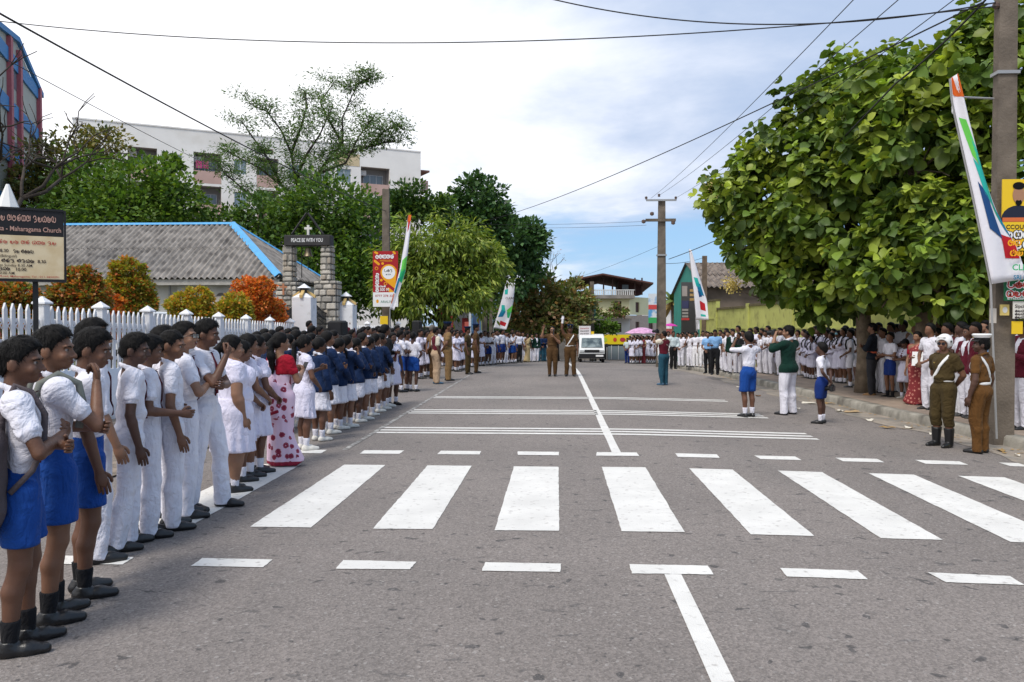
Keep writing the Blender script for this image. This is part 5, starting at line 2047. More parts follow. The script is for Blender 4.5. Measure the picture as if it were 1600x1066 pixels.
# long poster wall right of it
mb = MB()
P0, P1 = at(736, 471, KY), at(757, 487, 56)
pz = gz(-4, KY) - .4
pw = empty("poster_wall", (P0.x, P0.y, pz), 0, "white poster-covered wall right of the red-doored shed", "wall")
d = Vector((P1.x - P0.x, P1.y - P0.y, 0))
Mp = orient((0, 0, 0), d)
Lp = d.length
Hp = P0.z - pz
MB().box((0, 0, 0), (Lp, .12, Hp), Mp).build("panel_wall", mat("poster_white", (.60, .64, .68), .8, var=.1), pw)
rp = random.Random(4)
for k in range(9):
 for j in range(2):
  x, z = .2 + k * Lp / 9, .9 + j * 1.25
  c = rp.choice([(.10, .28, .55), (.62, .55, .2), (.20, .40, .60), (.5, .12, .1), (.35, .5, .4)])
  MB().box((x, -.02, z), (x + Lp / 9 * .7, -.004, z + 1.0), Mp).build("poster", mat(f"poster_tint_{c}", c, .7, var=.3, vscale=6), pw)
for k in range(8):
 MB().tube([Mp @ Vector((k * Lp / 8, .06, Hp)), Mp @ Vector((k * Lp / 8, .06, Hp + .9))], .03, 5).build("railing_post", PIPE, pw)
MB().tube([Mp @ Vector((0, .06, Hp + .9)), Mp @ Vector((Lp, .06, Hp + .75))], .03, 5).build("railing", PIPE, pw)
# low dark garden wall behind the left crowd
a, b = at(560, 505, 33), at(690, 505, 42)
gw = MB()
d = Vector((b.x - a.x, b.y - a.y, 0))
Mg = orient((a.x, a.y, gz(-5, 38) - .3), d)
gw.box((0, 0, 0), (d.length, .2, 2.1), Mg)
tag(gw.build("garden_wall", mat("mossy_wall", (.13, .115, .08), .95, var=.3, vscale=2, bump=.4)), "dark mossy wall under the yellow-green tree behind the crowd", "wall")
# --- yellow three-storey house beyond the van
HYF = 76.0
YEL = mat("house_yellow", (.82, .77, .46), .9, var=.06, vscale=.8, col2=(.50, .46, .28), cscale=.8, lo=.55, hi=.8)
GREYW = mat("house_white", (.74, .73, .71), .9, var=.08, vscale=.8)
DWOOD = mat("dark_wood", (.055, .028, .022), .7)
CONC = mat("stained_concrete", (.24, .22, .20), .95, var=.25, vscale=1.5)
RUST = mat("rust_roof", (.10, .045, .038), .8, var=.2)
hbase = at(880, 560, HYF)
hz = gz(0, HYF) - .1
house = empty("yellow_house", (hbase.x, HYF, hz), 0, "pale yellow house with open roof terrace and dark canopy beyond the van", "building")
def hb(nm, u0, v0, u1, v1, y, dep, m, par=None, ue=None):
 a, b = at(u0, v1, y), at(u1, v0, y)
 return MB().box((a.x - hbase.x, y - HYF, a.z - hz), (b.x - hbase.x, y - HYF + dep, b.z - hz)).build(nm, m, par or house)
a, b = at(925, 490, HYF), at(984, 466, HYF)
zlo_, zhi_ = at(925, 491, HYF).z - hz, at(925, 466, HYF).z - hz
Mh_ = Matrix.Translation((a.x - hbase.x - 3, 0, 0))
Wf = b.x - a.x + 3
lx = lambda u: at(u, 490, HYF).x - a.x + 3
lz = lambda v: at(925, v, HYF).z - hz
ops = [(lx(925), lx(934), lz(486), lz(472)), (lx(959), lx(971), lz(484), lz(471))]
facade(house, Mh_, Wf, lz(492), lz(464), ops, YEL, "upper_wall", .2)
for o in ops:
 window(house, Mh_, *o, .1, 2, DWOOD, mat("brown_shutter", (.10, .05, .04), .6), 1)
ops2 = [(lx(958), lx(971), lz(519), lz(505))]
facade(house, Mh_, Wf, lz(524), lz(493), ops2, GREYW, "middle_wall", .2)
window(house, Mh_, *ops2[0], .1, 2, DWOOD, mat("brown_shutter", (.10, .05, .04), .6), 1)
# side wing going back to the right
c0 = at(984, 490, HYF)
Ms = orient((c0.x - hbase.x, 0, 0), (4.0, 6.5, 0))
Ls = 6.5
facade(house, Ms, Ls, lz(524), lz(493), [(1.2, 2.0, lz(515), lz(503)), (4.0, 5.0, lz(515), lz(503))], mat("house_peach", (.50, .40, .32), .9, var=.08), "side_wall", .2)
facade(house, Ms, Ls, lz(492), lz(464), [(1.2, 2.0, lz(488), lz(472)), (4.0, 5.2, lz(488), lz(472))], YEL, "side_wall", .2)
for x0, x1, v0, v1 in ((1.2, 2.0, 488, 472), (4.0, 5.2, 488, 472), (1.2, 2.0, 515, 503), (4.0, 5.0, 515, 503)):
 window(house, Ms, x0, x1, lz(v0), lz(v1), .1, 1, DWOOD, mat("brown_shutter", (.10, .05, .04), .6), 0)
MB().box((a.x - hbase.x - 3, .21, 0), (c0.x - hbase.x, 7, lz(462))).build("core", CONC, house)
hb("balcony_slab", 915, 493.5, 989, 498, HYF - .9, 1.1, CONC)
hb("terrace_slab", 914, 461, 992, 466.5, HYF - .6, 8, CONC)
ter = hb("terrace_rail", 914, 452.5, 992, 454, HYF - .58, .12, GREYW)
for k in range(26):
 u = 916 + k * 2.9
 hb("baluster", u, 454, u + 1.3, 461, HYF - .56, .1, GREYW, ter)
zt_ = lz(442)
# canopy: two sloping sheets on posts
for (u0, v0, u1, v1, yo) in ((886, 440, 942, 429.5, -1.1), (942, 429.5, 1021, 444, -1.1)):
 p, q = at(u0, v0, HYF + yo), at(u1, v1, HYF + yo)
 p2, q2 = p - hbase, q - hbase
 mb = MB()
 base = [Vector((p.x - hbase.x, yo, p.z - hz)), Vector((q.x - hbase.x, yo, q.z - hz)), Vector((q.x - hbase.x, yo, q.z - hz + .14)), Vector((p.x - hbase.x, yo, p.z - hz + .14))]
 mb.prism(base, (0, 0, 0), (0, 9, -.4))
 mb.build("canopy_sheet", RUST, house)
for u in (921, 943, 957, 992, 1003):
 pa = at(u, 461, HYF - .4)
 MB().tube([(pa.x - hbase.x, -.4, pa.z - hz), (pa.x - hbase.x, -.4, pa.z - hz + 1.55)], .07, 6).build("canopy_post", DWOOD, house)
hb("roof_room", 966, 439, 1002, 461, HYF + 1.5, 3.5, mat("roof_room", (.07, .032, .03), .8, var=.2))
hb("room_window", 972, 445, 982, 456, HYF + 1.45, .04, PANE)
hb("lower_wing_wall", 884, 455, 914, 492, HYF + 3, 5, YEL)
p, q = at(884, 455, HYF + 2.5), at(918, 446, HYF + 2.5)
mb = MB()
mb.prism([Vector((p.x - hbase.x, 2.5, p.z - hz)), Vector((q.x - hbase.x, 2.5, q.z - hz)), Vector((q.x - hbase.x, 2.5, q.z - hz + .15)), Vector((p.x - hbase.x, 2.5, p.z - hz + .15))], (0, 0, 0), (0, 6, 0))
mb.build("lower_roof", mat("red_roof", (.24, .07, .05), .8), house)
# shop front with yellow fascia sign
SHY = HYF - 3.0
sgn = hb("shop_sign", 937, 523, 985, 538, SHY, .25, mat("shop_yellow", (.72, .56, .015), .5))
for u, w_, c in ((945, 8, (.42, .55, .05)), (961, 6, (.55, .06, .03)), (973, 9, (.40, .03, .05))):
 pp = at(u, 531, SHY - .03)
 mb = MB()
 mb.add([(pp.x - hbase.x + w_ * .028 * math.cos(R(t)), SHY - HYF - .02, pp.z - hz + .19 * math.sin(R(t))) for t in range(0, 360, 30)], [tuple(range(11, -1, -1))])
 mb.build("emblem", mat(f"emblem_{c}", c, .5), sgn)
hb("shop_dark", 938, 538, 990, 562, SHY + 1.5, .1, mat("shop_inside", (.02, .021, .022), .4))
for u in (948, 955, 966, 978):
 hb("door_frame", u, 540, u + .8, 562, SHY + 1.2, .08, FRAMEW)
hb("shop_glass", 950, 541, 985, 562, SHY + 1.3, .02, PANE)
# planted balcony greenery comes with the trees
# shopfront row on the right of the house, closing the street
rw = empty("white_shop_row", (at(1003, 560, 88).x, 88, gz(0, 80) - .2), 0, "white two-storey shop row behind the far pole", "building")
a, b = at(1003, 562, 88), at(1064, 500, 88)
zz = rw.location.z
Mw = Matrix.Translation((0, 0, 0))
ops = [(1, 2.2, 3.4, 5.0), (3.0, 4.2, 3.4, 5.0)]
facade(rw, Mw, b.x - a.x + 2, 0, 5.6, ops, GREYW, "wall", .2)
for o in ops:
 window(rw, Mw, *o, .1, 2)
MB().box((-.1, -.6, 5.6), (b.x - a.x + 2.1, 5, 5.8)).build("roof_slab", CONC, rw)
MB().box((0, .21, 0), (b.x - a.x + 2, 5, 5.55)).build("core", CONC, rw)
MB().box((.2, -.08, 2.5), (3.5, -.004, 3.1)).build("sign_panel", mat("rust_sign", (.35, .10, .08), .7), rw)
# --- shed with teal gable and corrugated roof on the right
TEAL = mat("gable_teal", (.035, .26, .21), .8, var=.1, vscale=1.2)
GX = 8.6
y_near, y_rid, y_far = 49.0, 55.0, 61.0
zr_ = at(1086, 412, y_rid).z
ze_ = at(1104, 447, y_near).z
sg = gz(8, 52) - .1
shed = empty("corrugated_shed", (GX, y_rid, sg), 0, "shed with teal gable and rusty corrugated roof behind the yellow-green wall", "building")
MB().prism([(0, y_near - y_rid, 0), (0, y_far - y_rid, 0), (0, y_far - y_rid, ze_ - sg - .05), (0, 0, zr_ - sg - .06), (0, y_near - y_rid, ze_ - sg - .05)], (0, 0, 0), (.2, 0, 0)).build("gable_wall", TEAL, shed)
MUD = mat("shed_plaster", (.15, .12, .095), .95, var=.25, vscale=1.5)
BRN = mat("shed_boards", (.055, .028, .026), .9, var=.2)
MB().box((.21, y_near - y_rid + .3, 0), (4.2, y_near - y_rid + .5, ze_ - sg - .1)).build("front_wall", MUD, shed)
MB().box((4.21, y_near - y_rid + .3, 0), (9.5, y_near - y_rid + .5, ze_ - sg - .1)).build("board_wall", BRN, shed)
MB().box((1.2, y_near - y_rid + .22, 2.6), (1.55, y_near - y_rid + .29, 3.0)).build("vent", GLASS_D, shed)
SHEDR = mat("shed_roof_sheet", (.20, .165, .14), .95, var=.25, vscale=2, col2=(.10, .08, .07), cscale=2.2, lo=.4, hi=.65)
sl = Vector((0, y_rid - y_near, zr_ - ze_))
SLn = sl.length
sroof = MB().box((-.15, -.1, zr_ - sg - .05), (10, .1, zr_ - sg + .05)).build("ridge", SHEDR, shed)
_pc = PITCHC
PITCHC = .30
for t0, ln, lift in ((-.25, SLn * .52, 0), (SLn * .46, SLn * .54, .04)):
 for c in range(10):
  o0 = Vector((-.15 + c * 1.0, y_near - y_rid, ze_ - sg)) + sl / SLn * t0 + Vector((0, -.5, .8)).normalized() * lift
  corr_sheet(o0, (1, 0, 0), sl / SLn, 1.0, ln, c * 1.0, lambda s: 99, "roof_sheet", sroof, .055, SHEDR)
PITCHC = _pc
MB().add([(-.15, .1, zr_ - sg), (10, .1, zr_ - sg), (10, y_far - y_rid + .3, ze_ - sg), (-.15, y_far - y_rid + .3, ze_ - sg)], [(0, 1, 2, 3)]).build("back_slope", SHEDR, shed)
# hoarding on the gable: black poster with portrait block and red strip
HB = mat("hoarding_black", (.015, .015, .016), .5)
hd = empty("advertising_hoarding", (GX - .12, 54.0, sg + .4), 0, "black advertising hoarding with a red strip on the teal gable", "sign")
def hoard(nm, u0, v0, u1, v1, m, off, th=.03):
 p = [meet(u, v, (GX - .12 - off, 0, 0), (1, 0, 0)) - hd.location for u, v in ((u0, v1), (u1, v1), (u1, v0), (u0, v0))]
 mb = MB()
 mb.prism(p, (0, 0, 0), (-th, 0, 0))
 return mb.build(nm, m, hd)
hoard("panel", 1065, 441, 1088, 520, HB, 0)
hoard("picture", 1066, 447, 1074, 463, mat("hoarding_grey", (.38, .33, .30), .6), .04, .01)
hoard("blue_block", 1065.5, 470, 1076, 482, mat("hoarding_blue", (.015, .02, .10), .6), .04, .01)
for k in range(3):
 hoard("text_line", 1066, 483 + k * 5, 1075.5, 486 + k * 5, mat("hoarding_text", (.35, .33, .30), .6), .04, .01)
hoard("red_strip", 1065, 497, 1077, 500.5, mat("hoarding_red", (.55, .02, .02), .5), .04, .01)
for k in range(3):
 hoard("gold_text", 1078, 452 + k * 7, 1086, 456 + k * 7, mat("hoarding_gold", (.45, .26, .06), .5), .04, .01)
# --- yellow-green compound wall along the pavement
LIME = mat("lime_wall", (.40, .42, .125), .95, var=.12, vscale=1.3, col2=(.16, .15, .06), cscale=2.4, lo=.55, hi=.8, bump=.5, bscale=18)
MOSS = mat("wall_moss", (.10, .085, .04), .95, var=.3, vscale=4)
cw = empty("compound_wall", (9.2, 20, 0), 0, "yellow-green plastered wall with stained coping behind the right crowd", "wall")
wx = lambda y: float(np.interp(y, [8, 24, 36, 49], [10.2, 9.7, 9.1, 8.55]))
segs = [(49, 45.5, 472), (45.4, 39.2, 483), (39.1, 33, 477), (32.9, 27, 471), (26.9, 21, 462), (20.9, 15, 455), (14.9, 9, 450)]
for (ya, yb, vt) in segs:
 xa, xb = wx(ya), wx(yb)
 ua = 869 + xa / ya * 1290
 zt = min(3.05, CAMH + (505 - vt) / 1290 * (ya + yb) / 2)
 zb = gz(6, ya) - .3
 M = orient((xa - 9.2, ya - 20, 0), (xb - xa, yb - ya, 0))
 L = Vector((xb - xa, yb - ya, 0)).length
 MB().box((0, 0, zb), (L, .2, zt), M).build("wall_panel", LIME, cw)
 MB().box((-.02, -.05, zt), (L + .02, .25, zt + .10), M).build("coping", MOSS, cw)
 MB().box((0, -.04, zt - 1.0), (L, -.003, zt - .93), M).build("band", LIME, cw)
 MB().box((-.18, -.09, zb), (.18, -.004, zt + .14), M).build("pier", LIME, cw)
# ------------------------------------------------------------------ poles, wires
CONCP = mat("pole_concrete", (.155, .128, .102), .95, var=.25, vscale=3, bump=.5, bscale=30, col2=(.075, .062, .05), cscale=1.6, lo=.5, hi=.75)
CER = mat("insulator", (.10, .06, .045), .3, spec=.5)
STEEL = mat("galvanised", (.34, .35, .36), .5, metallic=.4)
def pole(u, v_top, y, w0, w1, lb, base_z, nm="utility_pole", m=CONCP):
 top = at(u, v_top, y)
 h_ = top.z - base_z
 e = empty(nm, (top.x, y, base_z), 0, lb, "pole", "concrete utility poles")
 mb = MB()
 d0, d1 = w0 * .62, w1 * .62
 mb.add([(-w0 / 2, -d0 / 2, -.2), (w0 / 2, -d0 / 2, -.2), (w0 / 2, d0 / 2, -.2), (-w0 / 2, d0 / 2, -.2), (-w1 / 2, -d1 / 2, h_), (w1 / 2, -d1 / 2, h_), (w1 / 2, d1 / 2, h_), (-w1 / 2, d1 / 2, h_)],
     [(0, 3, 2, 1), (4, 5, 6, 7), (0, 1, 5, 4), (1, 2, 6, 5), (2, 3, 7, 6), (3, 0, 4, 7)])
 mb.build("shaft", m, e)
 return e, h_
# near pole at the right
py = 12.6
pbz = gz(kerb_x(py), py) + PAVH - .03
e, h_ = pole(1573, -70, py, .30, .25, "tall stained concrete pole carrying posters at the right edge", pbz)
npole = e
MB().box((-.16, -.11, at(1571, 118, py).z - pbz), (.16, .11, at(1571, 113, py).z - pbz)).build("strap", STEEL, e)
MB().tube([(-.16, 0, at(1571, 154, py).z - pbz), (-.78, -.1, at(1571, 153, py).z - pbz)], .015, 6).build("bracket", STEEL, e)
MB().lathe([(.02, .0), (.045, -.05), (.045, -.14), (.03, -.17)], 10, (-.76, -.1, at(1571, 153, py).z - pbz - .08)).build("lamp", WHITE_GLOSS, e)
MB().lathe([(.02, 0), (.05, .03), (.05, .07), (.02, .1)], 10, (-.17, -.05, at(1571, 16, py).z - pbz)).build("insulator", CER, e)
# posters on the near pole
PY = py - .26
def flat_sign(nm, u0, v0, u1, v1, y, m, lb=None, cat="sign", th=.02, grp=None, tilt=0):
 a, b = at(u0, v1, y), at(u1, v0, y)
 c = Vector(((a.x + b.x) / 2, y, (a.z + b.z) / 2))
 e = empty(nm, c, 0, lb, cat, grp)
 e.rotation_euler = (0, R(tilt), 0)
 w_, h2 = (b.x - a.x) / 2, (b.z - a.z) / 2
 p = MB().box((-w_, -th, -h2), (w_, 0, h2)).build("panel", m, e)
 return e, w_, h2
PYEL = mat("poster_yellow", (.75, .50, .02), .5)
pe, w_, h2 = flat_sign("tuition_poster", 1564, 280, 1640, 392, PY, PYEL, "yellow poster with a bearded man in a dark shirt on the right pole")
face_m = mat("print_skin", (.36, .19, .11), .6)
shirt_m = mat("print_shirt", (.012, .016, .035), .6)
def disc(par, x, z, rx, rz, m, nm, y=-.026, n=20, a0=0, a1=360):
 mb = MB()
 mb.add([(x + rx * math.cos(R(a0 + (a1 - a0) * i / n)), y, z + rz * math.sin(R(a0 + (a1 - a0) * i / n))) for i in range(n)], [tuple(range(n - 1, -1, -1))])
 return mb.build(nm, m, par)
cxp = at(1590, 310, PY).x - pe.location.x
czp = lambda v: at(1590, v, PY).z - pe.location.z
disc(pe, cxp, czp(305), .085, .125, face_m, "portrait_face", -.028)
disc(pe, cxp, czp(291), .085, .055, HAIR, "portrait_hair", -.030)
disc(pe, cxp, czp(317), .045, .045, HAIR, "portrait_beard", -.031)
disc(pe, cxp, czp(313), .022, .008, face_m, "portrait_mouth", -.033)
disc(pe, cxp, czp(343), .24, .20, shirt_m, "portrait_shirt", -.024)
MB().box((-w_, -.036, czp(347)), (w_, -.022, czp(340) - .005)).build("strip", mat("poster_orange", (.60, .14, .04), .5), pe)
MB().box((-w_, -.034, -h2), (w_, -.021, czp(347) - .004)).build("lower_panel", PYEL, pe)
t = link("lettering", text_mesh("ACCOUNTING", .085, .02), BLK_T, pe)
t.location = (-w_ - .01, -.038, czp(356) - .02)
for k, (v, m_, sz) in enumerate(((372, WHITE_GLOSS, .12), (387, WHITE_GLOSS, .12))):
 for mm, st, yy in ((BLK_T, .42, -.037), (m_, .2, -.039)):
  t = link("lettering", sinhala_mesh([['ha', 'ga', 'sa', 'ra'], ['la', 'da', 'sa', 'va']][k], sz, st), mm, pe)
  t.location = (-w_ + .03, yy, czp(v) - .01)
PGRN = mat("poster_green", (.01, .12, .045), .5)
pg, w_, h2 = flat_sign("green_board", 1568, 436, 1640, 470, PY, PGRN, "green board with red and white lettering low on the right pole")
for mm, st, yy in ((WHITE_GLOSS, .40, -.024), (RED_T, .2, -.027)):
 t = link("lettering", sinhala_mesh(['pa', 'ka', 'na'], .10, st), mm, pg)
 t.location = (-w_ + .04, yy, .03)
 t = link("lettering", sinhala_mesh(['sa', 'va', 'ra', 'na'], .10, st), mm, pg)
 t.location = (-w_ + .03, yy, -.10)
t = link("lettering", text_mesh("077-6552684", .045, .01), WHITE_GLOSS, pg)
t.location = (-w_ + .04, -.025, -h2 + .015)
pp_, w_, h2 = flat_sign("paper_notice", 1582, 471, 1606, 498, PY + .02, mat("notice_paper", (.66, .64, .58), .8), "white paper notice headed Sipcity below the green board")
t = link("lettering", text_mesh("Sipcity", .07, .015), BLK_T, pp_)
t.location = (-w_ + .02, -.024, .03)
for k in range(3):
 t = link("lettering", sinhala_mesh(['ka', 'va', 'sa', 'ya'], .035, .2, .18), BLK_T, pp_)
 t.location = (-w_ + .02, -.024, -.03 - .045 * k)
ps, w_, h2 = flat_sign("small_sticker", 1562, 476, 1576, 493, PY + .08, mat("sticker_yellow", (.62, .48, .16), .7), "small yellow sticker with a house drawing on the right pole")
disc(ps, 0, 0, .035, .045, mat("sticker_white", (.6, .6, .58), .7), "drawing", -.024)
ps2, _, _ = flat_sign("small_sticker", 1546, 482, 1556, 505, PY + .1, mat("sticker_pale", (.55, .50, .44), .7), "pale torn sticker on the left side of the right pole")
ps3, _, _ = flat_sign("small_sticker", 1580, 502, 1597, 522, PY + .05, PYEL, "yellow sticker above the heads beside the right pole")
# crossed pole in the middle distance
my = 42.0
mbz = gz(5, my)
e, h_ = pole(1034, 312, my, .50, .34, "tall grey concrete pole with two crossarms right of the road", mbz)
mpole = e
for v, u0, u1, t_ in ((314, 1009, 1056, .09), (345, 1008, 1055, .14)):
 a, b = at(u0, v, my), at(u1, v, my)
 MB().box((a.x - e.location.x, -.25, a.z - mbz - t_ / 2), (b.x - e.location.x, -.16, a.z - mbz + t_ / 2)).build("crossarm", STEEL if v < 330 else CONCP, e)
for u, v in ((1009, 311), (1029, 307), (1055, 311)):
 a = at(u, v, my)
 MB().lathe([(.02, -.06), (.07, -.03), (.05, .02), (.08, .06), (.02, .1)], 10, (a.x - e.location.x, -.2, a.z - mbz)).build("insulator", CER, e)
for u, v in ((1005, 347), (1051, 349), (1018, 335)):
 a = at(u, v, my)
 MB().lathe([(.02, -.1), (.1, -.06), (.1, .06), (.02, .1)], 10, (a.x - e.location.x, -.2, a.z - mbz)).build("insulator", CER, e)
a = at(1034, 399, my)
MB().box((-.24, -.18, a.z - mbz - .04), (.24, .18, a.z - mbz + .04)).build("strap", STEEL, e)
# poster banners tied to that pole
fb, w_, h2 = flat_sign("pole_banner", 1013, 459, 1026, 505, my - .4, mat("banner_pale", (.58, .62, .66), .7, col2=(.10, .30, .55), cscale=2.2, lo=.5, hi=.6), "pale printed banner with green foot tied to the crossarm pole")
MB().box((-w_, -.03, -h2), (w_, -.021, -h2 + .28)).build("green_foot", mat("banner_green", (.04, .32, .10), .6), fb)
MB().box((-w_, -.031, -.05), (w_, -.0215, .18)).build("red_band", mat("banner_red", (.5, .06, .06), .6), fb)
# further poles
pole(603, 296, 32, .34, .26, "grey concrete pole behind the red advertising board", gz(-6, 32), "utility_pole")
pole(757, 370, 50, .30, .22, "thin grey pole in front of the dark tree", gz(-4, 50))
e, h_ = pole(767, 420, 46, .22, .16, "grey lamp pole beside the leaning white flag", gz(-4, 46))
a, b = at(767, 440, 46), at(783, 432, 46)
MB().tube([(0, 0, a.z - e.location.z), (b.x - a.x, -.2, b.z - e.location.z)], .04, 6).build("lamp_arm", STEEL, e)
MB().bbox((b.x - a.x - .1, -.3, b.z - e.location.z - .05), (b.x - a.x + .5, -.1, b.z - e.location.z + .05), .03).build("lamp_head", STEEL, e)
pole(925, 440, 64, .36, .30, "grey pole in front of the yellow house", gz(0, 64))
pole(894, 474, 66, .22, .2, "short thin pole left of the yellow house pole", gz(0, 66))
pole(1101, 400, 48, .30, .26, "weathered pole against the corrugated shed roof", gz(8, 48), m=mat("old_wood_pole", (.14, .105, .075), .9, var=.2))
a = at(918, 484, 66)
tank = MB().lathe([(.0, -.75), (.62, -.75), (.66, -.6), (.66, .45), (.5, .62), (.2, .72), (.0, .72)], 16, (0, 0, 0)).build("water_tank", mat("tank_green", (.02, .11, .075), .5), None, (a.x, 66, a.z))
smooth_by_angle(tank)
tag(tank, "dark green plastic water tank on a stand before the yellow house", "tank")
for sx_ in (-.5, .5):
 for sy_ in (-.4, .4):
  MB().tube([(sx_, sy_, -.75), (sx_, sy_, gz(0, 66) - a.z)], .05, 5).build("stand_leg", PIPE, tank)
MB().box((-1.3, -.5, -.86), (1.3, .5, -.76)).build("stand_top", CONC, tank)
WIRE = mat("cable_black", (.012, .012, .013), .6)
def wire(pts, r_, lb, sag=0.0, n=24):
 """pts: (u, v, forward distance) ends and waypoints"""
 P = [at(*p) for p in pts]
 out = []
 for i in range(len(P) - 1):
  for k in range(n):
   t = k / n
   q = P[i].lerp(P[i + 1], t)
   q.z -= sag * 4 * t * (1 - t)
   out.append(q)
 out.append(P[-1])
 o = MB().tube(out, r_, 5).build("cable", WIRE)
 tag(o, lb, "cable", "overhead cables")
wire([(-60, -12, 9), (603, 330, 32)], .014, "black cable sloping down from the upper left corner to the pole", .18)
wire([(-60, 55, 9), (420, 300, 30)], .006, "thin faint line below the upper left cable", .1)
wire([(-90, 22, 16), (1556, 10, 12.5)], .010, "long sagging black cable across the top of the sky", .55, 40)
wire([(820, -12, 14), (1556, 4, 12.5)], .011, "second sagging cable entering at the top centre", .42, 40)
wire([(1017, 310, 42), (1345, -12, 11)], .007, "left one of the three thin wires rising from the crossarm pole", .15)
wire([(1029, 306, 42), (1415, -10, 11)], .007, "middle one of the three thin wires rising from the crossarm pole", .15)
wire([(1055, 310, 42), (1530, -30, 11)], .007, "right one of the three thin wires rising from the crossarm pole", .15)
wire([(760, 345, 50), (1535, 4, 12.4)], .013, "long cable from the dark tree up to the right pole", .35, 40)
wire([(1045, 405, 42), (1185, 345, 27), (1400, 130, 15), (1540, 0, 12.5)], .017, "thick bundled cable passing behind the big tree to the right pole", .06)
wire([(690, 349, 50), (1010, 346, 42)], .008, "upper one of two thin far lines left of the crossarm pole", .12)
wire([(700, 354, 50), (1010, 352, 42)], .008, "lower one of two thin far lines left of the crossarm pole", .12)
wire([(1040, 412, 42), (1101, 402, 48)], .012, "short cable from the crossarm pole to the weathered shed pole", .1)
wire([(1040, 380, 42), (880, 440, 66)], .008, "thin line falling from the crossarm pole to the left", .15)
# ------------------------------------------------------------------ red advertising board on the left pole
RB = mat("board_red", (.36, .012, .018), .45)
OR = mat("board_orange", (.80, .36, .01), .45)
ad, w_, h2 = flat_sign("advertising_board", 583, 392.5, 622, 479.5, 31.0, RB, "red advertising board with orange shapes hung on the left pole")
uz = lambda u, v: (at(u, v, 31.0).x - ad.location.x, at(u, v, 31.0).z - ad.location.z)
MB().box((-w_, -.026, -h2), (w_, -.0205, uz(583, 457)[1])).build("white_foot", WHITE_GLOSS, ad)
def bar(u0, v0, u1, v1, r_, m, y=-.024, nm="orange_bar"):
 (x0, z0), (x1, z1) = uz(u0, v0), uz(u1, v1)
 a = math.atan2(z1 - z0, x1 - x0)
 pts = [(x1 + r_ * math.cos(a + R(t)), y, z1 + r_ * math.sin(a + R(t))) for t in range(-90, 91, 30)] + [(x0 + r_ * math.cos(a + R(t)), y, z0 + r_ * math.sin(a + R(t))) for t in range(90, 271, 30)]
 MB().add(pts, [tuple(range(len(pts) - 1, -1, -1))]).build(nm, m, ad)
bar(586.5, 394.5, 589.5, 396, .04, OR)
bar(615, 394, 617, 396, .04, OR)
bar(586, 408, 592, 413, .045, OR)
bar(607, 452, 613, 457, .06, OR)
x, z = uz(607.5, 426)
disc(ad, x, z, .31, .31, OR, "orange_ring", -.025, 28)
p1, p2, p3 = uz(598, 436), uz(618, 452), uz(620, 420)
MB().add([(p1[0], -.0255, p1[1]), (p2[0], -.0255, p2[1]), (p3[0], -.0255, p3[1])], [(0, 1, 2)]).build("orange_tail", OR, ad)
disc(ad, x, z, .25, .25, WHITE_GLOSS, "white_disc", -.028, 28)
for u, v, r_ in ((598, 412, .05), (596, 438, .05)):
 xx, zz_ = uz(u, v)
 disc(ad, xx, zz_, r_, r_, OR, "orange_dot", -.025)
for u, v in ((588.5, 419.5), (602.5, 443.5)):
 xx, zz_ = uz(u, v)
 disc(ad, xx, zz_, .065, .065, OR, "ring", -.0245)
 disc(ad, xx, zz_, .042, .042, RB, "ring_hole", -.027)
t = link("lettering", sinhala_mesh(['ha', 'ma', 'ga', 'ma', 'ra'], .15, .26, .72), WHITE_GLOSS, ad)
xx, zz_ = uz(587, 404)
t.location = (xx, -.026, zz_)
t = link("lettering", text_mesh("MATTEGODA", .10, .01, 'LEFT', .46), OR, ad)
xx, zz_ = uz(594, 409)
t.location = (xx, -.026, zz_)
t = link("lettering", sinhala_mesh(['pa', 'ka', 'da'], .11, .16, .33), BLK_T, ad)
xx, zz_ = uz(600.5, 425)
t.location = (xx, -.03, zz_)
t = link("lettering", sinhala_mesh(['ka', 'da', 'ma'], .05, .16, .2), BLK_T, ad)
xx, zz_ = uz(603, 430)
t.location = (xx, -.03, zz_)
t = link("lettering", sinhala_mesh(['ma', 'ra', 'ga', 'sa', 'ya'], .13, .3, .70), WHITE_GLOSS, ad)
xx, zz_ = uz(592, 456)
t.location = (xx, -.026, zz_)
t.rotation_euler = (0, -R(90), 0)
t = link("lettering", text_mesh("300 M", .16, .02, 'LEFT', .34), WHITE_GLOSS, ad)
xx, zz_ = uz(593.5, 455)
t.location = (xx, -.026, zz_)
t = link("lettering", sinhala_mesh(['sa', 'va', 'ra'], .07, .26, .24), WHITE_GLOSS, ad)
xx, zz_ = uz(593.5, 449)
t.location = (xx, -.026, zz_)
t = link("lettering", text_mesh("0777 278 327", .11, .015, 'LEFT', .74), RED_T, ad)
xx, zz_ = uz(586.5, 464)
t.location = (xx, -.029, zz_)
t = link("lettering", text_mesh("ARALIYA", .13, .008, 'LEFT', .52), mat("letter_green", (.03, .16, .10), .6), ad)
xx, zz_ = uz(595, 473.5)
t.location = (xx, -.029, zz_)
xx, zz_ = uz(590, 471)
disc(ad, xx, zz_, .05, .07, OR, "emblem", -.029)
ly, _, _ = flat_sign("small_sticker", 594, 494, 606, 507, 30.9, PYEL, "small yellow plate low on the left pole below the red board")
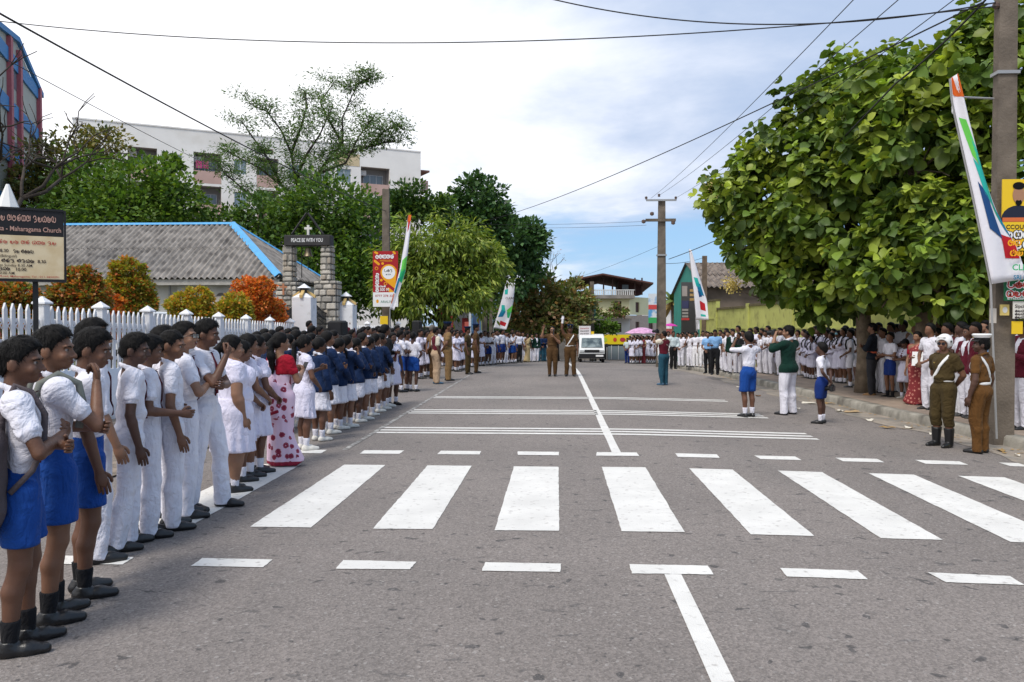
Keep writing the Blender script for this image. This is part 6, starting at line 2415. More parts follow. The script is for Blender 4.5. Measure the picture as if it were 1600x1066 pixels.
# ------------------------------------------------------------------ feather flags
FLAGW = mat("flag_cloth", (.72, .71, .76), .8, bump=.25, bscale=14)
FG = [mat(f"flag_ink_{i}", c, .75) for i, c in enumerate(((.02, .42, .36), (.13, .55, .08), (.005, .16, .30), (.01, .06, .19), (.02, .38, .14), (.62, .12, .015), (.45, .012, .02)))]
def feather_flag(lb, y, spine, edge, foot, prints, base, wave=.05, phase=0.0, letters=()):
 """cloth between a spine polyline and a free edge polyline (picture positions at distance y), on a bent pole"""
 n, k = 28, 10
 S_ = [at(u, v, y) for u, v in spine]
 E_ = [at(u, v, y) for u, v in edge]
 def along(P, t):
  q = t * (len(P) - 1)
  i = min(int(q), len(P) - 2)
  return P[i].lerp(P[i + 1], q - i)
 def surf(t, s, lift=0.0):
  a, b = along(S_, t), along(E_, t)
  p = a.lerp(b, s)
  p.y += wave * math.sin(phase + s * 4.5 + t * 5) * (.2 + s) - lift
  return p
 e = empty("feather_flag", foot, 0, lb, "flag", "white feather flags along the road")
 vs, fs = [], []
 for i in range(n + 1):
  for j in range(k + 1):
   vs.append(surf(i / n, j / k) - e.location)
 for i in range(n):
  for j in range(k):
   a = i * (k + 1) + j
   fs.append((a, a + 1, a + k + 2, a + k + 1))
 cl = link("cloth", np_mesh("cloth", vs, np.array(fs), True), FLAGW, e)
 md = cl.modifiers.new("thickness", 'SOLIDIFY')
 md.thickness = .004
 for (poly, m_) in prints:
  # polygon in (s, t); fan of a fine grid through bilinear corners
  (a, b, c, d) = poly
  vs, fs = [], []
  g = 7
  for i in range(g + 1):
   for j in range(g + 1):
    x, z = i / g, j / g
    s = (a[0] * (1 - x) + b[0] * x) * (1 - z) + (d[0] * (1 - x) + c[0] * x) * z
    t = (a[1] * (1 - x) + b[1] * x) * (1 - z) + (d[1] * (1 - x) + c[1] * x) * z
    vs.append(surf(t, s, .012) - e.location)
  for i in range(g):
   for j in range(g):
    q = i * (g + 1) + j
    fs.append((q, q + 1, q + g + 2, q + g + 1))
  link("print", np_mesh("print", vs, np.array(fs), True), FG[m_], cl)
 for (txt, s, t, size, m_) in letters:
  me = text_mesh(txt, size, .02) if isinstance(txt, str) else sinhala_mesh(txt, size, .24)
  o = link("lettering", me, FG[m_] if isinstance(m_, int) else m_, cl)
  o.location = surf(t, s, .09) - e.location
 pts = [Vector((0, 0, 0))] + [surf(1 - i / 12, 0) - e.location + Vector((0, .03, 0)) for i in range(13)]
 MB().tube(pts, .016, 6).build("flag_pole", PIPE, e)
 return e
# the near flag at the right
ffoot = Vector((at(1558, 640, 12.15).x, 12.15, gz(kerb_x(12.15), 12.15) + PAVH - .012))
feather_flag("large white feather flag with orange tip and green and blue pattern before the right pole", 12.15,
    [(1486, 122), (1490, 160), (1505, 230), (1520, 300), (1534, 370), (1549, 444)], [(1492, 118), (1512, 190), (1535, 260), (1562, 330), (1592, 385), (1604, 436)], ffoot,
    [([(0, 0), (1, 0), (1, .10), (0, .13)], 5), ([(.20, .25), (.60, .23), (.85, .45), (.38, .41)], 1), ([(.55, .30), (.99, .38), (.92, .57), (.60, .44)], 0),
     ([(.36, .42), (.80, .45), (.86, .60), (.46, .57)], 0), ([(.70, .46), (.90, .60), (.92, .70), (.78, .62)], 4), ([(.28, .53), (.62, .57), (.64, .78), (.26, .75)], 3), ([(.86, .52), (.99, .62), (.98, .76), (.84, .66)], 2),
     ([(.60, .755), (.97, .75), (.97, .875), (.58, .88)], 6)], None, .07, .3,
    [("CLEAN", .62, .945, .12, 4), ("SRI LANKA", .60, .992, .085, 2), (['ma', 'ga'], .66, .815, .085, OR), (['sa', 'va'], .66, .868, .085, OR)])
# flag by the shed
f2 = Vector((at(1095, 560, 40).x, 40, gz(6, 40) + PAVH))
feather_flag("white feather flag with blue-green squares and red emblem before the teal gable", 40.0,
    [(1077, 389), (1080, 420), (1084, 455), (1088, 500)], [(1080, 391), (1093, 432), (1105, 470), (1107, 500)], f2,
    [([(.15, .44), (.62, .40), (.72, .52), (.28, .56)], 0), ([(.30, .50), (.80, .46), (.86, .62), (.40, .66)], 2), ([(.34, .61), (.7, .60), (.62, .66), (.38, .70)], 3), ([(.40, .74), (.82, .74), (.84, .86), (.42, .86)], 6), ([(.4, .92), (.8, .92), (.8, .95), (.4, .95)], 0)], None, .06, 1.0)
feather_flag("plain white flag strip hanging behind the shed flag", 41.5,
    [(1087, 496), (1087.5, 505), (1088, 515)], [(1093, 496), (1093, 505), (1093, 515)], Vector((at(1090, 560, 41.5).x, 41.5, gz(6, 41.5) + PAVH)), [], None, .03, 2.0)
# leaning flag on the left, in front of the red board
f3 = Vector((at(609, 540, 29.5).x, 29.5, gz(-5, 29.5)))
feather_flag("narrow white feather flag with orange tip leaning in front of the red board", 29.5,
    [(638, 336), (632, 380), (624, 425), (616, 455), (609, 483)], [(643, 336), (639, 380), (633, 425), (622, 462), (616, 485)], f3,
    [([(0, 0), (1, 0), (1, .055), (0, .06)], 5), ([(.25, .06), (.9, .05), (.6, .13), (.35, .15)], 6), ([(.2, .40), (1, .36), (1, .48), (.25, .50)], 1), ([(.15, .48), (1, .47), (.95, .62), (.25, .60)], 4), ([(.1, .58), (.5, .56), (.4, .76), (.05, .76)], 2), ([(.02, .78), (.2, .78), (.15, .92), (.0, .92)], 5)], None, .03, .5)
# broad flag in the middle distance
f4 = Vector((at(775, 560, 44).x, 44, gz(-4, 44)))
feather_flag("broad white flag with blue and green squares and red emblem by the lamp pole", 44.0,
    [(791.5, 438.5), (785, 465), (778, 490), (771, 513)], [(805, 443), (802, 472), (797, 497), (791, 515.5)], f4,
    [([(.05, .18), (.35, .14), (.40, .24), (.15, .26)], 0), ([(.10, .48), (.35, .46), (.55, .58), (.25, .64)], 0), ([(.20, .56), (.55, .58), (.42, .70), (.08, .74)], 2), ([(.62, .54), (1, .40), (1, .55), (.72, .60)], 1), ([(.66, .58), (.98, .53), (.92, .68), (.78, .68)], 4), ([(.35, .80), (.85, .82), (.82, .92), (.36, .89)], 6)], None, .05, .8,
    [("CLEAN", .3, .34, .16, BLK_T)])
# ------------------------------------------------------------------ van and motorcycle at the crest
vc = at(923, 566, 57.5)
vz = gz(vc.x, 57.5)
van = empty("white_van", (vc.x, 57.5, vz), 180, "white minivan with dark grille coming over the crest behind the officers", "van")
VW = mat("van_white", (.70, .71, .71), .3, spec=.5)
prof = [(2.0, .32), (2.02, .55), (1.98, .80), (1.85, 1.0), (1.35, 1.72), (1.15, 1.84), (.6, 1.92), (-1.7, 1.90), (-1.95, 1.75), (-2.0, .9), (-2.0, .32)]
mb = MB()
rings = []
for x, k in ((-.84, .0), (-.80, .03), (.80, .03), (.84, .0)):
 rings.append([(x, y - .0 * k, z + k * (1 if z > 1 else 0)) for y, z in prof])
n = len(prof)
vs = [p for r_ in rings for p in r_]
fs = [tuple(range(n)), tuple(range(4 * n - 1, 3 * n - 1, -1))]
for q in range(3):
 for i in range(n):
  fs.append((q * n + i, q * n + (i + 1) % n, (q + 1) * n + (i + 1) % n, (q + 1) * n + i))
body = MB().add(vs, fs).build("body", VW, van)
sky_glass = mat("van_windscreen", (.05, .07, .075), .05, spec=.9, col2=(.25, .30, .30), cscale=2.5)
ws = MB().add([(-.72, 1.82, 1.06), (.72, 1.82, 1.06), (.66, 1.40, 1.68), (-.66, 1.40, 1.68)], [(0, 1, 2, 3)]).build("windscreen", sky_glass, van)
ws.location = (0, .03, .02)
for s in (-1, 1):
 MB().add([(s * .848, 1.55, 1.05), (s * .848, 1.25, 1.6), (s * .848, -1.7, 1.6), (s * .848, -1.7, 1.05)], [(0, 1, 2, 3)]).build("side_window", GLASS, van)
 MB().bbox((s * .66 - .15, 1.99, .74), (s * .66 + .15, 2.035, .90), .015).build("headlight", mat("lamp_glass", (.45, .47, .48), .1, spec=.8), van)
 for y in (-1.3, 1.3):
  wb = MB().lathe([(.0, -.09), (.24, -.1), (.3, -.06), (.3, .06), (.24, .1), (.0, .09)], 16, (0, 0, 0), Matrix.Translation((s * .76, y, .30)) @ Matrix.Rotation(R(90), 4, 'Y'))
  tyre = wb.build("wheel", IRON, van)
 mir = MB().bbox((s * 1.0 - .08, 1.45, 1.08), (s * 1.0 + .08, 1.52, 1.32), .02).box((s * .9 - .08, 1.48, 1.12), (s * .9 + .08, 1.50, 1.15)).build("mirror", METAL, van)
MB().bbox((-.50, 1.985, .74), (.50, 2.03, .92), .01).build("grille", METAL, van)
MB().bbox((-.86, 1.93, .34), (.86, 2.09, .66), .03).build("bumper", METAL, van)
MB().box((-.75, 2.092, .46), (-.25, 2.10, .58)).build("number_plate", WHITE_GLOSS, van)
# placard behind the officers
pl_, w_, h2 = flat_sign("white_placard", 904.5, 509.5, 923, 526, 56.5, mat("placard_white", (.70, .66, .68), .8), "white placard with handwritten lines held up left of the van")
for k in range(3):
 t = link("lettering", sinhala_mesh(['sa', 'va', 'na', 'ra', 'ma'], .10, .15, .6), RED_T if k == 0 else BLK_T, pl_)
 t.location = (-w_ + .08, -.024, .15 - .18 * k)
yl_, _, _ = flat_sign("yellow_plate", 923.5, 518, 928, 528, 57, PYEL, "small yellow plate beside the white placard")
for q in ((pl_, 0), (yl_, 0)):
 MB().tube([(0, .01, -.2), (0, .01, gz(0, 57) - q[0].location.z)], .015, 5).build("stick", DWOOD, q[0])
# black loudspeakers on stands among the left crowd
SPK = mat("speaker_black", (.012, .012, .013), .6, bump=.3, bscale=120)
for u0, v0, u1, v1, y, lb in ((515, 501, 541, 520, 18.5, "black loudspeaker on a stand above the navy blazers"), (645, 501, 659, 514, 27.5, "smaller black loudspeaker near the leaning flag's foot")):
 a, b = at(u0, v1 + 6, y), at(u1, v0, y)
 e = empty("loudspeaker", ((a.x + b.x) / 2, y, gz(-5, y)), 15, lb, "loudspeaker", "black loudspeakers on stands")
 w_, h0, h1 = (b.x - a.x) / 2, a.z - e.location.z, b.z - e.location.z
 MB().bbox((-w_, -w_ * .8, h0 - .25), (w_, w_ * .8, h1), .04).build("cabinet", SPK, e)
 MB().box((-w_ * .85, -w_ * .8 - .012, h0 - .2), (w_ * .85, -w_ * .8 - .002, h1 - .05)).build("grille", METAL, e)
 MB().tube([(0, 0, .6), (0, 0, h0 - .25)], .025, 8).build("pole", METAL, e)
 for k in range(3):
  MB().tube([(0, 0, .75), (.5 * math.cos(k * 2.1), .5 * math.sin(k * 2.1), .0)], .018, 6).build("leg", METAL, e)
# ------------------------------------------------------------------ trees and shrubs
BARK = mat("bark", (.10, .075, .055), .95, var=.3, vscale=6, bump=.8, bscale=25)
BARKD = mat("bark_dark", (.045, .035, .028), .95, var=.3, vscale=6, bump=.8, bscale=25)
BARKT = mat("bark_pale", (.20, .155, .11), .95, var=.25, vscale=5, bump=.8, bscale=22, col2=(.11, .085, .06), cscale=4)
LEAF = leaf_mat("leaf", .5, .30)
LEAFG = leaf_mat("leaf_glossy", .48, .24, .35)
T_QUAD = (np.array([(0, 0, 0), (.34, .45, .06), (0, 1, -.05), (-.34, .45, .06)]), np.array([(0, 1, 2, 3)]))
T_LONG = (np.array([(0, 0, 0), (.15, .45, .04), (0, 1, -.12), (-.15, .45, .04)]), np.array([(0, 1, 2, 3)]))
_tb = [(0, 0, 0), (0, .38, -.02), (0, .75, -.10), (0, 1.0, -.26)]
T_TEAK = (np.array(_tb + [(.27, .20, .07), (.40, .52, .05), (.26, .84, -.08), (-.27, .20, .07), (-.40, .52, .05), (-.26, .84, -.08)]),
    [(0, 4, 5, 1), (1, 5, 6, 2), (2, 6, 3), (1, 8, 7, 0), (2, 9, 8, 1), (3, 9, 2)])
def frames(D, U, roll):
 """rotation matrices whose Y axis is D (leaf direction) and whose Z axis leans to U"""
 D = D / np.linalg.norm(D, axis=1, keepdims=True)
 X = np.cross(D, U)
 X /= np.linalg.norm(X, axis=1, keepdims=True) + 1e-9
 Z = np.cross(X, D)
 c, s = np.cos(roll)[:, None], np.sin(roll)[:, None]
 return np.stack([X * c + Z * s, D, Z * c - X * s], 2)
def leaf_cloud(name, pts, D, sizes, tints, tmpl, m, parent, kind="stuff", rs=None):
 V, Fq = tmpl
 n = len(pts)
 rs = rs or np.random.RandomState(1)
 Rm = frames(D, np.tile(np.array([[0, 0, 1.0]]), (n, 1)) + rs.randn(n, 3) * .35, rs.randn(n) * .5)
 P = np.einsum('nij,vj->nvi', Rm, V) * sizes[:, None, None] + pts[:, None, :]
 nv = len(V)
 if isinstance(Fq, np.ndarray):
  F_ = (Fq[None] + (np.arange(n) * nv)[:, None, None]).reshape(-1, Fq.shape[1])
 else:
  tri = []
  for f in Fq:
   tri += [f[:3]] if len(f) == 3 else [(f[0], f[1], f[2]), (f[0], f[2], f[3])]
  tri = np.array(tri)
  F_ = (tri[None] + (np.arange(n) * nv)[:, None, None]).reshape(-1, 3)
 me = np_mesh(name, P.reshape(-1, 3), F_)
 at_ = me.color_attributes.new("tint", 'FLOAT_COLOR', 'POINT')
 col = np.ones((n, nv, 4), dtype=np.float32)
 col[:, :, :3] = tints[:, None, :]
 at_.data.foreach_set("color", col.ravel())
 o = link(name, me, m, parent)
 if kind:
  o["kind"] = kind
 return o
def blob_points(rs, blobs, n, clump=.28, per=26, shell=.45, jag=.10):
 """leaf positions gathered in clumps through the outer volume of ellipsoids; returns points and outward directions"""
 vol = np.array([b[1][0] * b[1][1] * b[1][2] for b in blobs]) ** .72
 pick = rs.choice(len(blobs), size=max(1, n // per), p=vol / vol.sum())
 C, O = [], []
 for k in pick:
  c, r = np.array(blobs[k][0]), np.array(blobs[k][1])
  d = rs.randn(3)
  d /= np.linalg.norm(d)
  rad = 1 - shell * rs.rand() ** 1.6 + rs.randn() * jag
  cc = c + d * r * rad
  s = clump * (r.mean()) * (.6 + .8 * rs.rand())
  m = rs.poisson(per)
  q = rs.randn(m, 3) * s * .5
  C.append(cc + q * np.array([1, 1, .75]))
  O.append(np.tile(d, (m, 1)) * .7 + q / (np.linalg.norm(q, axis=1, keepdims=True) + 1e-6))
 return np.concatenate(C), np.concatenate(O)
def tints_of(rs, n, palette, spread=.22):
 pal = np.array(palette)
 w = rs.dirichlet(np.ones(len(pal)) * .30, n)
 t = w @ pal
 return (t * 1.75 * (1 + spread * rs.randn(n, 1))).clip(.004, 1)
def px_blob(u, v, y, ru, rv, rd=None):
 c = at(u, v, y)
 k = y / F_PX
 return ((c.x, c.y, c.z), (ru * k, (rd if rd else (ru + rv) / 2) * k, rv * k))
def limb(rs, mb, a, b, r0, r1, wob=.12, n=5):
 a, b = Vector(a), Vector(b)
 L = (b - a).length
 pts = [a]
 for i in range(1, n):
  t = i / n
  p = a.lerp(b, t)
  p += Vector(rs.randn(3)) * L * wob * .35
  p.z += L * wob * math.sin(math.pi * t) * .5
  pts.append(p)
 pts.append(b)
 mb.tube(pts, [r0 + (r1 - r0) * i / n for i in range(n + 1)], 7)
 return pts
def tree(name, label, base, blobs, n, size, palette, tmpl=T_QUAD, m=LEAF, bark=BARK, trunk_r=.2, seed=1, droop=0.0, clump=.28, per=26, group=None, shell=.45, fork=.45, category="tree", twigs=0):
 rs = np.random.RandomState(seed)
 e = empty(name, base, 0, label, category, group)
 bl = [((np.array(c) - np.array(base)), np.array(r)) for c, r in blobs]
 P, O = blob_points(rs, bl, n, clump, per, shell, .025 if category == "shrub" else .10)
 D = O + rs.randn(*O.shape) * .5
 D[:, 2] -= droop
 sz = size * (.6 + .8 * rs.rand(len(P)))
 leaf_cloud("crown", P, D, sz, tints_of(rs, len(P), palette), tmpl, m, e, "stuff", rs)
 mb = MB()
 top = np.mean([c for c, r in bl], 0)
 zf = max(.4, (top[2]) * fork)
 f_ = np.array([top[0] * .25, top[1] * .25, zf])
 mb.tube([(0, 0, -.3), (rs.randn() * .05, 0, zf * .5), f_], [trunk_r * 1.25, trunk_r, trunk_r * .8], 10)
 for c, r in bl:
  pts = limb(rs, mb, f_, c, trunk_r * .55, trunk_r * .14)
  for k in range(4 + twigs):
   d = rs.randn(3)
   d /= np.linalg.norm(d)
   limb(rs, mb, pts[-2 - (k % 3)], c + d * r * .85, trunk_r * .2, .015, .1, 3)
 mb.build("trunk", bark, e, smooth=True)
 return e
G_MID = [(.066, .120, .018), (.034, .070, .014), (.105, .155, .024)]
G_DARK = [(.022, .055, .018), (.035, .075, .024), (.050, .090, .030)]
G_YEL = [(.105, .155, .022), (.055, .090, .018), (.175, .200, .034)]
G_OLIVE = [(.13, .115, .030), (.080, .090, .026), (.17, .120, .035), (.05, .07, .025)]
G_FEATH = [(.060, .110, .030), (.040, .080, .026), (.085, .120, .040)]
gy = lambda y: (yard_z(y) if y < 62 else gz(0, y))
b_ = [px_blob(150, 290, 43, 60, 48), px_blob(215, 300, 42, 70, 52), px_blob(265, 315, 42, 50, 40), px_blob(120, 320, 43, 55, 40), px_blob(190, 340, 41, 90, 40), px_blob(262, 258, 43, 24, 18)]
tree("garden_tree", "bright green round tree behind the hall roof, left of the feathery tree", (at(195, 400, 43).x, 43, gy(43)), b_, 15000, .26, G_MID, seed=3, trunk_r=.22)
b_ = [px_blob(100, 240, 47, 60, 38), px_blob(60, 275, 47, 50, 50), px_blob(165, 225, 47, 40, 30), px_blob(85, 300, 47, 50, 40), px_blob(30, 300, 47, 30, 40)]
tree("garden_tree", "olive brown sparse tree right of the striped building", (at(80, 400, 47).x, 47, gy(47)), b_, 6500, .24, G_OLIVE, seed=4, trunk_r=.16, per=14, clump=.22, shell=.7, twigs=4, bark=BARKD)
b_ = [px_blob(355, 352, 46, 55, 30), px_blob(300, 355, 46, 50, 24), px_blob(415, 345, 46, 45, 40), px_blob(440, 390, 46, 60, 50)]
tree("garden_tree", "dark green tree directly behind the hall's blue ridge corner", (at(380, 420, 46).x, 46, gy(46)), b_, 10000, .24, G_MID + G_DARK, seed=5, trunk_r=.2)
b_ = [px_blob(520, 330, 44, 70, 50), px_blob(560, 370, 44, 55, 60), px_blob(500, 390, 44, 60, 60), px_blob(580, 430, 43, 45, 60), px_blob(530, 440, 43, 60, 60), px_blob(460, 330, 44, 40, 30)]
tree("garden_tree", "dense mid-green tree behind the bell arch", (at(540, 480, 44).x, 44, gy(44)), b_, 19000, .24, G_MID + G_DARK[:1], seed=6, trunk_r=.24)
b_ = [px_blob(655, 400, 38, 55, 55), px_blob(700, 385, 38.5, 60, 45), px_blob(740, 415, 39, 50, 50), px_blob(670, 455, 37.5, 55, 45), px_blob(720, 455, 38, 55, 42), px_blob(630, 455, 38, 40, 50), px_blob(770, 420, 40, 26, 36)]
tree("mango_tree", "yellow-green drooping tree behind the red advertising board", (at(690, 500, 38.5).x, 38.5, gz(-5, 38)), b_, 21000, .30, G_YEL, T_LONG, seed=7, trunk_r=.22, droop=.9, bark=BARKD, shell=.62, clump=.24, per=46)
b_ = [px_blob(752, 312, 60, 38, 36), px_blob(762, 345, 60, 42, 34), px_blob(705, 330, 60, 26, 28), px_blob(790, 385, 60, 55, 42), px_blob(830, 385, 61, 26, 36), px_blob(735, 375, 60, 40, 40), px_blob(800, 430, 60, 48, 36)]
tree("dark_tree", "tall dark green tree with rounded lobes in the middle of the skyline", (at(755, 500, 60).x, 60, gz(0, 60)), b_, 17000, .34, G_DARK, T_QUAD, LEAFG, seed=8, trunk_r=.30, clump=.24, bark=BARKD)
b_ = [px_blob(645, 318, 52, 42, 26), px_blob(615, 330, 52, 30, 26), px_blob(680, 325, 52, 30, 22)]
tree("garden_tree", "small loose tree top right of the apartment block", (at(640, 480, 52).x, 52, gz(-6, 52)), b_, 5000, .26, G_MID + G_DARK, seed=9, trunk_r=.16, shell=.7)
b_ = [px_blob(850, 468, 63, 45, 34), px_blob(890, 475, 63, 34, 36), px_blob(820, 490, 63, 30, 30), px_blob(868, 500, 62, 50, 28)]
tree("almond_tree", "round tree with reddish and green leaves behind the two officers", (at(868, 545, 63).x, 63, gz(0, 63)), b_, 9000, .34, [(.085, .12, .03), (.20, .10, .05), (.055, .085, .025), (.13, .12, .05)], seed=10, trunk_r=.28, bark=BARKD)
b_ = [px_blob(938, 508, 66, 22, 13), px_blob(908, 508, 66, 24, 22), px_blob(955, 512, 66, 14, 7)]
tree("roadside_shrub", "leafy bush between the van and the yellow house", (at(930, 548, 66).x, 66, gz(0, 66)), b_, 3500, .26, G_MID, seed=11, trunk_r=.1, category="shrub")
b_ = [px_blob(935, 489, 74, 12, 5), px_blob(955, 490, 74, 12, 5), px_blob(973, 488, 74, 10, 7), px_blob(965, 478, 74.2, 7, 5)]
tree("balcony_plants", "row of potted greenery along the yellow house's balcony", (at(955, 493, 74.3).x, 74.3, at(955, 494, 74.3).z + .3), b_, 1600, .2, G_MID + [(.2, .08, .08)], seed=12, trunk_r=.03, category="plants")
# far filler trees closing the horizon to the right and left of the street
b_ = [px_blob(1015, 505, 95, 22, 22), px_blob(1045, 500, 95, 24, 26), px_blob(1065, 510, 92, 20, 22)]
tree("far_tree", "hazy green tree behind the far pole", (at(1040, 545, 95).x, 95, gz(0, 82)), b_, 2500, .45, G_MID, seed=13, trunk_r=.2)
b_ = [px_blob(820, 500, 72, 40, 36), px_blob(770, 490, 70, 40, 40), px_blob(790, 515, 68, 60, 26)]
tree("far_tree", "dim green tree behind the leaning broad flag", (at(800, 545, 72).x, 72, gz(0, 72)), b_, 6000, .34, G_DARK + G_MID, seed=14, trunk_r=.2)
# the feathery tree: visible forking limbs with leaf tufts at the twig ends
rs = np.random.RandomState(21)
FY = 50.0
fbase = Vector((at(478, 470, FY).x, FY, gy(FY)))
ft = empty("feathery_tree", fbase, 0, "tall open feathery tree with dark forking limbs in front of the apartment block", "tree")
mbt = MB()
tips = []
def fl(pix, r0, r1, n=6):
 P = [at(u, v, FY + dy) - fbase for u, v, dy in pix]
 k = len(P)
 mbt.tube(P, [r0 + (r1 - r0) * i / (k - 1) for i in range(k)], 7)
 return P
tr = fl([(476, 470, 0), (474, 400, 0), (477, 350, 0), (474, 315, 0)], .24, .17)
limbs = [
 [(474, 330, 0), (485, 290, .3), (508, 255, .5), (535, 225, .8), (535, 185, 1), (550, 150, 1), (562, 130, 1)],
 [(508, 255, .5), (545, 238, .2), (580, 228, 0), (600, 205, -.3), (622, 195, -.5), (632, 205, -.5)],
 [(580, 228, 0), (605, 222, 0), (628, 222, 0)],
 [(474, 320, 0), (462, 280, -.4), (455, 240, -.6), (440, 205, -.8), (418, 175, -1), (385, 160, -1.2)],
 [(455, 240, -.6), (470, 200, -.4), (480, 165, -.2), (475, 140, 0)],
 [(535, 225, .8), (515, 190, 1.2), (500, 160, 1.4), (525, 125, 1.5)],
 [(474, 315, 0), (440, 290, .5), (405, 262, .8), (370, 245, 1.0), (345, 232, 1.0)],
 [(440, 290, .5), (420, 250, 1.0), (395, 215, 1.3), (378, 190, 1.3)],
 [(474, 335, 0), (430, 330, -.6), (385, 300, -1), (350, 270, -1.2), (338, 250, -1.2)],
 [(485, 290, .3), (500, 270, -1), (540, 255, -1.5), (560, 215, -1.8), (585, 180, -2)],
 [(562, 130, 1), (575, 125, 1), (580, 120, 1)],
 [(462, 280, -.4), (480, 240, -1), (500, 210, -1.3), (520, 165, -1.5)],
]
for L in limbs:
 P = fl(L, .10, .025)
 for i in range(1, len(P)):
  for k in range(5):
   d = Vector(rs.randn(3))
   d.normalize()
   d.z = abs(d.z) * .6 + .1
   q = P[i - 1].lerp(P[i], rs.rand())
   ln = .5 + .9 * rs.rand()
   mid_ = q + d * ln * .5 + Vector(rs.randn(3)) * .1
   end = q + d * ln + Vector(rs.randn(3)) * .15
   mbt.tube([q, mid_, end], [.025, .016, .008], 5)
   tips += [mid_, end]
 tips.append(P[-1])
mbt.build("trunk", BARKD, ft, smooth=True)
P, D = [], []
for t in tips:
 if rs.rand() < .10:
  continue
 m = rs.poisson(52)
 q = rs.randn(m, 3) * np.array([.30, .30, .15])
 P.append(np.array(t) + q)
 D.append(q + rs.randn(m, 3) * .2)
P, D = np.concatenate(P), np.concatenate(D)
leaf_cloud("crown", P, D, .22 * (.6 + .7 * rs.rand(len(P))), tints_of(rs, len(P), G_FEATH), T_LONG, LEAF, ft, "stuff", rs)
# bare branching trees
def bare(name, label, base, height, spread, seed, r0, levels=4, lean=(0, 0), leaves=0, palette=G_OLIVE):
 rs = np.random.RandomState(seed)
 e = empty(name, base, 0, label, "tree")
 mb = MB()
 ends = []
 def grow(p, d, ln, r, lev):
  d = d.normalized()
  q = p + d * ln + Vector(rs.randn(3)) * ln * .08
  m_ = p.lerp(q, .5) + Vector(rs.randn(3)) * ln * .07
  mb.tube([p, m_, q], [r, r * .85, r * .68], 6)
  if lev == 0:
   ends.append(q)
   return
  for k in range(2 + (rs.rand() < .55)):
   dd = (d + Vector(rs.randn(3)) * spread + Vector((0, 0, .12))).normalized()
   grow(q, dd, ln * (.62 + .25 * rs.rand()), r * .62, lev - 1)
 grow(Vector((0, 0, -.2)), Vector((lean[0], lean[1], 1)), height * .36, r0, levels)
 mb.build("trunk", BARKD, e, smooth=True)
 if leaves:
  P = np.concatenate([np.array(t) + rs.randn(leaves, 3) * .18 for t in ends])
  D = rs.randn(len(P), 3)
  leaf_cloud("crown", P, D, .13 * (.6 + .8 * rs.rand(len(P))), tints_of(rs, len(P), palette), T_QUAD, LEAF, e, "stuff", rs)
 return e
bare("bare_tree", "leafless dark branches in front of the striped building", (at(-30, 330, 24).x, 24, yard_z(24)), 8.2, .50, 5, .17, 5, (.16, 0))
bare("bare_tree", "small thin nearly bare tree above the reddish tree", (at(872, 520, 74).x, 74, gz(0, 74)), 8.5, .38, 9, .12, 4, leaves=3, palette=[(.22, .10, .08), (.12, .10, .05)])
bare("twig_tree", "thin upright twigs with a leaf tuft above the olive tree", (at(205, 330, 46).x, 46, gy(46)), 10.5, .30, 12, .08, 4, (-.03, 0), leaves=4, palette=G_DARK)
# palm behind the far pole
pb = at(1050, 540, 68)
palm = empty("palm_tree", (pb.x, 68, gz(0, 68)), 0, "palm with yellowing fronds right of the crossarm pole", "tree")
ptop = at(1050, 470, 68).z - palm.location.z
MB().tube([(0, 0, 0), (.1, 0, ptop * .5), (0, 0, ptop)], [.16, .12, .10], 8).build("trunk", BARKT, palm)
rs = np.random.RandomState(2)
for k in range(15):
 a = k * 2.4
 el = R(75 - k * 8)
 L = 1.9
 vs, fs = [], []
 col = (.10, .14, .03) if k < 8 else (.36, .24, .06)
 n = 8
 for i in range(n + 1):
  t = i / n
  d = L * t
  z = math.sin(el) * d - .55 * d * d * .5
  r_ = math.cos(el) * d * .9
  w = .30 * math.sin(math.pi * min(1, t * .9 + .12)) + .01
  px_, py_ = r_ * math.cos(a), r_ * math.sin(a)
  ox, oy = -math.sin(a) * w, math.cos(a) * w
  vs += [(px_ + ox, py_ + oy, ptop + z - w * .5), (px_, py_, ptop + z), (px_ - ox, py_ - oy, ptop + z - w * .5)]
 for i in range(n):
  if True:
   fs += [(3 * i, 3 * i + 1, 3 * i + 4, 3 * i + 3), (3 * i + 1, 3 * i + 2, 3 * i + 5, 3 * i + 4)]
 link("frond", np_mesh("frond", vs, np.array(fs)), mat("frond_green" if k < 8 else "frond_yellow", col, .6, var=.25), palm)
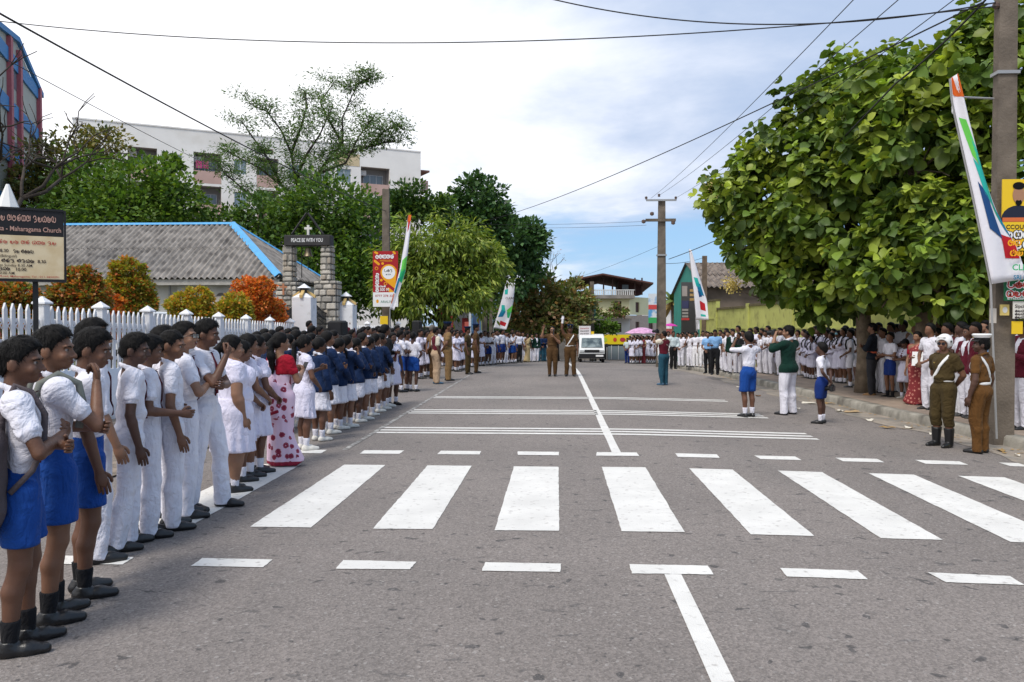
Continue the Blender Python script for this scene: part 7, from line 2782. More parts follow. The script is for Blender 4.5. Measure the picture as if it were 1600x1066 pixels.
# ------------------------------------------------------------------ clipped shrubs in the churchyard
SH_PAL = {'red': [(.26, .050, .020), (.36, .090, .020), (.12, .14, .022), (.06, .10, .018), (.05, .08, .018)], 'mix': [(.13, .17, .020), (.065, .10, .018), (.32, .075, .018), (.19, .17, .02)], 'orange': [(.42, .10, .020), (.50, .17, .035), (.30, .055, .016), (.16, .12, .022)], 'yel': [(.19, .21, .025), (.10, .13, .020), (.36, .13, .02), (.26, .22, .03)]}
for (bl, y, pal, nl, lb, sd) in (
 ([(25, 462, 36, 20), (-10, 465, 40, 22), (20, 478, 40, 18)], 13.3, 'red', 3800, "low red-tipped shrub left, below the notice board", 31),
 ([(128, 444, 28, 27), (110, 466, 34, 24), (142, 465, 30, 26)], 14.2, 'red', 6000, "rounded red and green shrub right of the notice board post", 32),
 ([(200, 428, 28, 24), (200, 455, 36, 30), (205, 474, 38, 22)], 16.2, 'mix', 7000, "tall squared green shrub with reddish tips, the tallest of the row", 33),
 ([(175, 474, 18, 12)], 15.2, 'orange', 1200, "small orange shrub low between the two tallest shrubs", 34),
 ([(310, 466, 22, 16), (288, 478, 26, 20), (308, 484, 26, 16)], 18.4, 'yel', 5200, "yellow-green shrub with orange tips left of the orange cluster", 35),
 ([(366, 480, 26, 20), (370, 490, 26, 16)], 20.2, 'yel', 4200, "squat yellow-green shrub in front of the tall orange one", 36),
 ([(385, 450, 22, 16), (406, 452, 22, 18), (395, 470, 30, 22)], 21.8, 'orange', 6000, "tall orange shrub with two rounded heads near the bell arch", 37),
 ([(420, 484, 25, 18), (410, 492, 24, 14)], 22.6, 'orange', 3600, "low orange shrub at the gate end of the row", 38)):
 b_ = [px_blob(u, v, y, ru, rv) for u, v, ru, rv in bl]
 b_.append(px_blob(bl[0][0], 500, y, bl[0][2] * 1.05, 34))
 tree("clipped_shrub", lb, (b_[0][0][0], y, yard_z(y)), b_, int(nl * 2.0), .072, [tuple(c * 1.05 for c in q) for q in SH_PAL[pal]], seed=sd, trunk_r=.05, clump=.15, per=18, shell=.25, group="clipped shrubs behind the picket fence", category="shrub", fork=.3)
# ------------------------------------------------------------------ the big broad-leaved trees at the right
rs = np.random.RandomState(77)
TPAL = np.array([(.150, .225, .030), (.072, .125, .024), (.230, .290, .042), (.100, .165, .030)])
def teak(name, label, base, trunk_pts, blobs, n_ros, seed, forks, limit):
 rs = np.random.RandomState(seed)
 base = Vector(base)
 e = empty(name, base, 0, label, "tree", "broad-leaved trees on the right pavement")
 mb = MB()
 tp = [Vector(p) for p in trunk_pts]
 mb.tube(tp, [.24, .185, .165, .14][:len(tp)], 12)
 Pp, Dd, Ss, Tt = [], [], [], []
 bl = [(np.array(c) - np.array(base), np.array(r)) for c, r in blobs]
 vol = np.array([r[0] * r[2] for c, r in bl])
 twig = MB()
 for c, r in bl:
  pts = limb(rs, mb, tp[-1], Vector(c), .11, .04, .15)
  for k in range(7):
   d = rs.randn(3)
   d /= np.linalg.norm(d)
   limb(rs, mb, pts[-2], Vector(c + d * r * .8), .035, .012, .1, 3)
 for k in rs.choice(len(bl), n_ros, p=vol / vol.sum()):
  c, r = bl[k]
  d = rs.randn(3)
  d[2] += .15
  d[1] -= .25
  d /= np.linalg.norm(d)
  rad = 1.0 - .42 * rs.rand() ** 1.5 + .11 * rs.randn()
  p = c + d * r * rad
  if any(np.sum(((p - c2) / r2) ** 2) < .30 for c2, r2 in bl):
   continue
  up = d * .75 + np.array((0, 0, .65))
  up /= np.linalg.norm(up)
  a1 = np.cross(up, rs.randn(3))
  a1 /= np.linalg.norm(a1)
  a2 = np.cross(up, a1)
  m = 5 + rs.randint(3)
  young_lit = rs.rand() < .30
  shoot = .22 + .25 * rs.rand()
  base_t = TPAL[rs.randint(4)] * (1 + .18 * rs.randn())
  for tier in range(3):
   for q in range(max(3, m - 2 * (tier == 0))):
    th = q * 2 * math.pi / m + tier * .9 + rs.randn() * .2
    out = a1 * math.cos(th) + a2 * math.sin(th)
    el = (.85, .30, -.20)[tier]
    dd = out + up * (el + .2 * rs.randn())
    Pp.append(p + up * shoot * (1.0 - .5 * tier) + out * .02)
    Dd.append(dd + np.array((0, 0, -.15)))
    Ss.append((.18, .27, .32)[tier] * (.7 + .55 * rs.rand()))
    t = base_t.copy()
    if tier == 0:
     t = t * 1.25 + np.array((.035, .030, 0)) * (2.2 if young_lit else .8)  # paler rosette tops: young growth plus the crown's lit highlights put into the tint
    Tt.append(t * (1 + .12 * rs.randn()))
 Pp, Dd, Ss, Tt = np.array(Pp), np.array(Dd), np.array(Ss), np.clip(np.array(Tt), .008, .6)
 mb.build("trunk", BARKT, e, smooth=True)
 # the leaves nearest the viewer are objects of their own, the rest one mass
 cam_d = np.linalg.norm((Pp + np.array(base)) - np.array((0, 0, CAMH)), axis=1) / Ss
 vis = np.abs(np.arctan2((Pp + np.array(base))[:, 0], (Pp + np.array(base))[:, 1]) + YAW) < .57
 order = np.argsort(np.where(vis, cam_d, 1e9))
 near_i, rest = order[:limit], order[limit:]
 leaf_cloud("crown", Pp[rest], Dd[rest], Ss[rest], Tt[rest], T_TEAK, LEAFG, e, "stuff", rs)
 Rm = frames(Dd[near_i], np.tile(np.array([[0, 0, 1.0]]), (len(near_i), 1)) + rs.randn(len(near_i), 3) * .3, rs.randn(len(near_i)) * .4)
 V, Fq = T_TEAK
 protos = []
 for k in range(6):
  me = bpy.data.meshes.new("leaf")
  me.from_pydata([tuple(p) for p in V], [], Fq)
  a = me.color_attributes.new("tint", 'FLOAT_COLOR', 'POINT')
  t = TPAL[k % 4] * (.85 + .1 * k) + (np.array((.05, .045, 0)) if k > 3 else 0)
  a.data.foreach_set("color", np.tile(np.array((*t, 1.0), dtype=np.float32), len(V)))
  me.materials.append(LEAFG)
  protos.append(me)
 for j, i in enumerate(near_i):
  o = bpy.data.objects.new("leaf", protos[j % 6])
  COL.objects.link(o)
  o.parent = e
  M = Matrix([[*(Rm[j][r_] * Ss[i]), Pp[i][r_]] for r_ in range(3)] + [[0, 0, 0, 1]])
  o.matrix_local = M
 return e
tb1 = Vector((at(1350, 608, 20.0).x, 20.0, gz(kerb_x(20), 20) + PAVH - .03))
b1 = [px_blob(1285, 255, 21.5, 115, 105, 120), px_blob(1200, 315, 22, 85, 62, 75), px_blob(1142, 305, 22.5, 36, 30, 40), px_blob(1275, 375, 21, 110, 75, 90), px_blob(1245, 430, 21.5, 66, 36, 56), px_blob(1360, 180, 21.0, 95, 85, 110), px_blob(1340, 330, 20, 110, 110, 100), px_blob(1300, 455, 20.6, 70, 40, 60), px_blob(1180, 390, 22, 40, 40, 45), px_blob(1262, 478, 21, 34, 22, 34), px_blob(1335, 464, 19.8, 50, 28, 40)]
teak("broadleaf_tree", "broad-leaved tree spreading over the right pavement, its trunk beside the dark-jacketed man", tb1,
  [(0, 0, -.1), (.03, .02, .9), (-.02, .05, 1.9), (-.15, .1, 3.0)], b1, 980, 41, 6, 150)
tb2 = Vector((at(1441, 620, 18.0).x, 18.0, gz(kerb_x(18), 18) + PAVH - .03))
b2 = [px_blob(1430, 250, 18.5, 110, 135, 110), px_blob(1470, 380, 17.5, 105, 85, 85), px_blob(1400, 420, 18, 80, 62, 70), px_blob(1520, 180, 18.5, 100, 130, 110), px_blob(1590, 120, 19, 90, 110, 100), px_blob(1590, 300, 18, 100, 150, 100), px_blob(1545, 440, 18, 90, 60, 70), px_blob(1640, 400, 18, 80, 120, 90), px_blob(1470, 458, 17.2, 70, 32, 50), px_blob(1395, 464, 18.2, 45, 24, 40)]
teak("broadleaf_tree", "broad-leaved tree behind the large feather flag and the posters", tb2,
  [(0, 0, -.1), (.02, .02, .9), (.05, .05, 1.9), (.1, .1, 2.8)], b2, 1050, 43, 6, 150)
# pale flower heads at the crown's left tips
for (u, v, y, s, lb) in ((1117, 297, 22.3, .34, "pale yellow flower spray at the crown's upper left tip"), (1143, 445, 21.5, .26, "pale yellow flower spray at the crown's lower left tip")):
 c = at(u, v, y)
 rs = np.random.RandomState(int(u))
 e = empty("flower_spray", c, 0, lb, "flowers", "pale flower sprays of the big tree")
 P = rs.randn(260, 3) * s * .38
 leaf_cloud("blossom", P, rs.randn(260, 3) + P * 3, np.full(260, .07), tints_of(rs, 260, [(.42, .34, .12), (.30, .24, .10)]), T_QUAD, LEAF, e, "stuff", rs)
 MB().tube([(0, 0, -.1), (.5, .1, -.25), (.9, .2, -.4)], [.01, .015, .02], 5).build("stem", BARKT, e)
# ------------------------------------------------------------------ patterned saris
def sari_mat(name, ground_c, flower, scale, centre, border=None, bz=.05):
 m = bpy.data.materials.new(name)
 m.use_nodes = True
 n, l = m.node_tree.nodes, m.node_tree.links
 b = n["Principled BSDF"]
 b.inputs["Roughness"].default_value = .8
 tc = n.new("ShaderNodeTexCoord")
 v = n.new("ShaderNodeTexVoronoi")
 v.inputs["Scale"].default_value = scale
 v.inputs["Randomness"].default_value = .75
 l.new(tc.outputs["Object"], v.inputs["Vector"])
 nz = n.new("ShaderNodeTexNoise")
 nz.inputs["Scale"].default_value = scale * 4
 l.new(tc.outputs["Object"], nz.inputs["Vector"])
 ad = n.new("ShaderNodeMath")
 ad.operation = 'MULTIPLY_ADD'
 ad.inputs[1].default_value = .28
 l.new(nz.outputs[0], ad.inputs[0])
 l.new(v.outputs["Distance"], ad.inputs[2])
 cr = n.new("ShaderNodeValToRGB")
 cr.color_ramp.interpolation = 'CONSTANT'
 e = cr.color_ramp.elements
 e[0].position, e[0].color = 0, (*centre, 1)
 e[1].position, e[1].color = .22, (*flower, 1)
 for p, c in ((.40, tuple(q * 1.6 + .05 for q in flower)), (.45, flower), (.50, ground_c)):
  x = e.new(p)
  x.color = (*c, 1)
 l.new(ad.outputs[0], cr.inputs[0])
 out = cr.outputs[0]
 if border:
  sp = n.new("ShaderNodeSeparateXYZ")
  l.new(tc.outputs["Object"], sp.inputs[0])
  lt = n.new("ShaderNodeMath")
  lt.operation = 'LESS_THAN'
  lt.inputs[1].default_value = bz
  l.new(sp.outputs[2], lt.inputs[0])
  mx = n.new("ShaderNodeMix")
  mx.data_type = 'RGBA'
  l.new(lt.outputs[0], mx.inputs[0])
  l.new(out, mx.inputs[6])
  mx.inputs[7].default_value = (*border, 1)
  out = mx.outputs[2]
 l.new(out, b.inputs["Base Color"])
 MATS[name] = m
 return m
SARI_PINK = sari_mat("sari_pink", (.68, .50, .62), (.20, .008, .035), 10.5, (.55, .25, .35), (.26, .006, .03), .065)
SARI_RED = sari_mat("sari_red", (.20, .018, .022), (.42, .16, .12), 16.0, (.12, .01, .015))
SARI_BEIGE = sari_mat("sari_beige", (.42, .32, .16), (.30, .20, .09), 14.0, (.5, .4, .25))
SARI_MAROON = sari_mat("sari_maroon", (.20, .02, .03), (.13, .01, .02), 14.0, (.35, .1, .1))
SEED = [100]
def spot(u, vf, vh, up=0.0):
 g = ground_at(u, vf, up)
 return g, max(1.0, at(u, vh, g.y).z - g.z)
def person(u, vf, vh, face, label, group=None, up=0.0, H=None, **kw):
 g, hh = spot(u, vf, vh, up)
 hh = H or hh / 1.006
 s = F_PX / g.y
 SEED[0] += 1
 kw.setdefault('h', min(.029, max(.0116, 2.4 / s)))
 if s > 125:
  kw.setdefault('fine', .0074 if s > 180 else .0095)
 kw.setdefault('near', s > 70)
 kw.setdefault('seed', SEED[0])
 r = build_person(H=hh, **kw)
 r.location = g
 r.rotation_euler = (0, 0, -R(face))
 tag(r, label, "person", group)
 return r
def held(p, name, label, cat, mbs, off, H, rot=(0, 0, 0), group=None):
 """a thing carried by person p; off in units of the person's height, in the person's own frame"""
 e = empty(name, (0, 0, 0), 0, label, cat, group)
 M = Matrix.Translation(p.location) @ Matrix.Rotation(p.rotation_euler.z, 4, 'Z') @ Matrix.Translation(Vector(off) * H) @ Euler([R(a) for a in rot]).to_matrix().to_4x4()
 e.matrix_world = M
 for nm, mb, m in mbs:
  o = mb.build(nm, m, e)
  smooth_by_angle(o, 40)
 return e
WB = dict(top='shirt', topc='white', bottom='trousers', botc='white', hs=1.03, fat=.90)                       # boys in white trousers
SB = dict(top='shirt', topc='white', bottom='shorts', botc='blue', hs=1.06, sock='black', fat=.88)            # boys in blue shorts
GD = dict(top='dress', topc='lilac', bottom='skirt', botc='lilac', female=True, sock='white', hs=1.05)  # girls in white dresses
NB = dict(top='blazer', topc='navy', bottom='skirt', botc='white', female=True, shoe='white', sock='white', hs=1.05, hem=.30)
BLK = mat("belt_black", (.012, .012, .012), .5)
g_row = "schoolchildren in the left front row"
# ---- left front row, nearest first
p = person(36, 1014, 527, 56, "schoolboy with grey rucksack, arms crossed, nearest on the left", g_row, arms=('crossed', 'crossed'), skin=1, tie='maroon', turn=18, nod=-4, stride=(.02, -.03), **SB)
H1 = (1.63)
# his rucksack
BAGM = mat("rucksack_cloth", (.085, .068, .072), .85, var=.15, vscale=8, bump=.4, bscale=50)
f = Field((-.2, -.22, -.30), (.2, .2, .32), .012)
f.cone((0, .0, -.15), (0, .02, .15), .150, .130, .02, .62)
f.cone((0, -.075, -.14), (0, -.065, -.02), .10, .09, .02, .5)
f.rough(.004, 22, 3)
P_, Q_ = f.nets()
bag = empty("rucksack", (0, 0, 0), 0, "grey-brown school rucksack on the back of the nearest boy", "rucksack")
bag.matrix_world = Matrix.Translation(p.location) @ Matrix.Rotation(p.rotation_euler.z, 4, 'Z') @ Matrix.Translation((.115, -.150, .93))
link("bag", np_mesh("bag", P_, Q_, True), BAGM, bag)
MB().tube([(.0, .07, .13), (-.01, .075, .34), (-.02, .13, .455), (-.02, .20, .42), (-.03, .262, .30), (-.02, .255, .14), (.03, .20, .02), (.06, .10, -.08)], .016, 6).build("strap", BAGM, bag, smooth=True)
MB().tube([(-.08, -.115, .02), (0, -.13, .03), (.08, -.115, .02)], .006, 5).build("zip", METAL, bag)
MB().tube([(.10, -.02, -.14), (.13, -.03, -.35), (.12, -.02, -.50)], .012, 5).build("loose_strap", METAL, bag)
p = person(88, 968, 510, 44, "schoolboy in blue shorts with a hand at his chin, second on the left", g_row, arms=('crossed', 'chin'), skin=0, turn=36, nod=-3, stride=(.02, -.03), straps=mat("strap_grey", (.16, .17, .15), .8), **SB)
p = person(132, 930, 512, 52, "schoolboy in blue shorts, head bowed, third on the left, arm hanging", g_row, arms=('hang', 'hang'), skin=1, turn=20, nod=-12, lean=.03, **SB)
p = person(150, 876, 497, 50, "tall schoolboy in white trousers with rolled sleeves behind the boys in shorts", g_row, arms=('hang', 'hangf'), skin=2, turn=28, nod=2, tie='maroon', cuff=1.12, **WB)
p = person(196, 856, 519, 54, "slim schoolboy in white with maroon tie and bracelet, looking down", g_row, arms=('hang', 'hang'), skin=3, turn=22, nod=-8, tie='maroon', lean=.05, stride=(.03, -.04), stance=(.05, .06), **WB)
person(233, 838, 522, 58, "schoolboy in white half hidden behind the slim boy with bracelet, hand out", g_row, arms=('bent', 'bent'), skin=1, turn=0, nod=-8, tie='maroon', **WB)
person(268, 826, 513, 56, "schoolboy in white with close-cropped hair looking down, arms hanging", g_row, arms=('hang', 'hang'), skin=0, turn=26, nod=-12, hair='crop', **WB)
person(291, 808, 502, 60, "schoolboy in white wearing glasses beside the close-cropped boy", g_row, arms=('hang', 'crossed'), skin=2, turn=26, nod=3, glasses='clear', tie='maroon', **WB)
person(322, 795, 497, 92, "schoolboy with maroon tie, fist at his mouth and one leg forward", g_row, arms=('crossed', 'chin'), skin=1, turn=-10, nod=-10, tie='maroon', stride=(.07, -.05), stance=(.06, .07), **WB)
person(258, 806, 508, 56, "boy behind the close-cropped one, mostly hidden", g_row, arms=('hang', 'hang'), skin=1, **WB)
person(364, 768, 523, 48, "large schoolgirl in white dress with black hair tied back", g_row, arms=('hang', 'hang'), skin=2, fat=1.58, hair='pony', turn=14, nod=-4, hem=.265, **GD)
person(377, 752, 531, 54, "schoolgirl in white dress looking down next to the large girl", g_row, arms=('front', 'front'), skin=1, hair='bun', turn=6, nod=-14, **GD)
person(389, 745, 521, 54, "schoolgirl in white dress between the bowed girl and the saree", g_row, arms=('hang', 'front'), skin=0, hair='plaits', turn=4, nod=-6, fat=1.08, **GD)
person(404, 738, 523, 52, "schoolgirl in white dress just left of the woman in a saree", g_row, arms=('front', 'front'), skin=1, hair='bun', turn=10, **GD)
p = person(440, 727, 518, 30, "woman in red blouse and white saree with maroon flowers, long ponytail", None, arms=('hold', 'hold'), skin=2, female=True, top='blouse', topc='red', bottom='sari', sari=SARI_PINK, hair='long', turn=22, hs=1.0, fat=1.08, toe=12, near=True)
sb = MB()
rows_ = []
pts = []
for i in range(15):
 t = i / 14
 pts.append(((-.10 + .20 * t) * 1.6, (-.115 - .03 * math.sin(t * 3)) * 1.6, (.345 + .075 * t) * 1.6))
sb.tube(pts, .020, 6)
o = sb.build("border", mat("sari_border", (.24, .006, .025), .8), p, smooth=True)
held(p, "mobile_phone", "mobile phone in the hand of the woman in the saree", "phone", [("case", MB().bbox((-.036, -.005, -.07), (.036, .005, .07), .004), METAL)], (.02, .215, .735), 1.58, (-30, 0, 0))
person(476, 703, 523, 50, "girl in plain white dress right behind the saree woman's phone", g_row, arms=('hold', 'front'), skin=1, hair='pony', shoe='white', turn=8, nod=-10, **{k: v for k, v in GD.items()})
nb_l = ["first navy-blazer girl from the saree woman, wearing glasses", "second navy-blazer girl from the saree woman, taller, arm bent", "third navy-blazer girl from the saree woman, head bowed", "fourth navy-blazer girl from the saree woman, hand at her mouth", "fifth navy-blazer girl from the saree woman, arms crossed",
  "sixth navy-blazer girl from the saree woman, looking right", "seventh navy-blazer girl from the saree woman, short skirt", "eighth navy-blazer girl from the saree woman, hands joined", "ninth navy-blazer girl from the saree woman, last in blazers"]
for i, (u, vf, vh, ar, hr, tn, nd, sk) in enumerate((
 (499, 689, 527, ('hang', 'hang'), 'bun', 14, -8, 1), (513, 678, 517, ('crossed', 'crossed'), 'plaits', 22, 0, 0), (529, 671, 528, ('front', 'front'), 'bun', 6, -16, 1), (543, 668, 524, ('crossed', 'chin'), 'plaits', 20, 0, 0),
 (557, 660, 528, ('crossed', 'crossed'), 'bun', 10, -6, 3), (568, 656, 520, ('hang', 'front'), 'plaits', 38, 2, 0), (578, 650, 526, ('front', 'front'), 'bun', 16, -8, 1), (588, 644, 521, ('front', 'hang'), 'plaits', 12, 0, 0), (597, 640, 521, ('crossed', 'crossed'), 'bun', 22, 0, 1))):
 person(u, vf, vh, 36 + (i % 3) * 6, nb_l[i], "girls in navy blazers in the left row", arms=ar, hair=hr, turn=tn, nod=nd, skin=sk, glasses=('clear' if i == 0 else False), **NB)
person(603, 636, 506, 60, "tall woman in black jacket and white skirt behind the last blazer girl", None, arms=('crossed', 'hang'), hair='bun', skin=1, top='blazer', topc='black', bottom='skirt', botc='white', female=True, shoe='white', sock='white')
person(614, 633, 519, 135, "girl in white dress turning her face to the camera beside the black jacket", None, arms=('hang', 'hang'), hair='plaits', skin=3, tie='maroon', **GD)
for u, vf, vh, fc, ar, sk, lb in ((626, 613, 516, 60, ('crossed', 'crossed'), 3, "boy in blue shorts facing away, leftmost of the three by the edge line"), (636, 611, 517, 70, ('front', 'front'), 1, "boy in dark blue shorts between two others by the edge line"), (646, 612, 519, 18, ('front', 'front'), 3, "small boy in blue shorts seen from behind, rightmost of the three")):
 person(u, vf, vh, fc, lb, "boys in blue shorts at the left row's end", arms=ar, skin=sk, **{**SB, 'sock': 'white', 'botc': 'blue' if u != 636 else 'bluedark'})
person(657, 592, 514, 110, "schoolgirl in white dress with pale green sash left of the maroon vest man", None, arms=('front', 'front'), hair='plaits', skin=1, **GD)
person(667, 589, 516, 120, "second schoolgirl in white dress left of the maroon vest man", None, arms=('hang', 'front'), hair='bun', skin=3, **GD)
person(676, 592, 507, 60, "grey-haired man in tan shirt and dark trousers behind the maroon vest", None, arms=('behind', 'behind'), hair='grey', skin=0, top='shirt', topc='tan', bottom='trousers', botc='brown')
person(682, 600, 510, 62, "man in maroon knitted vest and beige trousers on the left edge line", None, arms=('hang', 'hang'), skin=3, top='vest', topc='maroon', shirtc='cream', bottom='trousers', botc='khaki', shoe='blue', turn=-5, hair='crop', fat=1.12)
person(700, 595, 504, 70, "police officer in tan uniform and peaked cap beside the maroon vest man", None, arms=('hang', 'behind'), skin=0, top='shirt', topc='tan', bottom='trousers', botc='tan', hat='peaked', belt=BLK, fat=1.08, badge=True)
person(731, 585, 511, 95, "police officer in greyish brown uniform, left one of the pair by the edge line", None, arms=('wallet', 'hang'), skin=1, top='shirt', topc='olive', bottom='trousers', botc='olive', hat='peaked', belt=BLK, fat=1.12)
person(744, 583, 507, 80, "police officer in dark brown uniform, right one of the pair by the edge line", None, arms=('bent', 'hang'), skin=1, top='shirt', topc='brown', bottom='trousers', botc='brown', hat='peaked', belt=BLK, fat=1.1)
# ---- the two officers in the road
p = person(863, 588, 509, 180, "police officer in brown waving with one hand and holding a microphone", None, arms=('mic', 'salute'), skin=2, top='shirt', topc='brown', bottom='trousers', botc='brown', glasses='dark', belt=MATS["cloth_brown"], badge=True, hair='crop', fat=1.12, moust=True, h=.02)
held(p, "microphone", "small black microphone at the waving officer's mouth", "microphone", [("grip", MB().lathe([(.010, -.12), (.012, 0), (.022, .02), (.022, .05), (.008, .07)], 10), METAL)], (-.02, .125, .84), 1.72, (20, 0, 0))
person(891, 588, 508, 180, "traffic officer in brown with white cross belt raising a white-gloved hand", None, arms=('hang', 'raise'), skin=1, top='shirt', topc='brown', bottom='trousers', botc='brown', hat='peaked', belt=WHITE_BELT, cross=True, badge=True, fat=1.12, glove=0, h=.02, stance=(.075, .075))
# ---- people in the road on the right
def photo_camera():
 body = MB().bbox((-.07, -.035, -.05), (.07, .035, .05), .012).bbox((-.03, -.03, .045), (.03, .03, .075), .01)
 lens = MB().lathe([(.034, 0), (.036, .03), (.040, .06), (.042, .12), (.036, .125)], 14, (0, 0, 0), Matrix.Translation((0, .03, 0)) @ Matrix.Rotation(R(-90), 4, 'X'))
 return [("camera_body", body, METAL), ("lens", lens, SPK)]
p = person(1037, 602, 516, -42, "cameraman in maroon vest and jeans filming towards the crowd", None, arms=('camwide', 'camera'), skin=0, top='vest', topc='maroon', shirtc='cream', bottom='trousers', botc='jeans', shoe='blue', fat=1.14, hair='crop')
held(p, "video_camera", "black video camera at the cameraman's eye", "camera", photo_camera(), (0, .155, .925), 1.62)
p = person(1169, 652, 518, -28, "schoolboy in bright blue shorts photographing with raised elbows", None, arms=('camwide', 'camwide'), skin=1, cuff=1.9, **{**SB, 'sock': 'white', 'hem': .30})
held(p, "photo_camera", "black camera held up by the boy in bright blue shorts", "camera", photo_camera(), (0, .150, .925), 1.5)
p = person(1231, 648, 508, -42, "photographer in dark green blazer and white trousers with splayed legs", None, arms=('camera', 'camwide'), skin=2, top='blazer', topc='green', bottom='trousers', botc='white', turn=-8, hs=1.02, stance=(.085, .095), fat=1.1, h=.0135)
held(p, "photo_camera", "black camera with long lens at the green blazer photographer's face", "camera", photo_camera(), (-.03, .160, .925), 1.7)
p = person(1283, 662, 536, -55, "small schoolboy in dark blue shorts with hands behind his back", None, arms=('behind', 'behind'), skin=3, turn=-6, **{**SB, 'sock': 'white', 'botc': 'bluedark', 'hs': 1.14, 'hem': .31})
held(p, "photo_camera", "black camera held behind the small boy's back", "camera", photo_camera(), (.0, -.150, .50), 1.25, (0, 0, 0))
# ---- the two traffic officers at the right kerb
person(1473, 698, 523, -118, "traffic officer in white open-face helmet, dark glasses and high black boots", None, arms=('behind', 'behind'), skin=0, top='shirt', topc='olive', bottom='trousers', botc='olive', hat='helmet', glasses='dark', shoe='boot', belt=WHITE_BELT, cross=True, badge=True, fat=1.08, turn=-14, stance=(.06, .07), h=.0125)
person(1531, 708, 524, -38, "traffic officer in white-topped cap and rust-brown uniform seen from behind", None, arms=('hang', 'hang'), skin=3, top='shirt', topc='brown2', bottom='trousers', botc='brown2', hat='peakedwhite', belt=WHITE_BELT, cross=True, badge=True, fat=1.08, turn=-32, h=.0125)
# ---- people on the right pavement, from the frame's edge inwards
UP = PAVH - .012
person(1596, 672, 500, -95, "schoolboy in maroon blazer cut by the right edge of the frame", None, UP, arms=('hold', 'hold'), skin=1, top='blazer', topc='maroon', bottom='trousers', botc='white')
person(1572, 663, 499, -80, "tall schoolboy in maroon blazer and white trousers beside the poster pole", None, UP, arms=('front', 'front'), skin=1, top='blazer', topc='maroon', bottom='trousers', botc='white')
person(1547, 666, 507, -60, "man in light blue shirt and black trousers behind the white-capped officer", None, UP, arms=('hang', 'front'), skin=2, top='shirt', topc='sky', bottom='trousers', botc='black', cuff=1.3)
person(1511, 653, 508, -100, "schoolboy in maroon blazer between the two traffic officers", None, UP, arms=('hang', 'front'), skin=1, top='blazer', topc='maroon', bottom='trousers', botc='white')
person(1497, 640, 514, -110, "girl in maroon blazer behind the helmeted officer's shoulder", None, UP, arms=('front', 'front'), skin=1, top='blazer', topc='maroon', bottom='skirt', botc='white', female=True, hair='plaits', tie='maroon', shoe='white', sock='white')
person(1486, 636, 513, -120, "girl in maroon blazer hidden behind the white helmet", None, UP, arms=('front', 'front'), skin=0, top='blazer', topc='maroon', bottom='skirt', botc='white', female=True, hair='bun', shoe='white', sock='white')
person(1462, 632, 512, -110, "girl in white with maroon tie left of the helmet", None, UP, arms=('hang', 'front'), skin=1, hair='bun', tie='maroon', **{**GD, 'shoe': 'white'})
person(1445, 628, 514, -70, "woman in black top behind the red saree", None, UP, arms=('front', 'front'), skin=2, top='shirt', topc='black', bottom='skirt', botc='white', female=True, hair='bun', shoe='white', sock='white')
p = person(1432, 634, 517, -125, "woman in red and gold patterned saree holding a white paper", None, UP, arms=('wallet', 'hang'), skin=2, female=True, top='blouse', topc='red', bottom='sari', sari=SARI_RED, hair='bun', fat=1.1)
held(p, "paper_sheet", "white sheet of paper held by the woman in the red saree", "paper", [("sheet", MB().box((-.10, -.004, -.14), (.10, .004, .14)), WHITE_GLOSS)], (-.10, .15, .60), 1.6, (10, 0, 20))
p = person(1413, 624, 529, -120, "schoolgirl in white dress with maroon tie and black face mask", None, UP, arms=('crossed', 'crossed'), skin=1, hair='plaits', tie='maroon', **{**GD, 'shoe': 'white'})
f = Field((-.1, -.1, -.1), (.1, .12, .1), .012)
f.ell((0, .0, 0), (.062, .062, .052), .01)
f.cut(lambda X, Y, Z: .012 - Y)
P_, Q_ = f.nets()
mk = link("face_mask", np_mesh("face_mask", P_, Q_, True), MATS["cloth_black"], p)
mk.location = (0, .030, .895 * 1.40)
person(1390, 622, 519, -110, "boy in dark blue shorts right of the dark-jacketed man", None, UP, arms=('crossed', 'bent'), skin=0, **{**SB, 'botc': 'bluedark'})
person(1378, 616, 512, -95, "boy in white behind the dark-jacketed man", None, UP, arms=('front', 'front'), skin=0, **WB)
person(1400, 612, 506, -105, "boy in white second row above the masked girl", None, UP, arms=('front', 'front'), skin=0, **WB)
p = person(1362, 619, 504, -60, "man in dark navy jacket with orange belt, arms crossed, by the tree trunk", None, UP, arms=('crossed', 'crossed'), skin=0, top='jacket', topc='ink', shirtc='ink', bottom='trousers', botc='charcoal', shoe='tan', belt=mat("belt_orange", (.55, .10, .04), .6), h=.02)
person(1328, 607, 514, -75, "boy in white shirt and white shorts with a black rucksack left of the trunk", None, UP, arms=('front', 'front'), skin=1, straps=BLK, **{**SB, 'botc': 'white', 'sock': 'white'})
pk_ = PK = None
bp_ = spot(1333, 607, 514, UP)[0]
f = Field((-.2, -.15, -.25), (.2, .15, .25), .02)
f.cone((0, 0, -.12), (0, 0, .12), .15, .13, .02, .55)
P_, Q_ = f.nets()
bk = empty("rucksack", (bp_.x + .28, bp_.y, bp_.z + 1.02), 70, "black rucksack with lime trim on the boy left of the trunk", "rucksack")
link("bag", np_mesh("bag", P_, Q_, True), BLK, bk)
MB().box((-.14, -.10, -.18), (.14, -.085, -.10)).build("trim", mat("lime_trim", (.35, .50, .03), .6), bk)
person(1338, 605, 513, -80, "boy in white partly behind the black rucksack", None, UP, arms=('front', 'front'), skin=1, **{**SB, 'botc': 'white', 'sock': 'white'})
p = person(1309, 600, 516, -100, "schoolgirl in white with black straps and pale blue face mask", None, UP, arms=('crossed', 'crossed'), skin=1, hair='plaits', straps=BLK, cuff=1.9, **GD)
mk = link("face_mask", mk.data.copy(), None, p)
mk.data.materials.clear()
mk.data.materials.append(mat("mask_blue", (.20, .45, .55), .8))
mk.location = (0, .028, 1.38)
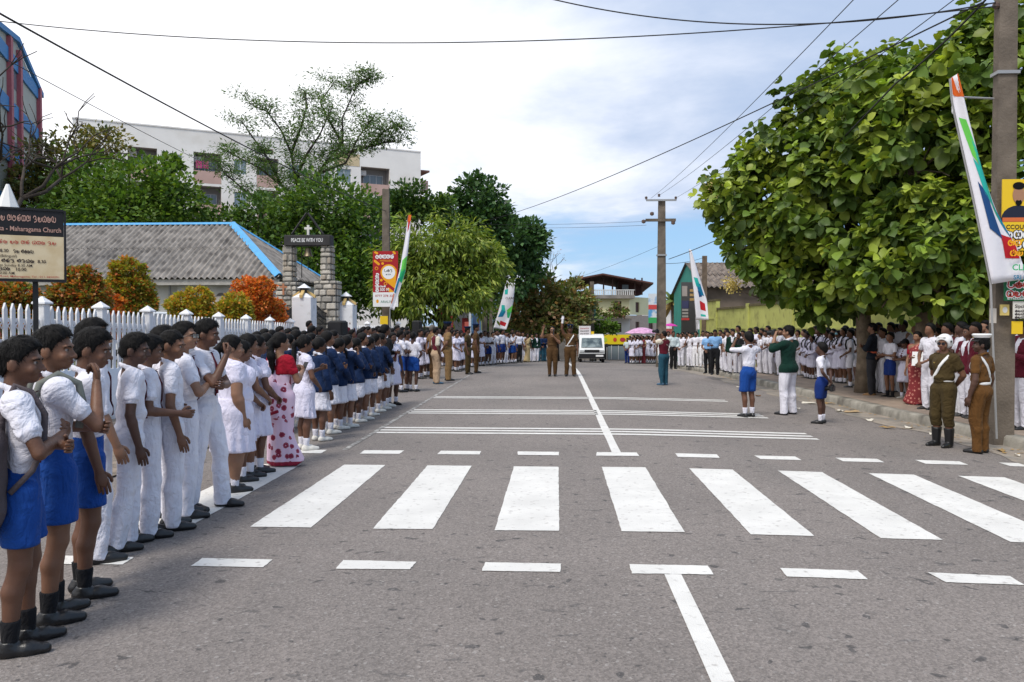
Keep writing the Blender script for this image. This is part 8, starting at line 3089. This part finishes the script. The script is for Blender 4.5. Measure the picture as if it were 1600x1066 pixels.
gw_ = "schoolgirls in white with black straps"
for u, vf, vh, ar, sk, lb in ((1317, 601, 511, ('crossed', 'crossed'), 0, "schoolgirl in white dress, arms crossed, right of the blue face mask"), (1298, 597, 519, ('front', 'front'), 1, "schoolgirl in white dress just left of the blue face mask"), (1291, 595, 514, ('front', 'front'), 1, "schoolgirl in white behind the small boy's head"),
         (1278, 594, 512, ('crossed', 'crossed'), 1, "tall schoolgirl in white with black straps and crossed arms above the small boy"), (1268, 594, 523, ('front', 'front'), 1, "schoolgirl in white between the tall girl and the green blazer"), (1260, 592, 518, ('front', 'front'), 3, "shorter schoolgirl in white next to the green blazer photographer")):
 person(u, vf, vh, -105, lb, gw_, UP, arms=ar, skin=sk, hair='plaits', straps=BLK, cuff=1.9, **GD)
gb_ = "schoolboys in all white on the right pavement"
for u, vf, vh, fc, ar, sk, lb in ((1218, 588, 512, -95, ('chin', 'crossed'), 0, "boy in white just left of the green blazer photographer, chin in hand"), (1226, 587, 511, -110, ('front', 'front'), 0, "boy in white behind the green blazer photographer's camera"),
          (1204, 586, 515, -80, ('crossed', 'crossed'), 0, "boy in white with crossed arms right of the photographing boy"), (1196, 585, 516, -100, ('front', 'front'), 1, "boy in white directly right of the raised elbow"), (1187, 584, 520, -90, ('front', 'hang'), 2, "boy in white behind the photographing boy's raised arm"),
          (1160, 583, 516, -120, ('front', 'front'), 1, "boy in white left of the photographing boy's camera"), (1137, 582, 517, -130, ('front', 'front'), 2, "boy in white left of the two green blazers, second from them"), (1130, 580, 519, -120, ('crossed', 'crossed'), 1, "boy in white behind the blue-shirted man")):
 person(u, vf, vh, fc, lb, gb_, UP, arms=ar, skin=sk, **WB)
person(1145, 584, 515, -150, "schoolboy in dark green blazer with white tie left of the photographing boy", None, UP, arms=('hang', 'hang'), skin=0, top='blazer', topc='green', bottom='trousers', botc='white', tie='white')
person(1154, 584, 519, -100, "second schoolboy in dark green blazer, half hidden by the photographing boy", None, UP, arms=('front', 'front'), skin=1, top='blazer', topc='green', bottom='trousers', botc='white')
person(1117, 586, 514, -165, "man in light blue shirt looking down at his hand on the kerb", None, UP, arms=('hang', 'wallet'), skin=1, top='shirt', topc='sky', bottom='trousers', botc='black', nod=-18, stance=(.06, .06), stride=(.05, -.03))
person(1106, 584, 518, -150, "second man in light blue shirt, behind the first, carrying a white bag", None, UP, arms=('hang', 'front'), skin=0, top='shirt', topc='sky', bottom='trousers', botc='black')
person(1052, 577, 517, 170, "man in pale shirt and dark trousers beside the cameraman", None, UP, arms=('front', 'hang'), skin=1, top='shirt', topc='pale', bottom='trousers', botc='black', cuff=1.7)
# ------------------------------------------------------------------ far crowd: one of each kind, then copies
PROTO = {}
def proto(key):
 if key in PROTO:
  return PROTO[key]
 kind, var = key
 SEED[0] += 1
 v = var
 ar = [('hang', 'hang'), ('front', 'front'), ('crossed', 'crossed'), ('hang', 'chin'), ('behind', 'behind')][v % 5]
 sk = (1, 0, 3, 2)[v % 4]
 spec = {
  'shorts': dict(SB, sock='white', botc='blue' if v % 2 else 'bluedark'), 'white': dict(WB, botc='white' if v % 2 else 'whiter'), 'girl': dict(GD, hair=('plaits', 'bun')[v % 2]),
  'navy': dict(NB, hair=('plaits', 'bun')[v % 2]), 'green': dict(top='blazer', topc='green', bottom='trousers', botc='white'), 'maroon': dict(top='blazer', topc='maroon', bottom='trousers', botc='white'),
  'man': dict(top='shirt', topc=('white', 'pale', 'sky', 'cream')[v % 4], bottom='trousers', botc=('black', 'bluedark', 'charcoal', 'black')[v % 4]),
  'sari': dict(top='blouse', topc='beige', bottom='sari', sari=SARI_BEIGE if v % 2 == 0 else SARI_MAROON, female=True, hair='bun'),
  'dark': dict(top='jacket', topc='navy', shirtc='navy', bottom='trousers', botc='jeans'),
  'girltie': dict(GD, hair='plaits', tie='navy'),
 }[kind]
 e = build_person(H=1.6, arms=ar, skin=sk, h=.029, turn=(-12, 8, 15, -6, 0)[v % 5], seed=SEED[0], **spec)
 PROTO[key] = [e, False]
 return PROTO[key]
def far(kind, var, u, vf, vh, face, label, group, up=0.0, dx=0.0, dy=0.0):
 pr = proto((kind, var))
 g, hh = spot(u, vf, vh, up)
 if dx or dy:
  top = g.z + hh
  g = Vector((g.x + dx, g.y + dy, gz(g.x + dx, g.y + dy) + up))
 e = copy_tree(pr[0]) if pr[1] else pr[0]
 pr[1] = True
 e.location = g
 e.rotation_euler = (0, 0, -R(face))
 e.scale = (hh / 1.6,) * 3
 tag(e, label, "person", group)
 return e
rc = random.Random(17)
ORD = ["leftmost", "second", "third", "fourth", "fifth", "sixth", "seventh", "eighth", "ninth", "tenth", "eleventh", "twelfth", "thirteenth", "fourteenth"] + [f"{t}{o}" for t in ("",) for o in ("fifteenth", "sixteenth", "seventeenth", "eighteenth", "nineteenth", "twentieth", "twenty-first", "twenty-second", "twenty-third", "twenty-fourth", "twenty-fifth", "twenty-sixth")]
WHAT = {'shorts': "boy in white shirt and blue shorts", 'white': "boy all in white", 'girl': "girl in white dress", 'girltie': "girl in white dress with dark tie", 'navy': "girl in navy blazer", 'maroon': "pupil in maroon blazer", 'green': "boy in green blazer"}
def nth(i, kind, where):
 where = where.replace("in the ", "")
 return f"{ORD[i]}{' from left' if i else ''} {where}, {WHAT[kind].replace('white shirt and ', '')}"
# second and third rows behind the navy blazers and the boys (only heads and shoulders show)
G2 = "pupils in the rows behind the left front row"
back = []
for i in range(12):
 u = 478 + i * 10.5
 back.append((u, 690 - i * 4.7, 'navy' if i < 9 else 'girl'))
for i, (u, vf, k) in enumerate(back):
 far(k, i % 5, u, vf, 522 + rc.uniform(-6, 5), 50 + rc.uniform(-12, 15), nth(i, k, "in the second row behind the navy blazers"), G2, dx=-.75, dy=.55)
for i in range(14):
 u = 505 + i * 10.5
 k = ('white', 'shorts', 'girl')[i % 3]
 far(k, (i * 2 + 1) % 5, u, 662 - i * 3.9, 516 + rc.uniform(-6, 4), 60 + rc.uniform(-30, 30), nth(i, k, "in the third row behind the blazers"), G2, dx=-1.5, dy=1.0)
# men beside the gate
p = far('man', 0, 484, 590, 501, 95, "bearded man in white shirt standing by the gate pillar", None, up=.35)
far('maroon', 1, 547, 575, 499, 120, "boy in maroon standing behind the loudspeaker", None, up=.25)
far('white', 3, 552, 580, 505, 110, "boy in white beside the boy behind the loudspeaker", None)
G3 = "pupils behind the boys in blue shorts on the left"
for i in range(10):
 u = 607 + i * 7.2
 k = ('white', 'girl', 'shorts', 'white', 'girltie')[i % 5]
 far(k, i % 5, u, 604 - i * 1.6, 513 + rc.uniform(-4, 4), 70 + rc.uniform(-25, 30), nth(i, k, "in the second row near the leaning flag"), G3, dx=-.9, dy=1.0)
# girls and boys behind the officers
G4 = "schoolgirls in white behind the tan officer"
for i, (u, vf, vh) in enumerate(((708, 580, 516), (714, 581, 519), (721, 579, 518), (727, 577, 520), (739, 574, 521))):
 far('girl', i, u, vf, vh, 120, nth(i, "girl", "between the tan officer and the brown pair"), G4)
for i in range(8):
 k = ('white', 'girl')[i % 2]
 far(k, i % 5, 690 + i * 7, 574, 514 + rc.uniform(-3, 4), 120, nth(i, k, "half hidden behind the pair of officers"), "pupils behind the pair of officers", dx=-.6, dy=.8)
G5 = "boys in blue shorts in the far left row"
for i, (u, vf, vh, k) in enumerate(((752, 572, 520, 'girl'), (758, 571, 517, 'shorts'), (763, 571, 519, 'shorts'), (770, 570, 519, 'white'), (776, 569.5, 516, 'shorts'), (785, 569, 515, 'shorts'), (790, 568.5, 519, 'white'), (796, 568, 521, 'shorts'), (802, 568, 520, 'shorts'), (808, 567, 517, 'shorts'))):
 far(k, i % 5, u, vf, vh, 140 + rc.uniform(-20, 20), nth(i, k, "in the far front row below the broad flag"), G5)
for i in range(9):
 k = ('white', 'shorts', 'girl')[i % 3]
 far(k, i % 5, 750 + i * 7.2, 566.5, 516 + rc.uniform(-2, 3), 140, nth(i, k, "in the far second row below the broad flag"), "second row of the far left line")
for i, (u, vf, vh, k, lb) in enumerate(((811, 567, 518, 'man', "man in pale shirt right of the far boys in blue shorts"), (817, 566, 519, 'white', "boy in white beside the woman in the beige saree"), (824, 566, 521, 'sari', "woman in beige saree in the far left row"),
          (831, 565.5, 522, 'green', "left one of the far schoolboys in green blazers"), (838, 565.5, 521, 'green', "right one of the far schoolboys in green blazers"), (845, 565, 522, 'dark', "man in dark jacket at the end of the far left row"), (850, 565, 522, 'dark', "man in jeans beside the waving officer's elbow"))):
 far(k, i % 4 if k != 'sari' else 0, u, vf, vh, 150, lb, "standing line at the far left")
# right far group
G6 = "girls in white at the far right of the road"
far('man', 1, 980, 568, 528, -150, "man in white shirt and dark trousers left of the pink umbrella group", None)
for i, (u, k) in enumerate(((987, 'girltie'), (993, 'girl'), (999, 'girltie'), (1004, 'sari'), (1011, 'girl'), (1018, 'girltie'), (1025, 'girl'))):
 far(k, (i % 5) if k != 'sari' else 1, u, 568.5, 526 + rc.uniform(-2, 2), -140, nth(i, k, "in the front row by the pink umbrella") if k != 'sari' else "woman in dark red saree among the girls by the pink umbrella", G6 if k != 'sari' else None)
for i in range(8):
 far('girl', i % 5, 984 + i * 6, 566, 525 + rc.uniform(-2, 2), -140, nth(i, "girl", "in the second row by the pink umbrella"), "second row by the pink umbrella")
G7 = "boys in white by the shed flag"
for i, (u, vf, vh) in enumerate(((1032, 569, 522), (1064, 573, 521), (1071, 573, 521), (1078, 573.5, 520), (1087, 574, 518), (1098, 575, 517))):
 far('white', i % 5, u, vf, vh, -150 + rc.uniform(-15, 15), nth(i, "white", "in the front row below the shed flag"), G7, UP)
for i in range(12):
 far('white', (i * 3) % 5, 1044 + i * 7.5, 570.5, 518 + rc.uniform(-2, 4), -150 + rc.uniform(-20, 20), nth(i, "white", "in the back row below the shed flag"), "back row of boys by the shed flag", UP)
for i in range(26):
 u = 1125 + i * 9.3
 k = ('white', 'white', 'girl', 'white')[i % 4]
 far(k, (i * 2) % 5, u, 577 + i * .85, 513 + rc.uniform(-4, 5), -110 + rc.uniform(-25, 25), nth(i, k, "in the back row along the yellow-green wall"), "back row along the yellow-green wall", UP)
for i in range(12):
 u = 1372 + i * 19
 k = ('maroon', 'white', 'girl')[i % 3] if u > 1440 else 'white'
 far(k, i % 5, u, 612 + i * 2.0, 503 + rc.uniform(-4, 6), -105 + rc.uniform(-25, 25), nth(i, k, "in the back row under the big tree"), "back row in the shade of the big tree", UP)
for i, (u, vf, vh, k) in enumerate(((1452, 641, 505, 'white'), (1478, 645, 504, 'maroon'), (1500, 650, 503, 'white'), (1522, 655, 503, 'maroon'), (1538, 650, 500, 'maroon'), (1560, 655, 502, 'white'), (1582, 655, 498, 'maroon'), (1606, 660, 500, 'white'))):
 far(k, (i * 3 + 1) % 5, u, vf, vh, -100 + rc.uniform(-25, 25), nth(i, k, "in the row behind the two traffic officers"), "row behind the two traffic officers", UP)
# umbrellas
for u, v, y, r_, c, lb in ((1003, 517.5, 45.5, .95, (.55, .30, .48), "pale pink patterned umbrella over the far girls"), (1047, 511, 47, .45, (.50, .03, .30), "magenta umbrella behind the cameraman")):
 c_ = at(u, v, y)
 e = empty("umbrella", (c_.x, y, c_.z - .75), 0, lb, "umbrella", "pink umbrellas in the far crowd")
 mb = MB()
 n = 8
 vs = [(0, 0, .95)]
 for j in range(1, 5):
  t = j / 4
  for k in range(n * 2):
   th = math.pi * k / n
   rr = r_ * t * (1 if k % 2 == 0 else .95)
   vs.append((rr * math.cos(th), rr * math.sin(th), .95 - .30 * r_ / .95 * t ** 2 - (.0 if k % 2 else .02 * t)))
 fs = [(0, 1 + k, 1 + (k + 1) % (2 * n)) for k in range(2 * n)]
 for j in range(3):
  for k in range(2 * n):
   a = 1 + j * 2 * n
   fs.append((a + k, a + 2 * n + k, a + 2 * n + (k + 1) % (2 * n), a + (k + 1) % (2 * n)))
 mb.add(vs, fs)
 o = mb.build("canopy", mat(f"umbrella_{u}", c, .6, var=.3, vscale=7), e)
 o.modifiers.new("thickness", 'SOLIDIFY').thickness = .006
 MB().tube([(0, 0, 0), (0, 0, 1.0)], .01, 6).build("shaft", METAL, e)
for o in scene.objects:
 if o.name.startswith("lettering"):
  o["kind"] = "stuff"
